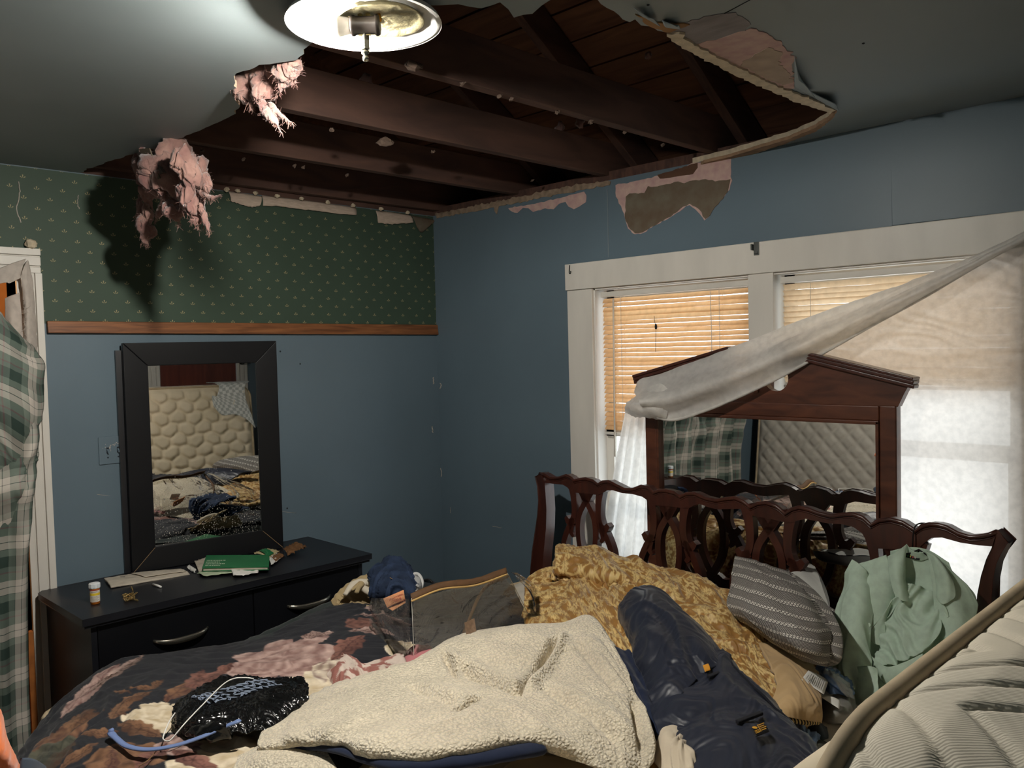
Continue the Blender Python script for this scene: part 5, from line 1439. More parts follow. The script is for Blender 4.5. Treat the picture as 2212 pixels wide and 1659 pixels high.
# rolled upper edge at the left
def roll(pxs, r, mat, name, parent, seed, nseg=70, nring=40, pat=True, flat=1.0, **kw):
    P = catmull([U(a, b, 'z', z) for a, b, z in pxs], nseg)
    V, F = tube(P, np.interp(np.linspace(0, 1, nseg), np.linspace(0, 1, len(r)), r), nring)
    cen = np.repeat(P, nring, 0)
    s = np.repeat(np.linspace(0, 1, nseg) * np.linalg.norm(np.diff(P, axis=0), axis=1).sum(), nring); a = np.tile(np.linspace(0, 2 * math.pi, nring, endpoint=False), nseg)
    rr = np.linalg.norm(V - cen, axis=1)
    k = 1 + .20 * fbm(s * 9 + seed, np.cos(a) * 1.5, np.sin(a) * 1.5, 3)
    V = cen + (V - cen) * k[:, None] * np.array([1, 1, flat])
    c = None
    if pat:
        d = damask(s, a * rr); c = ca * (1 - d[:, None]) + cb * d[:, None]
    return obj(name, V, F, mat, parent, True, col=c, **kw)
roll([(1206, 1232, .80), (1230, 1222, .81), (1300, 1226, .81), (1390, 1256, .80), (1480, 1290, .79), (1560, 1330, .77), (1640, 1380, .74)], [.035, .062, .06, .055, .05, .045, .03], m_gold, 'rolled_edge', gold, 3, 160, 80)
roll([(1145, 1300, .70), (1160, 1268, .74), (1200, 1258, .755), (1260, 1275, .75)], [.02, .05, .055, .03], m_gold, 'fold', gold, 5, 90, 60)
# beige underside turned out at the right end with a twisted cord edge
m_beige = fabric('beige_lining', srgb(190, 160, 118))
rows = [[(1640, 1395, .78), (1690, 1388, .775), (1735, 1425, .765), (1768, 1455, .75)], [(1660, 1430, .79), (1700, 1430, .785), (1740, 1462, .765), (1772, 1490, .74)], [(1678, 1480, .775), (1710, 1480, .775), (1745, 1500, .76), (1772, 1515, .735)], [(1668, 1520, .745), (1705, 1520, .76), (1745, 1530, .745), (1772, 1545, .715)], [(1655, 1545, .72), (1690, 1548, .735), (1740, 1556, .72), (1770, 1560, .70)]]
G = pnet(rows, 70, 60)
cloth('turned_lining', G, m_beige, gold, disp=.009 * wrinkle(*arc_uv(G), 41., ang=.9, stretch=3, freq=8), thick=.012, label='beige lining turned outward')
P = catmull([U(a, b, 'z', z) for a, b, z in [(1655, 1540, .72), (1690, 1552, .725), (1735, 1560, .715), (1770, 1560, .70)]], 90)
ph = np.linspace(0, 44 * math.pi, 90)
T_ = np.gradient(P, axis=0); T_ /= np.linalg.norm(T_, axis=1)[:, None]
s_ = np.cross(T_, [0, 0, 1.]); s_ /= np.linalg.norm(s_, axis=1)[:, None]; b_ = np.cross(T_, s_)
P2 = catmull(P, 700); ph = np.linspace(0, 40 * math.pi, 700); s2 = catmull(s_, 700); b2_ = catmull(b_, 700)
obj('twisted_cord', *tube(P2 + .0035 * (np.cos(ph)[:, None] * s2 + np.sin(ph)[:, None] * b2_), .0034, 6), M('gold_cord', srgb(206, 178, 116), rough=.5), gold, True)
obj('twisted_cord', *tube(P2 - .0035 * (np.cos(ph)[:, None] * s2 + np.sin(ph)[:, None] * b2_), .0034, 6), M('black_cord', srgb(40, 32, 28), rough=.6), gold, True)
# care label
def card(pxs, z, mat, parent, name, th=.0008, **kw):
    q = [U(a, b, 'z', zz) for (a, b), zz in zip(pxs, z)]
    G = net([[q[0], q[1]], [(q[0] + q[3]) / 2, (q[1] + q[2]) / 2 + np.array([0, 0, .003])], [q[3], q[2]]], 9, 9)
    return cloth(name, G, mat, parent, thick=th, **kw)
m_label = M('white_satin_label', srgb(226, 224, 218), rough=.5, var=.03)
lab = card([(1731, 1468), (1746, 1448), (1790, 1470), (1780, 1500)], (.775, .775, .75, .745), m_label, gold, 'care_label', label='white printed care label')
# printed lines on the label
q = [U(a, b, 'z', z) for (a, b), z in zip([(1738, 1466), (1748, 1452), (1786, 1472), (1778, 1496)], (.7775, .7775, .7535, .7485))]
parts = []
for i in range(9):
    t = .08 + i * .1
    a = q[0] + (q[3] - q[0]) * t; b = q[1] + (q[2] - q[1]) * t
    a2 = a + (b - a) * .08; b2 = a + (b - a) * (.95 if i % 3 else .6)
    parts.append(bar(a2 + (0, 0, .0015), b2 + (0, 0, .0015), .0012, .0006))
obj('printed_lines', *merge(parts), M('label_ink', srgb(120, 118, 116), rough=.8), lab)

# ---- sherpa blanket: cream fleece with navy binding
def sherpa_mat():
    m = M('cream_sherpa', srgb(232, 220, 196), rough=.95, var=.10, vscale=10, spec=.1, sheen=.4)
    n, l, b = nodes_of(m)
    base = b.inputs['Base Color'].links[0].from_socket
    uv = n.new('ShaderNodeTexCoord')
    vo = n.new('ShaderNodeTexVoronoi'); vo.inputs['Scale'].default_value = 140; vo.feature = 'F1'
    nz = n.new('ShaderNodeTexNoise'); nz.inputs['Scale'].default_value = 60
    ad = n.new('ShaderNodeMixRGB'); ad.blend_type = 'ADD'; ad.inputs[0].default_value = .012
    l.new(uv.outputs['Object'], nz.inputs[0]); l.new(uv.outputs['Object'], ad.inputs[1]); l.new(nz.outputs[1], ad.inputs[2]); l.new(ad.outputs[0], vo.inputs[0])
    bm = n.new('ShaderNodeBump'); bm.invert = True; bm.inputs['Strength'].default_value = .9; bm.inputs['Distance'].default_value = .006
    l.new(vo.outputs['Distance'], bm.inputs['Height']); l.new(bm.outputs[0], b.inputs['Normal'])
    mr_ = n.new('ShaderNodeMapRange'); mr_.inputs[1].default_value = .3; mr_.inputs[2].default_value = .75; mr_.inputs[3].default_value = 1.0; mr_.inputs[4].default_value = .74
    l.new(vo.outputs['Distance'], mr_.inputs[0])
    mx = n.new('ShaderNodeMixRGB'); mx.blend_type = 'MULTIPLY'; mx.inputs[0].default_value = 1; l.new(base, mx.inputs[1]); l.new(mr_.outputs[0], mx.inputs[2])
    l.new(mx.outputs[0], b.inputs['Base Color'])
    return m
m_sherpa = sherpa_mat()
m_navy = fabric('navy_fleece', srgb(24, 34, 58), weave=300)
rows = [[(585, 1575, .66), (690, 1500, .66), (790, 1462, .66), (900, 1430, .67), (975, 1392, .68), (1100, 1366, .70), (1215, 1360, .70), (1272, 1345, .72), (1330, 1420, .70)],
        [(575, 1580, .72), (688, 1508, .75), (790, 1470, .77), (905, 1434, .79), (985, 1388, .815), (1105, 1362, .835), (1215, 1358, .835), (1274, 1340, .85), (1322, 1400, .81)],
        [(570, 1592, .74), (700, 1530, .775), (800, 1490, .80), (910, 1460, .805), (1000, 1420, .825), (1110, 1400, .845), (1210, 1400, .84), (1290, 1390, .85), (1345, 1450, .81)],
        [(565, 1605, .75), (690, 1560, .79), (810, 1525, .815), (930, 1495, .815), (1030, 1470, .81), (1110, 1455, .815), (1200, 1455, .815), (1300, 1450, .83), (1370, 1500, .80)],
        [(562, 1618, .755), (680, 1580, .80), (800, 1560, .825), (930, 1535, .83), (1040, 1515, .83), (1130, 1500, .825), (1220, 1510, .82), (1320, 1520, .82), (1395, 1560, .785)],
        [(600, 1612, .765), (700, 1595, .80), (800, 1595, .83), (920, 1580, .84), (1030, 1565, .84), (1130, 1560, .835), (1230, 1570, .82), (1330, 1580, .81), (1408, 1610, .775)],
        [(640, 1600, .77), (725, 1604, .80), (800, 1622, .82), (900, 1630, .83), (1010, 1615, .835), (1100, 1600, .83), (1180, 1602, .815), (1310, 1628, .79), (1405, 1650, .76)],
        [(640, 1606, .75), (725, 1614, .775), (800, 1634, .79), (900, 1645, .80), (1010, 1632, .80), (1100, 1618, .80), (1180, 1620, .785), (1300, 1668, .77), (1380, 1690, .74)]]
G = pnet(rows, 260, 300)
u, v = arc_uv(G)
dsp = .016 * wrinkle(u, v, 51., ang=.6, stretch=2.6, freq=3.6) + .004 * fbm(u * 9, v * 9, 5.)
# deep pleat in the middle
def groove(px, py, px2, py2, z, wdt, dep):
    a = U(px, py, 'z', z); b = U(px2, py2, 'z', z)
    d = b[:2] - a[:2]; L = np.linalg.norm(d); d /= L
    s = (G[..., 0] - a[0]) * d[0] + (G[..., 1] - a[1]) * d[1]; n = -(G[..., 0] - a[0]) * d[1] + (G[..., 1] - a[1]) * d[0]
    return -dep * np.exp(-(n / wdt) ** 2) * smooth(-.04, .03, s) * smooth(L + .04, L - .03, s) + dep * .5 * np.exp(-((n - wdt * 1.9) / (wdt * 1.2)) ** 2) * smooth(-.04, .03, s) * smooth(L + .04, L - .03, s)
dsp = dsp + groove(1205, 1400, 1125, 1495, .82, .013, .055) + groove(962, 1420, 985, 1455, .82, .010, .035) + groove(990, 1440, 1120, 1505, .82, .016, .030) + groove(995, 1540, 1035, 1518, .83, .008, .022) + groove(1368, 1540, 1385, 1610, .79, .010, .028) + groove(1180, 1500, 1340, 1585, .82, .02, .022) + groove(890, 1490, 985, 1545, .81, .018, .020) + groove(1250, 1400, 1330, 1480, .84, .014, .018)
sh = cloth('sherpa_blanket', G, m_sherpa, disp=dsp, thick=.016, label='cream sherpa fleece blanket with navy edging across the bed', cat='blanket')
def band(pxs, r, mat, parent, name, flat=.6, **kw):
    P = catmull([U(a, b, 'z', z) for a, b, z in pxs], 90)
    V, F = tube(P, np.interp(np.linspace(0, 1, 90), np.linspace(0, 1, len(r)), r), 14)
    cen = np.repeat(P, 14, 0)
    V = cen + (V - cen) * (1 + .12 * fbm(V[:, 0] * 30, V[:, 1] * 30, V[:, 2] * 30, 2))[:, None] * np.array([1, 1, flat])
    return obj(name, V, F, mat, parent, True, **kw)
band([(640, 1612, .76), (725, 1618, .785), (800, 1640, .80), (890, 1654, .81), (1000, 1644, .812), (1100, 1628, .812), (1168, 1616, .80)], [.010, .013, .017, .020, .023, .023, .022], m_navy, sh, 'binding', label='navy fleece binding')
band([(1276, 1342, .845), (1325, 1402, .81), (1350, 1450, .80), (1378, 1505, .79), (1402, 1560, .775)], [.006, .008, .008, .007, .006], m_navy, sh, 'binding')
# lower fold of the same blanket that peeps out at the bottom left
rows = [[(520, 1640, .71), (575, 1612, .74), (640, 1610, .755), (700, 1618, .755)], [(505, 1675, .71), (565, 1640, .75), (650, 1650, .76), (730, 1660, .755)], [(500, 1720, .69), (570, 1700, .73), (660, 1700, .735), (750, 1700, .73)]]
G = pnet(rows, 50, 70)
cloth('lower_fold', G, m_sherpa, sh, disp=.01 * wrinkle(*arc_uv(G), 53., ang=.6, stretch=2.6, freq=5), thick=.016)
rows = [[(800, 1662, .76), (860, 1650, .775), (960, 1642, .78), (1000, 1646, .775)], [(800, 1700, .75), (880, 1690, .76), (980, 1690, .76), (1040, 1690, .755)]]
G = pnet([rows[0], [((a + c) / 2, (b + d) / 2, (z1 + z2) / 2 + .006) for (a, b, z1), (c, d, z2) in zip(*rows)], rows[1]], 24, 40)
cloth('lower_fold', G, m_sherpa, sh, disp=.006 * wrinkle(*arc_uv(G), 57., freq=5), thick=.012)
# navy reverse side between sherpa and suit jacket
rows = [[(1318, 1405, .795), (1345, 1400, .80), (1380, 1420, .80)], [(1350, 1450, .79), (1385, 1460, .79), (1420, 1480, .785)], [(1385, 1520, .775), (1415, 1520, .775), (1450, 1540, .77)], [(1405, 1590, .75), (1435, 1590, .75), (1475, 1600, .745)]]
G = pnet(rows, 60, 40)
cloth('reverse_side', G, m_navy, sh, disp=.006 * np.sin(arc_uv(G)[1] * 110) + .004 * fbm(G[..., 0] * 20, G[..., 1] * 20, 3.), thick=.006, label='ribbed navy reverse')
# cream peep of bedding at the very bottom
G = pnet([[(1060, 1690, .70), (1120, 1640, .73), (1200, 1636, .735), (1290, 1660, .72), (1340, 1700, .70)], [(1050, 1730, .71), (1120, 1700, .74), (1200, 1690, .745), (1290, 1710, .73), (1340, 1740, .71)], [(1050, 1800, .70), (1120, 1790, .72), (1200, 1780, .72), (1290, 1780, .71), (1340, 1800, .70)]], 30, 50)
cloth('tan_blanket', G, fabric('tan_brushed_cotton', srgb(206, 184, 152)), disp=.006 * wrinkle(*arc_uv(G), 61., freq=4), thick=.02, label='smooth tan blanket at the bottom edge below the navy binding', cat='blanket')

# ---- suit jacket, lining side up
m_suit = M('navy_satin_lining', srgb(28, 33, 48), rough=.42, var=.12, vscale=4, bump=.12, bscale=700, spec=.4, sheen=.1, bdist=.0006)
m_suitw = fabric('navy_wool', srgb(15, 17, 27))
jk = thing('suit_jacket', tuple(U(1560, 1480, 'z', .70)), 'dark navy suit jacket thrown lining side up over the comforter', 'jacket')
# sleeve loop at the top
rows = [[(1352, 1340, .80), (1344, 1322, .825), (1352, 1300, .85), (1372, 1283, .865), (1400, 1276, .865), (1425, 1284, .86), (1440, 1300, .845)],
        [(1358, 1360, .81), (1362, 1330, .85), (1375, 1305, .875), (1392, 1292, .885), (1412, 1292, .885), (1440, 1306, .87), (1470, 1322, .845)],
        [(1372, 1405, .80), (1385, 1370, .845), (1400, 1340, .875), (1425, 1325, .885), (1450, 1325, .885), (1480, 1335, .87), (1510, 1352, .84)],
        [(1390, 1455, .79), (1410, 1420, .83), (1430, 1390, .86), (1460, 1370, .87), (1490, 1370, .87), (1515, 1375, .86), (1542, 1390, .83)],
        [(1405, 1500, .78), (1432, 1475, .81), (1458, 1440, .835), (1490, 1415, .845), (1520, 1410, .85), (1542, 1415, .845), (1562, 1425, .82)],
        [(1425, 1560, .765), (1455, 1530, .79), (1490, 1490, .805), (1520, 1462, .815), (1545, 1450, .82), (1565, 1450, .82), (1580, 1460, .80)]]
G = pnet(rows, 120, 100)
u, v = arc_uv(G)
cloth('sleeve', G, m_suit, jk, disp=.018 * wrinkle(u, v, 71., ang=.25, stretch=5, freq=5.5) + .004 * wrinkle(u, v, 73., ang=.5, stretch=5, freq=12), thick=.006)
# body, falling toward the camera
rows = [[(1400, 1490, .775), (1450, 1460, .805), (1500, 1425, .83), (1545, 1405, .84), (1572, 1430, .82), (1590, 1455, .79)],
        [(1415, 1560, .765), (1470, 1520, .80), (1525, 1480, .815), (1575, 1450, .825), (1605, 1470, .81), (1625, 1490, .785)],
        [(1440, 1620, .755), (1500, 1570, .79), (1560, 1530, .81), (1620, 1500, .815), (1650, 1510, .805), (1670, 1530, .775)],
        [(1480, 1670, .755), (1540, 1625, .79), (1600, 1580, .81), (1650, 1550, .81), (1690, 1555, .80), (1715, 1580, .765)],
        [(1510, 1730, .755), (1580, 1690, .785), (1640, 1640, .805), (1690, 1605, .805), (1735, 1600, .795), (1755, 1625, .76)],
        [(1540, 1800, .75), (1610, 1770, .78), (1680, 1720, .795), (1730, 1670, .795), (1765, 1650, .785), (1775, 1680, .75)]]
G = pnet(rows, 150, 130)
u, v = arc_uv(G)
cloth('body', G, m_suit, jk, disp=.015 * wrinkle(u, v, 81., ang=.35, stretch=4, freq=5) + .005 * wrinkle(u, v, 83., ang=.9, stretch=3, freq=11), thick=.008)
# wool facing along the right edge
rows = [[(1560, 1400, .835), (1580, 1420, .825), (1592, 1445, .80)], [(1590, 1440, .835), (1615, 1470, .815), (1630, 1492, .79)], [(1640, 1490, .825), (1665, 1515, .805), (1678, 1535, .78)], [(1695, 1545, .81), (1720, 1570, .795), (1728, 1590, .77)], [(1735, 1590, .80), (1752, 1618, .785), (1758, 1645, .76)], [(1755, 1650, .79), (1775, 1680, .77), (1780, 1710, .75)]]
G = pnet(rows, 80, 24)
cloth('facing', G, m_suitw, jk, disp=.003 * fbm(G[..., 0] * 18, G[..., 1] * 18, 2.) + .006, thick=.006, label='black-navy wool facing')
# inner pockets (welts) and labels
def welt(a, b, z, name, wdt=.012):
    p, q = U(*a, 'z', z), U(*b, 'z', z)
    obj(name, *bar(p, q, wdt, .008), m_suitw, jk, bevel=.002)
welt((1530, 1463), (1556, 1452), .833, 'pocket_welt')
welt((1592, 1560), (1645, 1540), .832, 'pocket_welt')
lab = card([(1518, 1437), (1530, 1433), (1535, 1447), (1523, 1451)], (.845, .845, .842, .842), M('orange_tag', srgb(204, 140, 44), rough=.6), jk, 'size_tag', label='small orange size tag')
m_brandl = M('black_woven_label', srgb(20, 20, 24), rough=.6)
bl = card([(1622, 1574), (1650, 1562), (1662, 1580), (1632, 1592)], (.842, .842, .838, .838), m_brandl, jk, 'woven_label', label='black woven label with yellow print')
# yellow mark and lines of print
def on_label(cards, z, uu0, vv0):
    q = [U(a, b, 'z', zz) for (a, b), zz in zip(cards, z)]
    return (q[0] * (1 - uu0) + q[1] * uu0) * (1 - vv0) + (q[3] * (1 - uu0) + q[2] * uu0) * vv0 + np.array([0, 0, .005])
cards = [(1622, 1574), (1650, 1562), (1662, 1580), (1632, 1592)]; zc_ = (.842, .842, .838, .838)
m_yel = M('yellow_thread', srgb(196, 146, 44), rough=.7)
parts = [lathe([(.0055, 0), (.006, .0006), (.002, .001)], on_label(cards, zc_, .2, .3), n=10)]
for i in range(4):
    parts.append(bar(on_label(cards, zc_, .52, .2 + i * .2), on_label(cards, zc_, .92 - .08 * (i % 2), .2 + i * .2), .0022, .0008))
for i in range(3):
    parts.append(bar(on_label(cards, zc_, .08, .62 + i * .13), on_label(cards, zc_, .38, .62 + i * .13), .0016, .0008))
parts.append(bar(on_label(cards, zc_, .45, .1), on_label(cards, zc_, .45, .9), .0012, .0008))
obj('label_print', *merge(parts), m_yel, bl)

# ---- grey patterned pillow against the headboard
def pillow_mat():
    m = M('grey_block_print', srgb(96, 92, 88), rough=.85, var=.05, bump=.2, bscale=600, bdist=.0006)
    n, l, b = nodes_of(m)
    uv = n.new('ShaderNodeUVMap'); sp = n.new('ShaderNodeSeparateXYZ'); l.new(uv.outputs[0], sp.inputs[0])
    def mt(op, a, c=0.0, d=0.0):
        k = n.new('ShaderNodeMath'); k.operation = op
        for i, q in enumerate((a, c, d)):
            if isinstance(q, (int, float)): k.inputs[i].default_value = q
            else: l.new(q, k.inputs[i])
        return k.outputs[0]
    X_, Y_ = sp.outputs['X'], sp.outputs['Y']
    # rows: big oval dots in double rows every 9 cm, tiny flower dots between
    band = mt('MODULO', mt('ADD', Y_, 1.0), .078)
    inbig = mt('LESS_THAN', band, .024)
    def dots(px_, py_, r0, el):
        row = mt('FLOOR', mt('DIVIDE', Y_, py_))
        xo = mt('ADD', X_, mt('MULTIPLY', mt('MODULO', row, 2.0), px_ / 2))
        a = mt('SUBTRACT', mt('MODULO', mt('ADD', xo, 1.0), px_), px_ / 2); c = mt('MULTIPLY', mt('SUBTRACT', mt('MODULO', mt('ADD', Y_, py_ * 100), py_), py_ / 2), el)
        return mt('LESS_THAN', mt('SQRT', mt('ADD', mt('MULTIPLY', a, a), mt('MULTIPLY', c, c))), r0)
    big = dots(.0125, .012, .0048, .85); small = dots(.0056, .0052, .0014, 1.0)
    edge = mt('MULTIPLY', mt('GREATER_THAN', band, .024), mt('LESS_THAN', band, .030))
    msk = mt('ADD', mt('MULTIPLY', inbig, big), mt('MULTIPLY', mt('SUBTRACT', 1.0, inbig), small))
    msk = mt('MULTIPLY', msk, mt('SUBTRACT', 1.0, mt('MULTIPLY', edge, .7)))
    mx = n.new('ShaderNodeMixRGB'); l.new(mt('MINIMUM', msk, 1.0), mx.inputs[0]); mx.inputs[1].default_value = (*srgb(80, 76, 74), 1); mx.inputs[2].default_value = (*srgb(206, 202, 194), 1)
    l.new(mx.outputs[0], b.inputs['Base Color'])
    return m
m_pil = pillow_mat()
def pillow(name, rows, label, seed, mat, thick_vec=(.03, .13, -.04), nu=90, nv=100, amp=.006, cat='pillow', uvrot=0.0):
    """front sheet through control points, back sheet pushed away, closed along the rim"""
    G = pnet(rows, nu, nv)
    u, v = arc_uv(G)
    N = face_up(G)
    F1 = G + N * (amp * wrinkle(u, v, seed, ang=.9, stretch=3, freq=6))[..., None]
    a = np.linspace(0, 1, nu)[:, None]; b = np.linspace(0, 1, nv)[None, :]
    rim = (np.sin(math.pi * a) * np.sin(math.pi * b)) ** .35
    Bk = G + np.array(thick_vec) * rim[..., None]
    V = np.concatenate([F1.reshape(-1, 3), Bk.reshape(-1, 3)])
    f1 = grid_faces(nu, nv); 
    n0 = grid_normals(F1)
    if (n0 * N).sum() < 0: f1 = f1[:, ::-1]
    f2 = f1[:, ::-1] + nu * nv
    u = (np.linspace(0, 1, nu) * u[-1].mean())[:, None] + 0 * u; v = (np.linspace(0, 1, nv) * v[:, -1].mean())[None, :] + 0 * v
    uv1 = np.stack([v * math.cos(uvrot) + u * math.sin(uvrot), -v * math.sin(uvrot) + u * math.cos(uvrot)], -1).reshape(-1, 2)
    return obj(name, V, np.concatenate([f1, f2]), mat, None, True, uv=np.concatenate([uv1, uv1]), label=label, cat=cat, group='grey printed pillows')
pillow('printed_pillow', [[(1588, 1204, .905), (1600, 1206, .905), (1630, 1212, .91), (1660, 1222, .91), (1690, 1230, .905), (1702, 1236, .90)],
                          [(1584, 1230, .895), (1610, 1236, .92), (1645, 1248, .935), (1690, 1262, .935), (1725, 1275, .92), (1740, 1282, .905)],
                          [(1578, 1270, .87), (1608, 1280, .905), (1650, 1295, .925), (1705, 1312, .92), (1750, 1325, .905), (1768, 1332, .885)],
                          [(1574, 1310, .845), (1605, 1318, .88), (1655, 1340, .895), (1710, 1356, .895), (1760, 1365, .88), (1790, 1364, .86)],
                          [(1600, 1340, .82), (1640, 1360, .845), (1690, 1385, .855), (1735, 1400, .855), (1770, 1412, .84), (1792, 1412, .82)],
                          [(1650, 1372, .785), (1690, 1400, .80), (1725, 1420, .805), (1755, 1432, .80), (1778, 1438, .79), (1788, 1440, .77)]], 'grey block-printed pillow propped against the headboard', 91, m_pil)
# a second one lying behind it (its corner shows right of the first)
pillow('printed_pillow', [[(1740, 1290, .80), (1770, 1300, .81), (1800, 1315, .80)], [(1750, 1330, .79), (1785, 1345, .80), (1815, 1360, .79)], [(1770, 1380, .75), (1800, 1395, .76), (1825, 1410, .75)]], 'second grey printed pillow half hidden behind the mint shirt', 95, m_pil, (.02, .10, -.05), 40, 40)
# plain pillow deeper by the headboard
m_pilw = fabric('white_pillowcase', srgb(196, 196, 190))
o = pillow('white_pillow', [[(1695, 1215, .88), (1725, 1210, .89), (1760, 1225, .88)], [(1690, 1245, .86), (1730, 1245, .88), (1775, 1265, .86)], [(1700, 1290, .82), (1740, 1300, .83), (1790, 1310, .81)]], 'pale pillow seen through the third headboard splat', 97, m_pilw, (.02, .06, -.05), 30, 30)
o['group'] = 'pillows'; del o['group']
# ================================================================== MINT SHIRT on a wire hanger over the headboard
m_mint = cloth_translucent('mint_cotton', srgb(206, 226, 208), trans=.25, clear=0.0, rough=.85, bump=.15)
hp = hpt(*hpx(1984, 1140), HT / 2)
sb = thing('mint_shirt', tuple(U(1930, 1440, 'y', -.62)), 'pale mint green shirt hanging open from the headboard', 'shirt')
def yc(rows, nu, nv): return net([[U(a, b, 'y', y) for a, b, y in r] for r in rows], nu, nv)
def shirtpart(name, rows, seed, nu=60, nv=50, amp=.010, ang=1.3, freq=6, stretch=4, **kw):
    G = yc(rows, nu, nv); u, v = arc_uv(G)
    return cloth(name, G, m_mint, sb, disp=amp * wrinkle(u, v, seed, ang=ang, stretch=stretch, freq=freq), thick=.0015, **kw)
# back panel seen through the open neck
shirtpart('back_panel', [[(1925, 1190, -.44), (1965, 1182, -.44), (2005, 1188, -.44), (2050, 1215, -.44)], [(1920, 1240, -.45), (1965, 1245, -.45), (2015, 1250, -.45), (2070, 1270, -.45)], [(1900, 1330, -.50), (1960, 1335, -.50), (2020, 1340, -.50), (2080, 1340, -.50)], [(1868, 1420, -.56), (1945, 1430, -.56), (2010, 1430, -.56), (2070, 1410, -.56)], [(1850, 1510, -.62), (1930, 1510, -.62), (2000, 1500, -.61), (2060, 1470, -.60)]], 1, amp=.006)
# gathered inner body falling to the waistband
shirtpart('inner_body', [[(1942, 1262, -.47), (1965, 1262, -.475), (1990, 1268, -.475), (2020, 1282, -.47)], [(1925, 1320, -.50), (1958, 1325, -.51), (1995, 1325, -.51), (2030, 1330, -.50)], [(1905, 1390, -.56), (1950, 1385, -.57), (1995, 1380, -.57), (2035, 1370, -.55)], [(1892, 1445, -.61), (1930, 1440, -.62), (1975, 1425, -.62), (2000, 1408, -.60)]], 2, 60, 60, .022, ang=.12, freq=9, stretch=8)
# left front, turned back with a button
shirtpart('front_panel', [[(1918, 1200, -.46), (1925, 1225, -.475), (1930, 1255, -.48), (1927, 1290, -.49)], [(1885, 1212, -.46), (1895, 1250, -.49), (1905, 1290, -.51), (1912, 1325, -.52)], [(1850, 1225, -.46), (1862, 1265, -.50), (1878, 1310, -.53), (1890, 1350, -.54)], [(1838, 1255, -.47), (1848, 1300, -.51), (1860, 1340, -.54), (1872, 1372, -.55)]], 3, 60, 60, .010, ang=.4, stretch=5)
# left sleeve
shirtpart('sleeve', [[(1850, 1212, -.46), (1862, 1225, -.48), (1872, 1255, -.49), (1880, 1290, -.50)], [(1828, 1255, -.48), (1842, 1265, -.52), (1862, 1290, -.54), (1880, 1330, -.54)], [(1808, 1310, -.52), (1828, 1320, -.56), (1854, 1345, -.58), (1878, 1385, -.58)], [(1798, 1370, -.56), (1820, 1380, -.61), (1848, 1400, -.63), (1876, 1430, -.62)], [(1785, 1425, -.61), (1812, 1435, -.66), (1848, 1450, -.68), (1885, 1475, -.67)], [(1776, 1442, -.64), (1810, 1462, -.69), (1846, 1490, -.71), (1892, 1510, -.70)]], 4, 90, 60, .018, ang=.25, freq=6, stretch=5)
# lower hem of the left side that reaches the bed
shirtpart('front_tail', [[(1836, 1440, -.66), (1860, 1440, -.68), (1880, 1440, -.68), (1895, 1445, -.67)], [(1836, 1490, -.70), (1860, 1490, -.72), (1882, 1488, -.72), (1898, 1480, -.71)], [(1840, 1548, -.75), (1862, 1540, -.77), (1882, 1528, -.77), (1900, 1508, -.75)]], 5, 40, 36, .006)
# right front and shoulder
shirtpart('front_panel', [[(2010, 1200, -.45), (2035, 1216, -.455), (2062, 1245, -.455), (2103, 1284, -.44)], [(2020, 1260, -.47), (2045, 1275, -.485), (2072, 1290, -.48), (2105, 1310, -.45)], [(2022, 1320, -.49), (2045, 1330, -.51), (2072, 1340, -.51), (2098, 1345, -.48)], [(2022, 1380, -.53), (2042, 1385, -.55), (2065, 1385, -.55), (2085, 1375, -.52)], [(2005, 1450, -.58), (2025, 1440, -.60), (2045, 1425, -.60), (2068, 1405, -.57)]], 6, 70, 50, .016, ang=.3, freq=6, stretch=5)
# collar leaves
shirtpart('collar', [[(1958, 1175, -.45), (1945, 1186, -.47), (1930, 1196, -.48), (1918, 1202, -.47)], [(1956, 1195, -.46), (1950, 1215, -.49), (1935, 1232, -.51), (1922, 1245, -.50)], [(1950, 1225, -.47), (1955, 1260, -.50), (1945, 1275, -.525), (1932, 1282, -.52)], [(1945, 1250, -.48), (1962, 1296, -.51), (1950, 1298, -.53), (1940, 1292, -.53)]], 7, 36, 36, .003, label='pointed collar leaf')
shirtpart('collar', [[(2000, 1189, -.45), (2012, 1196, -.47), (2025, 1205, -.475), (2035, 1216, -.465)], [(2010, 1215, -.46), (2028, 1225, -.49), (2044, 1238, -.50), (2056, 1250, -.49)], [(2018, 1250, -.47), (2030, 1270, -.50), (2048, 1285, -.51), (2064, 1282, -.50)], [(2022, 1285, -.48), (2030, 1300, -.51), (2040, 1305, -.515), (2062, 1292, -.505)]], 8, 36, 36, .003)
shirtpart('collar_stand', [[(1958, 1175, -.445), (1972, 1190, -.455), (1988, 1194, -.455), (2002, 1188, -.445)], [(1950, 1196, -.442), (1968, 1208, -.445), (1990, 1212, -.445), (2012, 1205, -.442)]], 9, 12, 30, .001)
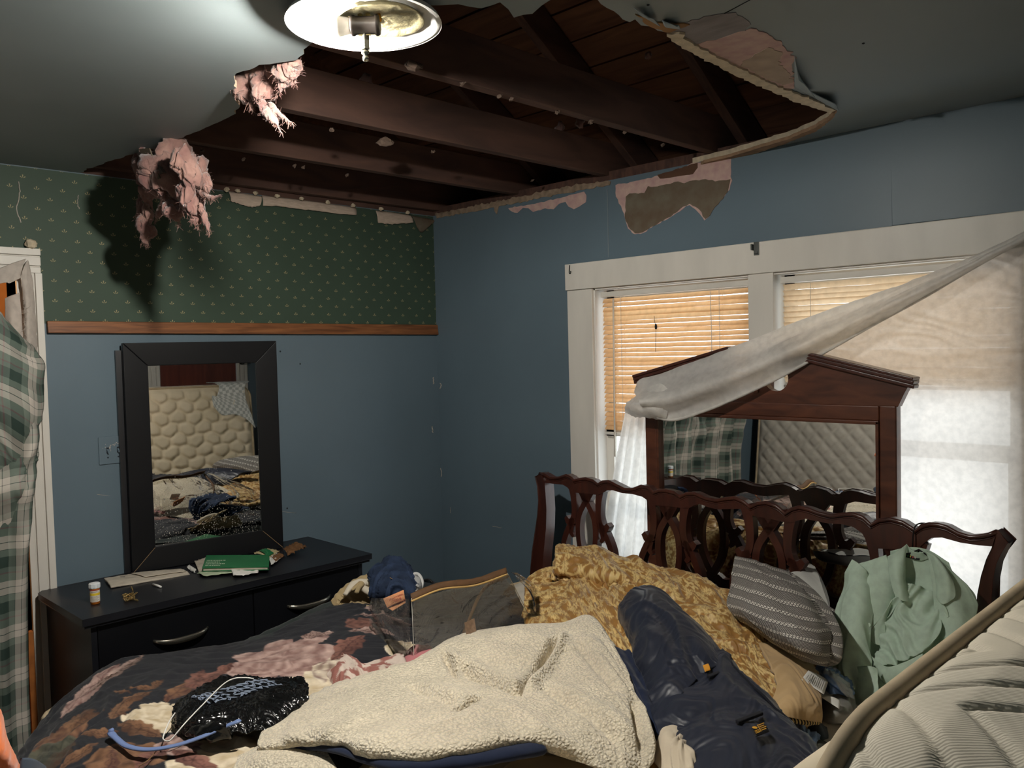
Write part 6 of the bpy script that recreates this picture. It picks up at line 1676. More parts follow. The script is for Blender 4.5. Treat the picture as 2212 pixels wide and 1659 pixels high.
# lapel points and waistband
shirtpart('lapel', [[(1927, 1292, -.52), (1915, 1315, -.535), (1895, 1345, -.545), (1872, 1372, -.555)], [(1918, 1322, -.525), (1908, 1345, -.54), (1898, 1365, -.55), (1885, 1388, -.56)], [(1908, 1340, -.53), (1912, 1370, -.545), (1908, 1385, -.55), (1910, 1398, -.56)]], 10, 30, 30, .003)
shirtpart('lapel', [[(2024, 1290, -.50), (2035, 1310, -.515), (2042, 1325, -.52)], [(2036, 1300, -.50), (2045, 1318, -.515), (2050, 1332, -.52)], [(2030, 1340, -.505), (2034, 1336, -.515), (2040, 1338, -.52)]], 11, 20, 20, .002)
shirtpart('waistband', [[(1884, 1418, -.63), (1915, 1440, -.645), (1950, 1432, -.645), (1993, 1412, -.63)], [(1895, 1445, -.64), (1914, 1462, -.655), (1955, 1452, -.655), (1996, 1428, -.64)], [(1905, 1468, -.64), (1918, 1478, -.655), (1958, 1465, -.655), (1998, 1440, -.64)]], 12, 24, 60, .003)
P = U(1878, 1350, 'y', -.565)
obj('button', *lathe([(.0, -.001), (.0055, -.001), (.006, .001), (.005, .0025), (.002, .002)], P, (0, -1, .25), 14), M('mint_button', srgb(190, 208, 190), rough=.4), sb, True)
q = [U(a, b, 'y', -.447) for a, b in [(1954, 1193), (1988, 1202), (1986, 1210), (1950, 1202)]]
nl = obj('neck_label', *prism(q, (0, -.002, 0)), m_brandl, sb, label='black neck label with coloured stitching')
parts = []
for i, cc in enumerate([(70, 120, 80), (190, 170, 90), (160, 70, 70), (200, 190, 180)]):
    a = q[0] + (q[1] - q[0]) * (.3 + i * .15); b = q[3] + (q[2] - q[3]) * (.3 + i * .15)
    obj('stitched_mark', *bar(a + (b - a) * .25 + (0, -.003, 0), a + (b - a) * .75 + (0, -.003, 0), .0035, .001, up=(0, 1, 0)), M('thread_%d' % i, srgb(*cc), rough=.8), nl)
# wire hanger
hg = thing('wire_hanger', tuple(U(1985, 1190, 'y', -.44)), 'black wire hanger hooked over the headboard, holding the mint shirt', 'hanger')
zt = hpx(1984, 1140)[1]
s0 = hpx(1984, 1140)[0]
hook = [hpt(s0 + .035, zt - .03, -.028), hpt(s0 + .03, zt + .004, -.022), hpt(s0 + .012, zt + .016, 0), hpt(s0 - .002, zt + .004, .022), hpt(s0 - .004, zt - .05, .032), hpt(s0 - .002, zt - .12, .034), U(1985, 1187, 'y', -.447)]
m_wire = M('black_wire', srgb(24, 22, 22), rough=.35, metal=.4)
obj('hook', *tube(catmull(hook, 40), .0022, 7), m_wire, hg, True)
obj('shoulders', *tube(catmull([U(1985, 1187, 'y', -.447), U(1958, 1198, 'y', -.45), U(1920, 1212, 'y', -.445), U(1860, 1226, 'y', -.44), U(1950, 1262, 'y', -.437), U(2060, 1282, 'y', -.437), U(2090, 1282, 'y', -.437), U(2040, 1232, 'y', -.445), U(2003, 1200, 'y', -.45), U(1985, 1187, 'y', -.447)], 70), .0020, 7), m_wire, hg, True)

# ================================================================== PANTS, JEANS, SHOE on the bed's left edge
m_khaki = fabric('khaki_twill', srgb(168, 148, 110))
m_khakil = fabric('white_pocket_lining', srgb(206, 196, 178))
m_denim = M('dark_denim', srgb(38, 50, 72), rough=.85, var=.5, vscale=18, bump=.3, bscale=500, spec=.2, bdist=.0008)
kp = thing('khaki_pants', tuple(U(790, 1310, 'z', .72)), 'khaki trousers dropped in a heap with waistband open', 'trousers')
wb = [(722, 1308, .735), (716, 1298, .75), (730, 1278, .775), (755, 1257, .80), (785, 1242, .82), (818, 1234, .83)]
T_ = [U(a, b, 'z', z) for a, b, z in wb]; Bt = [U(a + 12, b + 12, 'z', z - .012) for a, b, z in wb]
G = net([T_, Bt], 12, 60)
cloth('waistband', G, m_khaki, kp, disp=.002 * np.sin(np.linspace(0, 60, 60))[None, :] + 0 * G[..., 0], thick=.004)
rows = [[(716, 1300, .75), (740, 1270, .78), (775, 1250, .80), (818, 1240, .80)], [(724, 1312, .74), (752, 1290, .74), (790, 1275, .74), (825, 1270, .74)], [(745, 1318, .735), (775, 1312, .72), (805, 1312, .72), (830, 1312, .72)]]
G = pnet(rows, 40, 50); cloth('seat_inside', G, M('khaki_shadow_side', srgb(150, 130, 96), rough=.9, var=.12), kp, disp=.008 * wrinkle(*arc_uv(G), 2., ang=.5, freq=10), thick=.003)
def fold(name, pxs, r, mat, parent, seed, flat=.8, amp=.3, nseg=40, nring=20, fr=18, **kw):
    P = catmull([U(a, b, 'z', z) for a, b, z in pxs], nseg)
    V, F = tube(P, np.interp(np.linspace(0, 1, nseg), np.linspace(0, 1, len(r)), r), nring)
    cen = np.repeat(P, nring, 0)
    k = 1 + amp * fbm(V[:, 0] * fr + seed, V[:, 1] * fr, V[:, 2] * fr, 3)
    V = cen + (V - cen) * k[:, None] * np.array([1, 1, flat])
    return obj(name, V, F, mat, parent, True, **kw)
fold('leg', [(745, 1322, .715), (785, 1322, .72), (830, 1318, .72)], [.012, .024, .016], m_khaki, kp, 1)
fold('leg', [(775, 1265, .785), (800, 1280, .775), (818, 1300, .75), (830, 1315, .725)], [.012, .018, .018, .012], m_khakil, kp, 2, label='pale inside-out pocket')
fold('pocket', [(745, 1285, .775), (765, 1262, .80), (790, 1258, .80), (803, 1264, .79)], [.008, .014, .016, .008], m_khakil, kp, 3, label='white pocket lining')
fold('pocket', [(760, 1275, .79), (778, 1262, .80), (770, 1280, .785)], [.006, .014, .008], m_khaki, kp, 4)
fold('fly', [(772, 1302, .74), (790, 1312, .735), (812, 1314, .73)], [.008, .014, .008], m_khaki, kp, 5)
parts = []
for i in range(14):
    t = i / 13; a = catmull(T_, 14)[i]; b = catmull(Bt, 14)[i]
    parts.append(tube([a + (b - a) * .7 + (0, 0, .003), a + (b - a) * .95 + (.004, .002, .003)], .0006, 4))
obj('belt_stitching', *merge(parts), M('brown_thread', srgb(92, 74, 50), rough=.9), kp)

jn = thing('blue_jeans', tuple(U(850, 1310, 'z', .72)), 'dark blue jeans crumpled with a tan leather patch', 'jeans')
rows = [[(812, 1250, .82), (822, 1228, .85), (845, 1212, .865), (862, 1218, .86), (880, 1240, .84)], [(812, 1275, .80), (828, 1252, .85), (850, 1240, .865), (868, 1245, .86), (884, 1262, .83)], [(812, 1288, .775), (832, 1280, .82), (852, 1270, .84), (872, 1272, .835), (884, 1285, .81)], [(818, 1300, .745), (838, 1302, .775), (856, 1300, .79), (874, 1300, .79), (884, 1302, .775)], [(824, 1318, .715), (842, 1322, .73), (858, 1322, .735), (872, 1320, .735), (882, 1316, .73)]]
G = pnet(rows, 80, 70); u, v = arc_uv(G)
cloth('legs', G, m_denim, jn, disp=.034 * wrinkle(u, v, 3., ang=.8, stretch=2.2, freq=9) + .006 * wrinkle(u, v, 5., ang=.1, stretch=2.4, freq=16), thick=.004)
Gb = G + np.array([-.06, .06, -.04]) ; cloth('back_side', Gb, m_denim, jn, disp=.01 * wrinkle(u, v, 8., ang=.4, freq=8), thick=.004)
for pts in ([(818, 1232, .865), (838, 1245, .868), (850, 1252, .866)], [(852, 1214, .875), (862, 1230, .874), (864, 1238, .872)]):
    obj('seam', *tube(catmull([U(a, b, 'z', z) for a, b, z in pts], 20), .0012, 5), M('tan_thread', srgb(150, 120, 84), rough=.8), jn)
for i, (pts, r) in enumerate([([(812, 1262, .82), (822, 1236, .86), (845, 1220, .875), (866, 1228, .87)], [.006, .010, .011, .006]), ([(868, 1226, .865), (882, 1246, .85), (886, 1275, .82), (884, 1305, .77)], [.006, .011, .011, .006]), ([(816, 1284, .80), (836, 1268, .84), (858, 1262, .855), (878, 1270, .84)], [.006, .011, .011, .006]), ([(822, 1304, .76), (842, 1290, .80), (862, 1286, .82)], [.008, .016, .010])]):
    fold('crumple', pts, r, m_denim, jn, 20 + i, flat=.8, amp=.35, fr=22)
# leather patch with red print (upside down in the photo)
ctr = U(853, 1298, 'z', .835)
nrm = (CAM - ctr); nrm[2] = 0; nrm /= np.linalg.norm(nrm); nrm = nrm * .75 + np.array([0, 0, .66]); nrm /= np.linalg.norm(nrm)
fl_ = [UP(a, b, ctr, nrm) for a, b in [(828, 1293), (872, 1274), (876, 1302), (848, 1319), (836, 1312)]]
m_leather = M('tan_leather_patch', srgb(206, 136, 84), rough=.6, var=.12, vscale=60, bump=.2, bscale=200)
pt = obj('leather_patch', *prism(fl_, -nrm * .003), m_leather, jn, label='tan leather waist patch with red lettering')
def text(name, s, origin, ex, ey, size, mat, parent, ext=.0004, bold=0.0, outline=False, drape=None):
    cu = bpy.data.curves.new(name, 'FONT'); cu.body = s; cu.size = size; cu.align_x = 'CENTER'; cu.align_y = 'CENTER'; cu.extrude = ext; cu.offset = bold
    if outline: cu.fill_mode = 'NONE'; cu.bevel_depth = size * .035; cu.extrude = 0
    tmp = bpy.data.objects.new('tmp_text', cu); COL.objects.link(tmp)
    dg = bpy.context.evaluated_depsgraph_get()
    me = bpy.data.meshes.new_from_object(tmp.evaluated_get(dg))
    V = np.array([v.co[:] for v in me.vertices]) if len(me.vertices) else np.zeros((0, 3)); F = [list(p.vertices) for p in me.polygons]
    bpy.data.objects.remove(tmp, do_unlink=True); bpy.data.curves.remove(cu); bpy.data.meshes.remove(me)
    ex = np.asarray(ex, float); ex /= np.linalg.norm(ex); ey = np.asarray(ey, float); ey = ey - ex * (ey @ ex); ey /= np.linalg.norm(ey)
    ez = np.cross(ex, ey)
    Wv = np.asarray(origin) + V[:, :1] * ex + V[:, 1:2] * ey + V[:, 2:3] * ez
    if drape is not None:
        S = drape.reshape(-1, 3)
        for i0 in range(0, len(Wv), 400):
            d = ((Wv[i0:i0 + 400, None, :2] - S[None, :, :2]) ** 2).sum(2)
            Wv[i0:i0 + 400, 2] = S[d.argmin(1), 2] + .003 + (V[i0:i0 + 400, 2])
    return obj(name, Wv, F, mat, parent)
m_red = M('red_patch_print', srgb(176, 48, 40), rough=.7)
ex = -(fl_[1] - fl_[0]); ctr2 = (fl_[0] + fl_[1] + fl_[2] + fl_[3]) / 4 + nrm * .001
eyv = (fl_[0] + fl_[1]) / 2 - (fl_[2] + fl_[3]) / 2; eyv = -eyv
Lp = np.linalg.norm(fl_[1] - fl_[0])
exn = ex / np.linalg.norm(ex); eyn = eyv - exn * (eyv @ exn); eyn /= np.linalg.norm(eyn)
text('patch_lettering', "LEVI STRAUSS", ctr2 - exn * Lp * .05 + eyn * Lp * .16, ex, eyn, Lp * .115, m_red, pt, bold=.0003)
text('patch_lettering', "& CO.", ctr2 - exn * Lp * .05, ex, eyn, Lp * .15, m_red, pt, bold=.0003)
text('patch_lettering', "ORIGINAL RIVETED", ctr2 - exn * Lp * .05 - eyn * Lp * .15, ex, eyn, Lp * .075, m_red, pt)

shoe = thing('white_sneaker', tuple(U(895, 1290, 'z', .73)), 'white sneaker lying behind the jeans', 'shoe')
rows = [[(880, 1245, .80), (893, 1242, .81), (906, 1248, .80), (910, 1258, .79)], [(882, 1262, .80), (893, 1262, .825), (904, 1264, .82), (910, 1270, .79)], [(882, 1280, .775), (892, 1282, .80), (899, 1282, .80), (905, 1280, .77)], [(882, 1300, .73), (888, 1300, .745), (893, 1298, .745), (898, 1292, .735)]]
G = pnet(rows, 30, 30); cloth('upper', G, M('white_leather', srgb(206, 206, 204), rough=.5, var=.05), shoe, disp=.003 * wrinkle(*arc_uv(G), 3., freq=20), thick=.02)
for pts in ([(884, 1262, .822), (896, 1258, .832), (905, 1262, .826)], [(886, 1270, .815), (898, 1268, .825), (905, 1270, .815)]):
    obj('lace', *tube(catmull([U(a, b, 'z', z) for a, b, z in pts], 14), .0022, 6), M('grey_lace', srgb(120, 122, 126), rough=.8), shoe, True)
obj('sole', *tube(catmull([U(a, b, 'z', z) for a, b, z in [(884, 1243, .80), (902, 1240, .805), (912, 1256, .79), (908, 1274, .77), (900, 1292, .74)]], 30), .007, 8), M('white_rubber', srgb(214, 214, 212), rough=.4), shoe, True)
G = pnet([[(872, 1308, .735), (884, 1302, .74), (888, 1318, .725)], [(878, 1318, .72), (884, 1318, .722), (886, 1322, .715)]], 10, 12)
cloth('white_slip', G, m_label, thick=.001, label='small white cloth scrap between jeans and plastic bag', cat='scrap')
# dark strap at the wall behind
dk_ = thing('dark_boot', tuple(U(925, 1270, 'z', .70)), 'dark strap and boot shape behind the plastic bag', 'boot')
fold('shaft', [(905, 1262, .72), (925, 1268, .73), (945, 1280, .72), (950, 1300, .70)], [.02, .035, .035, .02], M('dark_suede', srgb(34, 40, 44), rough=.9), dk_, 7, flat=.8)
obj('strap', *tube(catmull([U(a, b, 'z', z) for a, b, z in [(910, 1255, .75), (924, 1252, .765), (932, 1256, .76), (938, 1266, .74)]], 20), .005, 8), M('black_strap', srgb(22, 22, 24), rough=.6), dk_, True)

# ================================================================== CLEAR PLASTIC ZIP BAG
m_clear = bpy.data.materials.new('clear_vinyl'); m_clear.use_nodes = True
_n = m_clear.node_tree.nodes; _l = m_clear.node_tree.links; _n.remove(_n['Principled BSDF'])
_tc = _n.new('ShaderNodeTexCoord'); _nz = _n.new('ShaderNodeTexNoise'); _nz.inputs['Scale'].default_value = 9; _nz.inputs['Detail'].default_value = 4; _nz.inputs['Distortion'].default_value = 1.2
_l.new(_tc.outputs['Object'], _nz.inputs[0])
_bm = _n.new('ShaderNodeBump'); _bm.inputs['Strength'].default_value = .9; _bm.inputs['Distance'].default_value = .03; _l.new(_nz.outputs[0], _bm.inputs['Height'])
_g = _n.new('ShaderNodeBsdfGlossy'); _g.inputs['Roughness'].default_value = .07; _l.new(_bm.outputs[0], _g.inputs['Normal'])
_t = _n.new('ShaderNodeBsdfTransparent'); _t.inputs[0].default_value = (.90, .89, .87, 1)
_d = _n.new('ShaderNodeBsdfDiffuse'); _d.inputs[0].default_value = (.75, .73, .7, 1)
_m1 = _n.new('ShaderNodeMixShader'); _m1.inputs[0].default_value = .07; _l.new(_t.outputs[0], _m1.inputs[1]); _l.new(_d.outputs[0], _m1.inputs[2])
_fr = _n.new('ShaderNodeFresnel'); _fr.inputs[0].default_value = 1.5; _l.new(_bm.outputs[0], _fr.inputs['Normal'])
_fa = _n.new('ShaderNodeMath'); _fa.operation = 'MULTIPLY_ADD'; _fa.inputs[1].default_value = 1.0; _fa.inputs[2].default_value = .09; _l.new(_fr.outputs[0], _fa.inputs[0])
_m2 = _n.new('ShaderNodeMixShader'); _l.new(_fa.outputs[0], _m2.inputs[0]); _l.new(_m1.outputs[0], _m2.inputs[1]); _l.new(_g.outputs[0], _m2.inputs[2])
_l.new(_m2.outputs[0], _n['Material Output'].inputs[0])
BF0, BF1 = U(895, 1440, 'z', .715), U(1150, 1345, 'z', .715)      # front bottom corners
TF0, TF1 = U(889, 1293, 'z', .925), U(1096, 1238, 'z', .945)      # front top corners
TB0, TB1 = U(935, 1260, 'z', .90), U(1118, 1225, 'z', .945)
back = np.array([-.30, .05, 0])
pb = thing('zip_bag', tuple((BF0 + BF1) / 2), 'clear vinyl bedding bag with brown piping standing open', 'bag')
def sheetq(a, b, c, d, nu=34, nv=34): return net([[a, b], [(a + d) / 2, (b + c) / 2], [d, c]], nu, nv)
G = sheetq(BF0, BF1, TF1, TF0, 44, 54); u, v = arc_uv(G)
t1 = np.linspace(0, 1, 44)[:, None]; t2 = np.linspace(0, 1, 54)[None, :]
cr = .010 * wrinkle(u, v, 3., ang=.9, stretch=5, freq=6) - .03 * np.sin(math.pi * t1) * np.sin(math.pi * t2) + .010 * (np.abs(((t2 * 6 + t1 * 2.5) % 1) - .5) - .25) * (1 - t2) ** 2 * (1 - t1)
cloth('front_sheet', G, m_clear, pb, disp=cr, thick=0.0, label='crinkled clear vinyl front')
# right end: collapsed, bulging, wrinkled
G = sheetq(BF1, BF1 + back * .5 + np.array([0, .12, 0]), TB1 + np.array([-.10, .10, -.06]), TF1, 40, 30); u, v = arc_uv(G)
cloth('end_sheet', G, m_clear, pb, disp=.03 * np.sin(np.linspace(0, math.pi, 40))[:, None] + .016 * wrinkle(u, v, 5., ang=1.3, stretch=3, freq=8), thick=0.0)
G = sheetq(BF0 + back, BF1 + back, TF1 + back * .8 + np.array([0, 0, -.08]), TF0 + back * .9 + np.array([0, 0, -.06]), 24, 30); u, v = arc_uv(G)
cloth('back_sheet', G, m_clear, pb, disp=.012 * wrinkle(u, v, 7., ang=.4, freq=6), thick=0.0)
G = sheetq(BF0, BF0 + back, TF0 + back * .9 + np.array([0, 0, -.06]), TF0, 24, 24); u, v = arc_uv(G)
cloth('end_sheet', G, m_clear, pb, disp=.012 * wrinkle(u, v, 9., ang=1.2, freq=7), thick=0.0)
m_bpipe = M('brown_bias_tape', srgb(88, 62, 38), rough=.7, var=.15, vscale=40)
m_bpipe2 = M('tan_bias_tape', srgb(186, 152, 96), rough=.7, var=.1)
TP = catmull([TF0, TF0 + (TF1 - TF0) * .3 + np.array([0, 0, .012]), TF0 + (TF1 - TF0) * .65 + np.array([0, 0, -.004]), TF1 + np.array([0, 0, .004])], 40)
G = np.stack([TP + np.array([-.012, .006, .012]), TP + np.array([-.003, 0, .007]), TP, TP + np.array([.003, -.003, -.005])]); 
o_ = cloth('zip_tape', G, m_bpipe, pb, disp=.002 * fbm(arc_uv(G)[1] * 20, arc_uv(G)[0] * 20, 1.), thick=.003, label='brown zip tape along the mouth')
obj('tape_edge', *tube(TP + np.array([.005, -.005, -.006]), .003, 7), m_bpipe2, pb, True)
obj('inner_tape', *tube(catmull([TF1 + np.array([0, 0, -.01]), TF1 + (BF1 - TF1) * .4 + np.array([-.12, -.05, 0]), BF0 + (BF1 - BF0) * .55 + np.array([-.1, 0, .0])], 40), .006, 7), m_bpipe, pb, True)
0 and obj('inner_tape', *tube(catmull([TF1 + np.array([-.01, .01, -.005]), TF1 + np.array([.03, .05, -.10]), BF1 + np.array([.03, .03, .06])], 30), .004, 7), m_bpipe, pb, True)
m_weld = M('milky_vinyl_weld', srgb(200, 198, 192), rough=.15, spec=.7)
# stitched corner edges of vinyl (bright rims)
for a, b in ((TF0, BF0), (TF1, BF1)):
    obj('welded_edge', *tube(catmull([a, a + (b - a) * .5 + np.array([.006, -.004, 0]), b], 20), .0012, 7), m_weld, pb, True)
# price sticker inside
q = [U(a, b, 'z', z) for (a, b), z in zip([(1002, 1352), (1024, 1342), (1030, 1382), (1008, 1390)], (.83, .83, .785, .785))]
ctr_ = sum(q) / 4
obj('paper_insert', *prism([p + np.array([-.02, .02, 0]) for p in q], np.array([-.002, .002, 0])), M('brown_insert', srgb(128, 104, 84), rough=.7, var=.2, vscale=90), pb)

# pink cloth and pale printed sheet beside the bag
G = pnet([[(868, 1452, .70), (880, 1412, .735), (905, 1395, .745), (935, 1400, .74)], [(868, 1462, .70), (890, 1432, .74), (920, 1420, .75), (950, 1430, .745)], [(872, 1475, .695), (900, 1465, .72), (935, 1455, .725), (965, 1455, .72)]], 30, 40)
cloth('pink_cloth', G, fabric('pink_cotton', srgb(190, 118, 122)), disp=.008 * wrinkle(*arc_uv(G), 3., ang=1., freq=9), thick=.01, label='pink cloth beside the plastic bag', cat='cloth')
G = pnet([[(718, 1445, .715), (735, 1420, .735), (765, 1428, .74), (790, 1440, .735), (870, 1415, .72)], [(712, 1465, .72), (740, 1445, .75), (770, 1450, .755), (800, 1450, .745), (875, 1430, .73)], [(715, 1482, .705), (745, 1475, .735), (775, 1475, .735), (810, 1468, .73), (880, 1450, .715)]], 50, 80)
u, v = arc_uv(G)
pc_ = np.zeros(G.shape) + np.array(srgb(206, 190, 178)); msk = smooth(.05, .25, fbm(u * 22, v * 22, 3., 3)); pc_ = pc_ * (1 - msk[..., None]) + np.array(srgb(150, 100, 92)) * msk[..., None]
cloth('printed_sheet', G, M('rose_print_sheet', rough=.85, var=.05, attr=True, spec=.2), disp=.014 * wrinkle(u, v, 4., ang=.8, stretch=2.5, freq=9), thick=.004, col=pc_, label='cream sheet with rose print crumpled behind the sherpa blanket', cat='sheet')

# ================================================================== BLACK THANK-YOU BAG, HANGERS
m_poly = M('black_polythene', srgb(12, 12, 13), rough=.22, var=.1, bump=.5, bscale=35, spec=.6, bdist=.006)
rows = [[(382, 1535, .735), (400, 1512, .740), (440, 1485, .742), (480, 1468, .742), (530, 1464, .742), (600, 1468, .742), (655, 1472, .738)],
        [(376, 1548, .738), (410, 1535, .765), (455, 1510, .762), (500, 1490, .758), (560, 1485, .758), (620, 1490, .755), (664, 1490, .742)],
        [(378, 1562, .742), (420, 1555, .775), (470, 1535, .765), (520, 1515, .760), (580, 1510, .765), (630, 1512, .762), (662, 1512, .745)],
        [(395, 1574, .74), (440, 1572, .765), (490, 1560, .765), (540, 1545, .765), (590, 1538, .768), (630, 1532, .758), (652, 1527, .742)],
        [(405, 1585, .73), (450, 1588, .74), (500, 1586, .745), (545, 1586, .745), (580, 1578, .748), (610, 1560, .745), (640, 1540, .738)]]
G = pnet(rows, 110, 150); u, v = arc_uv(G)
bagd = .012 * wrinkle(u, v, 3., ang=.2, stretch=3, freq=11) + .006 * wrinkle(u, v, 6., ang=1.1, stretch=3, freq=24)
_oc = U(512, 1484, 'z', .76); _k = np.exp(-(((G[..., 0] - _oc[0]) ** 2 + (G[..., 1] - _oc[1]) ** 2) / .11 ** 2) ** 2)
bagd = bagd * (1 - .85 * _k)
Gbag = G + face_up(G) * bagd[..., None]
tb = cloth('shopping_bag', G, m_poly, disp=bagd, thick=.002, label='crumpled black plastic shopping bag printed THANK YOU', cat='bag')
# print: outlined grey letters, three lines, upside down to the viewer
m_print = M('pale_blue_print', srgb(136, 148, 168), rough=.5)
oC = U(512, 1484, 'z', .775)
exx = U(470, 1500, 'z', .775) - U(560, 1468, 'z', .775); eyy = U(512, 1505, 'z', .775) - U(512, 1470, 'z', .775)
exn = exx / np.linalg.norm(exx); eyn = eyy - exn * (eyy @ exn); eyn /= np.linalg.norm(eyn)
for k in range(3):
    text('bag_lettering', 'THANK YOU', oC - eyn * (.040 - .036 * k) + exn * .0, exn, eyn, .038, m_print, tb, outline=True, drape=Gbag)
# a knotted handle lump
fold('handle', [(400, 1590, .73), (430, 1578, .76), (470, 1580, .765), (500, 1592, .745)], [.008, .022, .024, .008], m_poly, tb, 3, amp=.6, fr=30)
wh = thing('white_wire_hanger', tuple(U(420, 1560, 'z', .78)), 'white wire hanger lying over the black bag', 'hanger')
P = catmull([U(a, b, 'z', z) for a, b, z in [(548, 1466, .80), (530, 1464, .805), (505, 1466, .808), (480, 1480, .806), (440, 1520, .80), (400, 1562, .785), (372, 1595, .76), (362, 1601, .755), (354, 1598, .755), (353, 1590, .755), (365, 1560, .765), (378, 1540, .77)]], 100)
obj('wire', *tube(P, .0017, 7), M('white_enamel_wire', srgb(230, 228, 222), rough=.35), wh, True)
bh = thing('blue_hanger', tuple(U(330, 1615, 'z', .73)), 'flat powder blue plastic hanger half buried in the comforter', 'hanger')
PX = [(238, 1582, .755), (250, 1594, .752), (275, 1612, .75), (320, 1619, .75), (380, 1610, .755), (440, 1590, .765), (480, 1572, .775), (510, 1560, .785), (516, 1556, .786)]
P = catmull([U(a, b, 'z', z) for a, b, z in PX], 70)
V, F = tube(P, np.interp(np.linspace(0, 1, 70), [0, .04, .12, .5, .9, .97, 1], [.008, .010, .0085, .0075, .008, .008, .004]), 10); cen = np.repeat(P, 10, 0); V = cen + (V - cen) * np.array([1, 1, .5])
obj('arm', V, F, M('powder_blue_plastic', srgb(112, 132, 178), rough=.35, var=.05), bh, True)
obj('tip', *lathe([(.004, -.006), (.008, 0), (.004, .008)], U(240, 1580, 'z', .757), (.4, .3, .6), 10), M('powder_blue_plastic'), bh, True)
tw = thing('twig', tuple(U(320, 1640, 'z', .72)), 'thin dry stalk lying on the floral comforter', 'twig')
obj('stalk', *tube(catmull([U(a, b, 'z', z) for a, b, z in [(300, 1655, .735), (318, 1644, .742), (338, 1622, .742)]], 14), .0012, 5), M('dry_stalk', srgb(130, 100, 66), rough=.9), tw)

# ================================================================== SMALL THINGS AT THE RIGHT
m_cloud = M('cloudy_plastic_film', srgb(176, 186, 196), rough=.25, var=.2, vscale=20, bump=.6, bscale=40, spec=.6, bdist=.006)
G = pnet([[(1738, 1430, .70), (1770, 1436, .73), (1800, 1450, .73), (1835, 1475, .70)], [(1745, 1455, .70), (1780, 1460, .75), (1812, 1475, .745), (1838, 1495, .70)], [(1770, 1500, .68), (1795, 1500, .715), (1815, 1500, .71), (1838, 1510, .68)]], 40, 50)
u, v = arc_uv(G)
cc_ = np.zeros(G.shape) + np.array(srgb(170, 178, 188)); msk = smooth(.0, .2, fbm(u * 14, v * 14, 4., 3)); cc_ = cc_ * (1 - msk[..., None]) + np.array(srgb(92, 122, 170)) * msk[..., None]
cloth('plastic_wrap', G, M('blue_tinted_wrap', rough=.25, var=.1, attr=True, spec=.6), disp=.012 * wrinkle(u, v, 4., ang=.6, stretch=2.5, freq=14), thick=.001, col=cc_, label='crumpled blue-tinted plastic wrapper beside the beige lining', cat='wrapper')
G = pnet([[(1768, 1515, .67), (1795, 1505, .70), (1830, 1490, .70), (1842, 1492, .68)], [(1770, 1545, .66), (1800, 1540, .69), (1830, 1530, .69), (1846, 1530, .67)], [(1775, 1562, .64), (1800, 1562, .66), (1830, 1560, .66), (1848, 1552, .65)]], 30, 40)
cloth('grey_film', G, M('grey_film', srgb(128, 126, 122), rough=.3, var=.1, spec=.5), disp=.006 * wrinkle(*arc_uv(G), 8., freq=9), thick=.001, label='smoky grey plastic film below the white tag', cat='wrapper')
card([(1774, 1506), (1786, 1503), (1815, 1513), (1813, 1531)], (.725, .727, .717, .71), m_label, None, 'blank_tag', label='blank white tag on the grey film', cat='tag')
m_lblue = fabric('light_blue_cotton', srgb(112, 140, 180))
G = pnet([[(1686, 1550, .665), (1710, 1558, .69), (1740, 1572, .69), (1765, 1590, .66)], [(1690, 1575, .65), (1720, 1590, .68), (1745, 1600, .68), (1762, 1608, .65)], [(1720, 1610, .63), (1735, 1615, .65), (1750, 1620, .65), (1765, 1622, .63)]], 40, 60)
cloth('blue_rag', G, m_lblue, disp=.012 * wrinkle(*arc_uv(G), 3., ang=1., stretch=4, freq=14), thick=.006, label='light blue crumpled garment between jacket and mattress', cat='garment')
m_slate = fabric('dark_slate_cotton', srgb(52, 62, 70))
G = pnet([[(1735, 1555, .66), (1760, 1558, .68), (1785, 1572, .66)], [(1745, 1580, .65), (1770, 1582, .67), (1788, 1592, .65)], [(1755, 1605, .63), (1772, 1606, .64), (1785, 1608, .63)]], 24, 24)
cloth('slate_garment', G, m_slate, disp=.006 * wrinkle(*arc_uv(G), 5., freq=12), thick=.006, label='dark slate garment edge beneath the grey film', cat='garment')
m_camo = M('dark_patterned_cotton', srgb(66, 66, 58), rough=.9, var=.45, vscale=60)
G = pnet([[(1740, 1600, .645), (1765, 1600, .66), (1790, 1606, .65)], [(1745, 1630, .64), (1768, 1632, .65), (1785, 1635, .64)], [(1755, 1680, .62), (1770, 1680, .63), (1785, 1680, .62)]], 24, 24)
cloth('patterned_garment', G, m_camo, disp=.006 * wrinkle(*arc_uv(G), 7., freq=14), thick=.006, label='dark speckled garment low beside the standing mattress', cat='garment')
G = pnet([[(1405, 1640, .72), (1425, 1590, .76), (1445, 1568, .765), (1455, 1566, .76)], [(1425, 1655, .74), (1450, 1610, .785), (1465, 1600, .785), (1478, 1605, .775)], [(1445, 1680, .74), (1475, 1640, .78), (1490, 1635, .78), (1500, 1640, .765)], [(1460, 1720, .72), (1490, 1690, .75), (1510, 1690, .75), (1520, 1700, .74)]], 50, 50)
cloth('cream_shirt', G, fabric('cream_cotton', srgb(208, 194, 172)), disp=.014 * wrinkle(*arc_uv(G), 9., ang=.4, stretch=2.5, freq=9), thick=.004, label='cream garment crumpled between sherpa blanket and navy jacket', cat='garment')
G = pnet([[(1380, 1650, .71), (1410, 1640, .73), (1440, 1650, .73), (1460, 1670, .72)], [(1370, 1700, .70), (1410, 1690, .72), (1440, 1690, .72), (1470, 1700, .71)]], 20, 30)
cloth('mustard_cloth', G, fabric('mustard_cotton', srgb(168, 122, 52)), disp=.005 * wrinkle(*arc_uv(G), 9., freq=9), thick=.01, label='mustard cloth showing at the bottom edge below the sherpa blanket', cat='cloth')

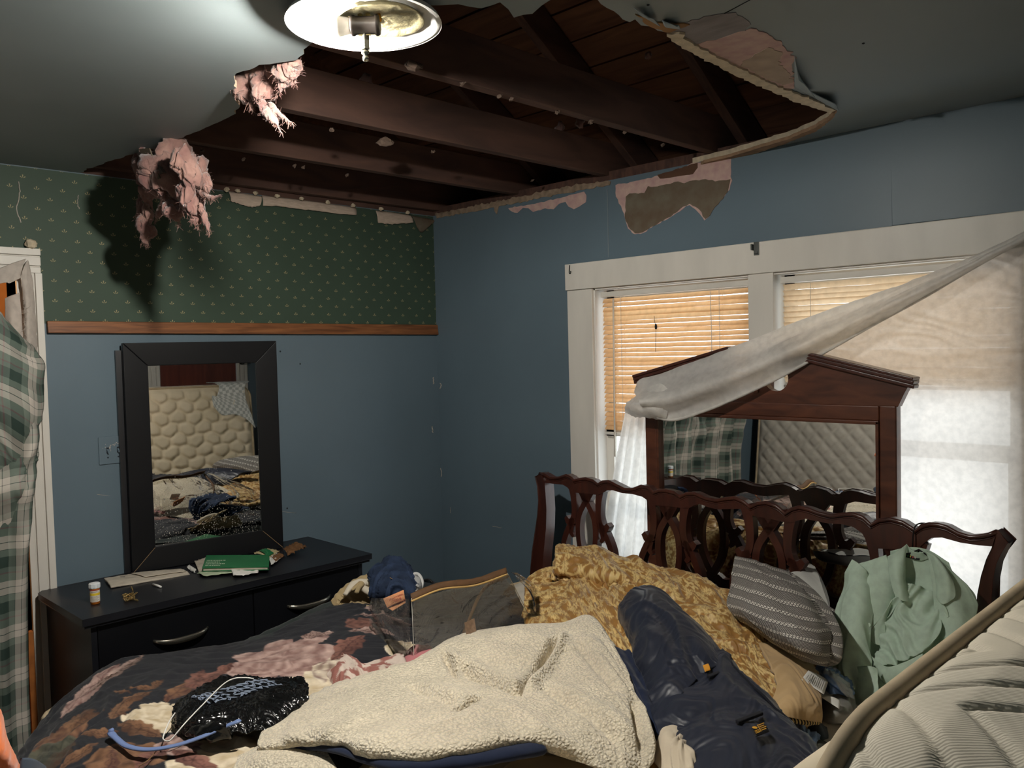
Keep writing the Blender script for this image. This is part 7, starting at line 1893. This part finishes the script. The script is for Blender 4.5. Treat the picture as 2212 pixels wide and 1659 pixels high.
# unidentified orange shape at the lower left edge, built as cloth
G = net([[U(a, b, 'x', x) for a, b, x in r] for r in [[(-90, 1500, 1.50), (-40, 1510, 1.56), (-8, 1528, 1.58), (6, 1545, 1.56)], [(-90, 1560, 1.60), (-40, 1565, 1.66), (0, 1580, 1.67), (20, 1598, 1.62)], [(-90, 1620, 1.62), (-40, 1625, 1.68), (10, 1630, 1.69), (36, 1634, 1.63)], [(-90, 1680, 1.60), (-40, 1680, 1.66), (15, 1680, 1.66), (52, 1675, 1.61)], [(-90, 1800, 1.56), (-40, 1800, 1.60), (15, 1800, 1.60), (60, 1800, 1.57)]]], 70, 70)
m_orange = M('orange_fleece', srgb(240, 128, 70), rough=.95, var=.1, vscale=8, sheen=.5, bump=.4, bscale=200)
of = thing('orange_shape', tuple(U(-20, 1700, 'x', 1.6)), 'unidentified orange shape built as fuzzy cloth, cut off by the lower left corner', 'garment')
cloth('fleece', G, m_orange, of, disp=.006 * fbm(G[..., 1] * 14, G[..., 2] * 14, 2.), thick=.02)
G = net([[U(a, b, 'x', x) for a, b, x in r] for r in [[(30, 1655, 1.60), (48, 1638, 1.62), (75, 1640, 1.60), (100, 1655, 1.55)], [(25, 1720, 1.62), (50, 1720, 1.64), (80, 1720, 1.62), (110, 1720, 1.56)]]], 16, 24)
cloth('trim', G, fabric('slate_trim', srgb(70, 80, 94)), of, thick=.012, label='slate grey cuff')

# ================================================================== ON THE DRESSER
zt = ZD
# pill bottle
P = U(206, 1304, 'z', zt)
Hh_ = .075
bt = thing('pill_bottle', tuple(P), 'amber pill bottle with white cap and yellow-striped label', 'bottle')
R_ = .0165
obj('body', *lathe([(R_ - .002, 0), (R_, .002), (R_, .058), (R_ - .002, .060)], P, n=28), M('amber_plastic', srgb(176, 100, 30), rough=.15, spec=.5), bt, True)
obj('label', *lathe([(R_ + .0004, .010), (R_ + .0004, .055)], P, n=28, cap=False), M('pharmacy_label', srgb(222, 214, 202), rough=.5, var=.04), bt, True)
obj('label_stripe', *lathe([(R_ + .0007, .034), (R_ + .0007, .043)], P, n=28, cap=False), M('yellow_stripe', srgb(226, 196, 60), rough=.5), bt, True)
obj('label_stripe', *lathe([(R_ + .0007, .052), (R_ + .0007, .0555)], P, n=28, cap=False), M('red_stripe', srgb(150, 50, 48), rough=.5), bt, True)
parts = []
_c = CAM - P; a0 = math.atan2(_c[1], _c[0])
for i, zz in enumerate((.014, .018, .022, .026, .030, .046, .049)):
    ang = np.linspace(a0 - .8, a0 + (.8 if i % 2 else .5), 14)
    parts.append(tube([P + np.array([(R_ + .0008) * math.cos(a), (R_ + .0008) * math.sin(a), zz]) for a in ang], .0006, 4))
obj('label_print', *merge(parts), M('grey_ink', srgb(120, 112, 108), rough=.8), bt)
prof = [(R_ + .002, .060), (R_ + .003, .062), (R_ + .003, .076), (R_ + .001, .078), (R_ - .003, .079)]
v, f = lathe(prof, P, n=40)
ang = np.arctan2(v[:, 1] - P[1], v[:, 0] - P[0]); rib = 1 + .03 * np.sign(np.sin(ang * 20))
v[:, :2] = P[:2] + (v[:, :2] - P[:2]) * rib[:, None]
obj('cap', v, f, M('white_cap', srgb(220, 226, 230), rough=.4), bt)
# folded paper slab
pq = [U(a, b, 'z', zt + zz) for (a, b), zz in zip([(225, 1250), (240, 1268), (350, 1250), (410, 1240), (395, 1231), (300, 1238)], (.010, .008, .004, .002, .004, .008))]
ps = thing('paper_booklet', tuple(sum(pq) / 6 - np.array([0, 0, .006])), 'flat grey-white folded paper lying at the front of the mirror', 'paper')
m_pap = M('dirty_white_paper', srgb(190, 180, 164), rough=.85, var=.12, vscale=30)
G = net([[pq[0], pq[5], pq[4]], [(pq[0] + pq[1]) / 2 + (0, 0, .004), (pq[5] + pq[2]) / 2 + (0, 0, .003), (pq[4] + pq[3]) / 2 + (0, 0, .004)], [pq[1], pq[2], pq[3]]], 24, 60)
cloth('cover', G, m_pap, ps, disp=.003 * wrinkle(*arc_uv(G), 3., freq=14), thick=.007)
G2 = G + np.array([.0, .0, .006]); cloth('leaf', G2[2:18, 22:58], m_pap, ps, disp=.002 * wrinkle(*arc_uv(G2[2:18, 22:58]), 5., freq=20), thick=.002)
scr_ = [pq[0] + (pq[2] - pq[0]) * t + np.array([0, 0, .008]) for t in (.28, .34, .36)]
obj('crease', *tube(scr_, .001, 5), M('dark_hole'), ps)
# cigarette-like white stub
a, b = U(330, 1262, 'z', zt + .005), U(348, 1268, 'z', zt + .005)
cg = thing('white_stub', tuple((a + b) / 2 - np.array([0, 0, .005])), 'small white paper stub beside the booklet', 'stub')
obj('roll', *tube([a, (a + b) / 2 + (0, 0, .001), b], [.004, .0045, .004], 10), m_label, cg, True)
# gold chain in a little heap
ch = thing('gold_chain', tuple(U(280, 1290, 'z', zt)), 'small tangled gold chain on the dresser top', 'necklace')
m_goldc = M('gold_metal', srgb(214, 186, 130), rough=.2, metal=1.0)
rs = np.random.RandomState(12)
pts = [(284, 1268), (287, 1276)] + [(281 + 17 * math.cos(a * 2.1 + .4) * (.35 + .65 * rs.rand()), 1289 + 9 * math.sin(a * 2.7) * (.4 + .6 * rs.rand())) for a in np.linspace(0, 12, 26)]
P = catmull([U(a, b, 'z', zt + .003 + .009 * rs.rand()) for a, b in pts], 130)
link, lf = tube([(.0048 * math.cos(t), .003 * math.sin(t), 0) for t in np.linspace(0, 2 * math.pi, 10, endpoint=False)], .0011, 5, closed=True)
for i in range(len(P) - 1):
    d = P[i + 1] - P[i]; d /= np.linalg.norm(d) + 1e-9
    s = np.cross(d, (0, 0, 1.)); s /= np.linalg.norm(s); w = np.cross(d, s)
    if i % 2: s, w = w, -s
    obj('link', P[i] + link[:, :1] * d + link[:, 1:2] * s + link[:, 2:3] * w, lf, m_goldc, ch, True)
# green book on torn papers
m_green = M('green_book_cover', srgb(36, 112, 68), rough=.4, var=.08, vscale=20)
zb = zt + .030
bq = [U(a, b, 'z', zb) for a, b in [(437, 1228), (580, 1225), (582, 1200), (446, 1201)]]
bk = thing('green_book', tuple(sum(bq) / 4 - np.array([0, 0, .022])), 'green paperback lying on torn papers at the mirror foot', 'book')
obj('cover', *prism(bq, (0, 0, .003)), m_green, bk, bevel=.0005)
obj('pages', *prism([p * .97 + sum(bq) / 4 * .03 + np.array([0, 0, -.010]) for p in bq], (0, 0, .010)), m_pap, bk)
obj('back_cover', *prism([p + np.array([0, 0, -.0125]) for p in bq], (0, 0, .002)), m_green, bk)
exx = bq[1] - bq[0]; eyy = bq[3] - bq[0]
m_bprint = M('pale_cover_print', srgb(190, 206, 180), rough=.6)
parts = []
rs = np.random.RandomState(5)
for r in range(4):
    y0 = .12 + r * .13
    x = .04
    while x < .26 + .06 * (r % 2):
        w = rs.uniform(.008, .02)
        o = bq[0] + exx * x + eyy * y0 + np.array([0, 0, .0034])
        parts.append(bar(o, o + eyy * .07, w * np.linalg.norm(exx), .0004)); x += w + .012
obj('cover_print', *merge(parts), m_bprint, bk)
# torn papers under and around
def scrap(name, pxs, z, mat, label, seed, n=16, amp=.006, cat='paper scrap', group='torn papers on the dresser'):
    q = [U(a, b, 'z', zt + zz) for (a, b), zz in zip(pxs, z)]
    G = net([[q[0], q[1]], [(q[0] + q[3]) / 2 + (0, 0, .004), (q[1] + q[2]) / 2 + (0, 0, .003)], [q[3], q[2]]], n, n)
    rs = np.random.RandomState(seed)
    G[0] += rs.normal(0, .0018, G[0].shape) * (1, 1, 0); G[-1] += rs.normal(0, .0018, G[-1].shape) * (1, 1, 0)
    return cloth(name, G, mat, disp=amp * wrinkle(*arc_uv(G), seed, ang=.6, freq=16, stretch=2), thick=.0012, label=label, cat=cat, group=group)
m_gpap = M('greenish_paper', srgb(176, 190, 160), rough=.8, var=.12, vscale=30)
scrap('torn_paper', [(420, 1214), (448, 1203), (470, 1240), (430, 1238)], (.012, .016, .008, .006), m_pap, 'torn white page sticking out left of the green book', 1)
scrap('torn_paper', [(425, 1240), (470, 1222), (560, 1232), (440, 1246)], (.006, .016, .010, .006), m_gpap, 'pale green torn page below the green book', 2)
scrap('torn_paper', [(495, 1225), (560, 1218), (558, 1240), (505, 1246)], (.016, .018, .008, .008), m_label, 'crumpled white page hanging from under the green book', 3, amp=.008)
scrap('torn_paper', [(548, 1196), (575, 1186), (604, 1192), (580, 1206)], (.02, .022, .012, .016), M('yellowed_page', srgb(196, 180, 138), rough=.85, var=.15), 'yellowed page corner right of the green book', 4)
scrap('torn_paper', [(560, 1190), (574, 1186), (590, 1196), (578, 1204)], (.028, .034, .022, .022), m_green, 'torn green cover flap at the right of the green book', 5)
scrap('torn_paper', [(578, 1206), (598, 1196), (605, 1208), (586, 1222)], (.012, .012, .008, .008), m_label, 'small grey-white slip right of the green book', 6)
scrap('torn_paper', [(408, 1222), (424, 1232), (422, 1238), (405, 1228)], (.006, .006, .004, .004), m_label, 'thin white sliver left of the green book', 7)
m_leaf = M('brown_dry_leaf', srgb(108, 76, 48), rough=.9, var=.25, vscale=40)
scrap('dry_leaf', [(612, 1190), (640, 1174), (662, 1184), (622, 1202)], (.012, .026, .02, .006), m_leaf, 'brown crumpled dry leaf at the right end of the mirror', 8, n=30, amp=.014, cat='leaf', group=None)
scrap('dry_leaf', [(586, 1206), (605, 1196), (612, 1202), (594, 1216)], (.012, .018, .01, .006), m_leaf, 'small brown leaf scrap between green book and mirror corner', 9, n=20, amp=.01, cat='leaf', group=None)
for o in bpy.data.objects:
    if '_base' in o:
        del o['_base']
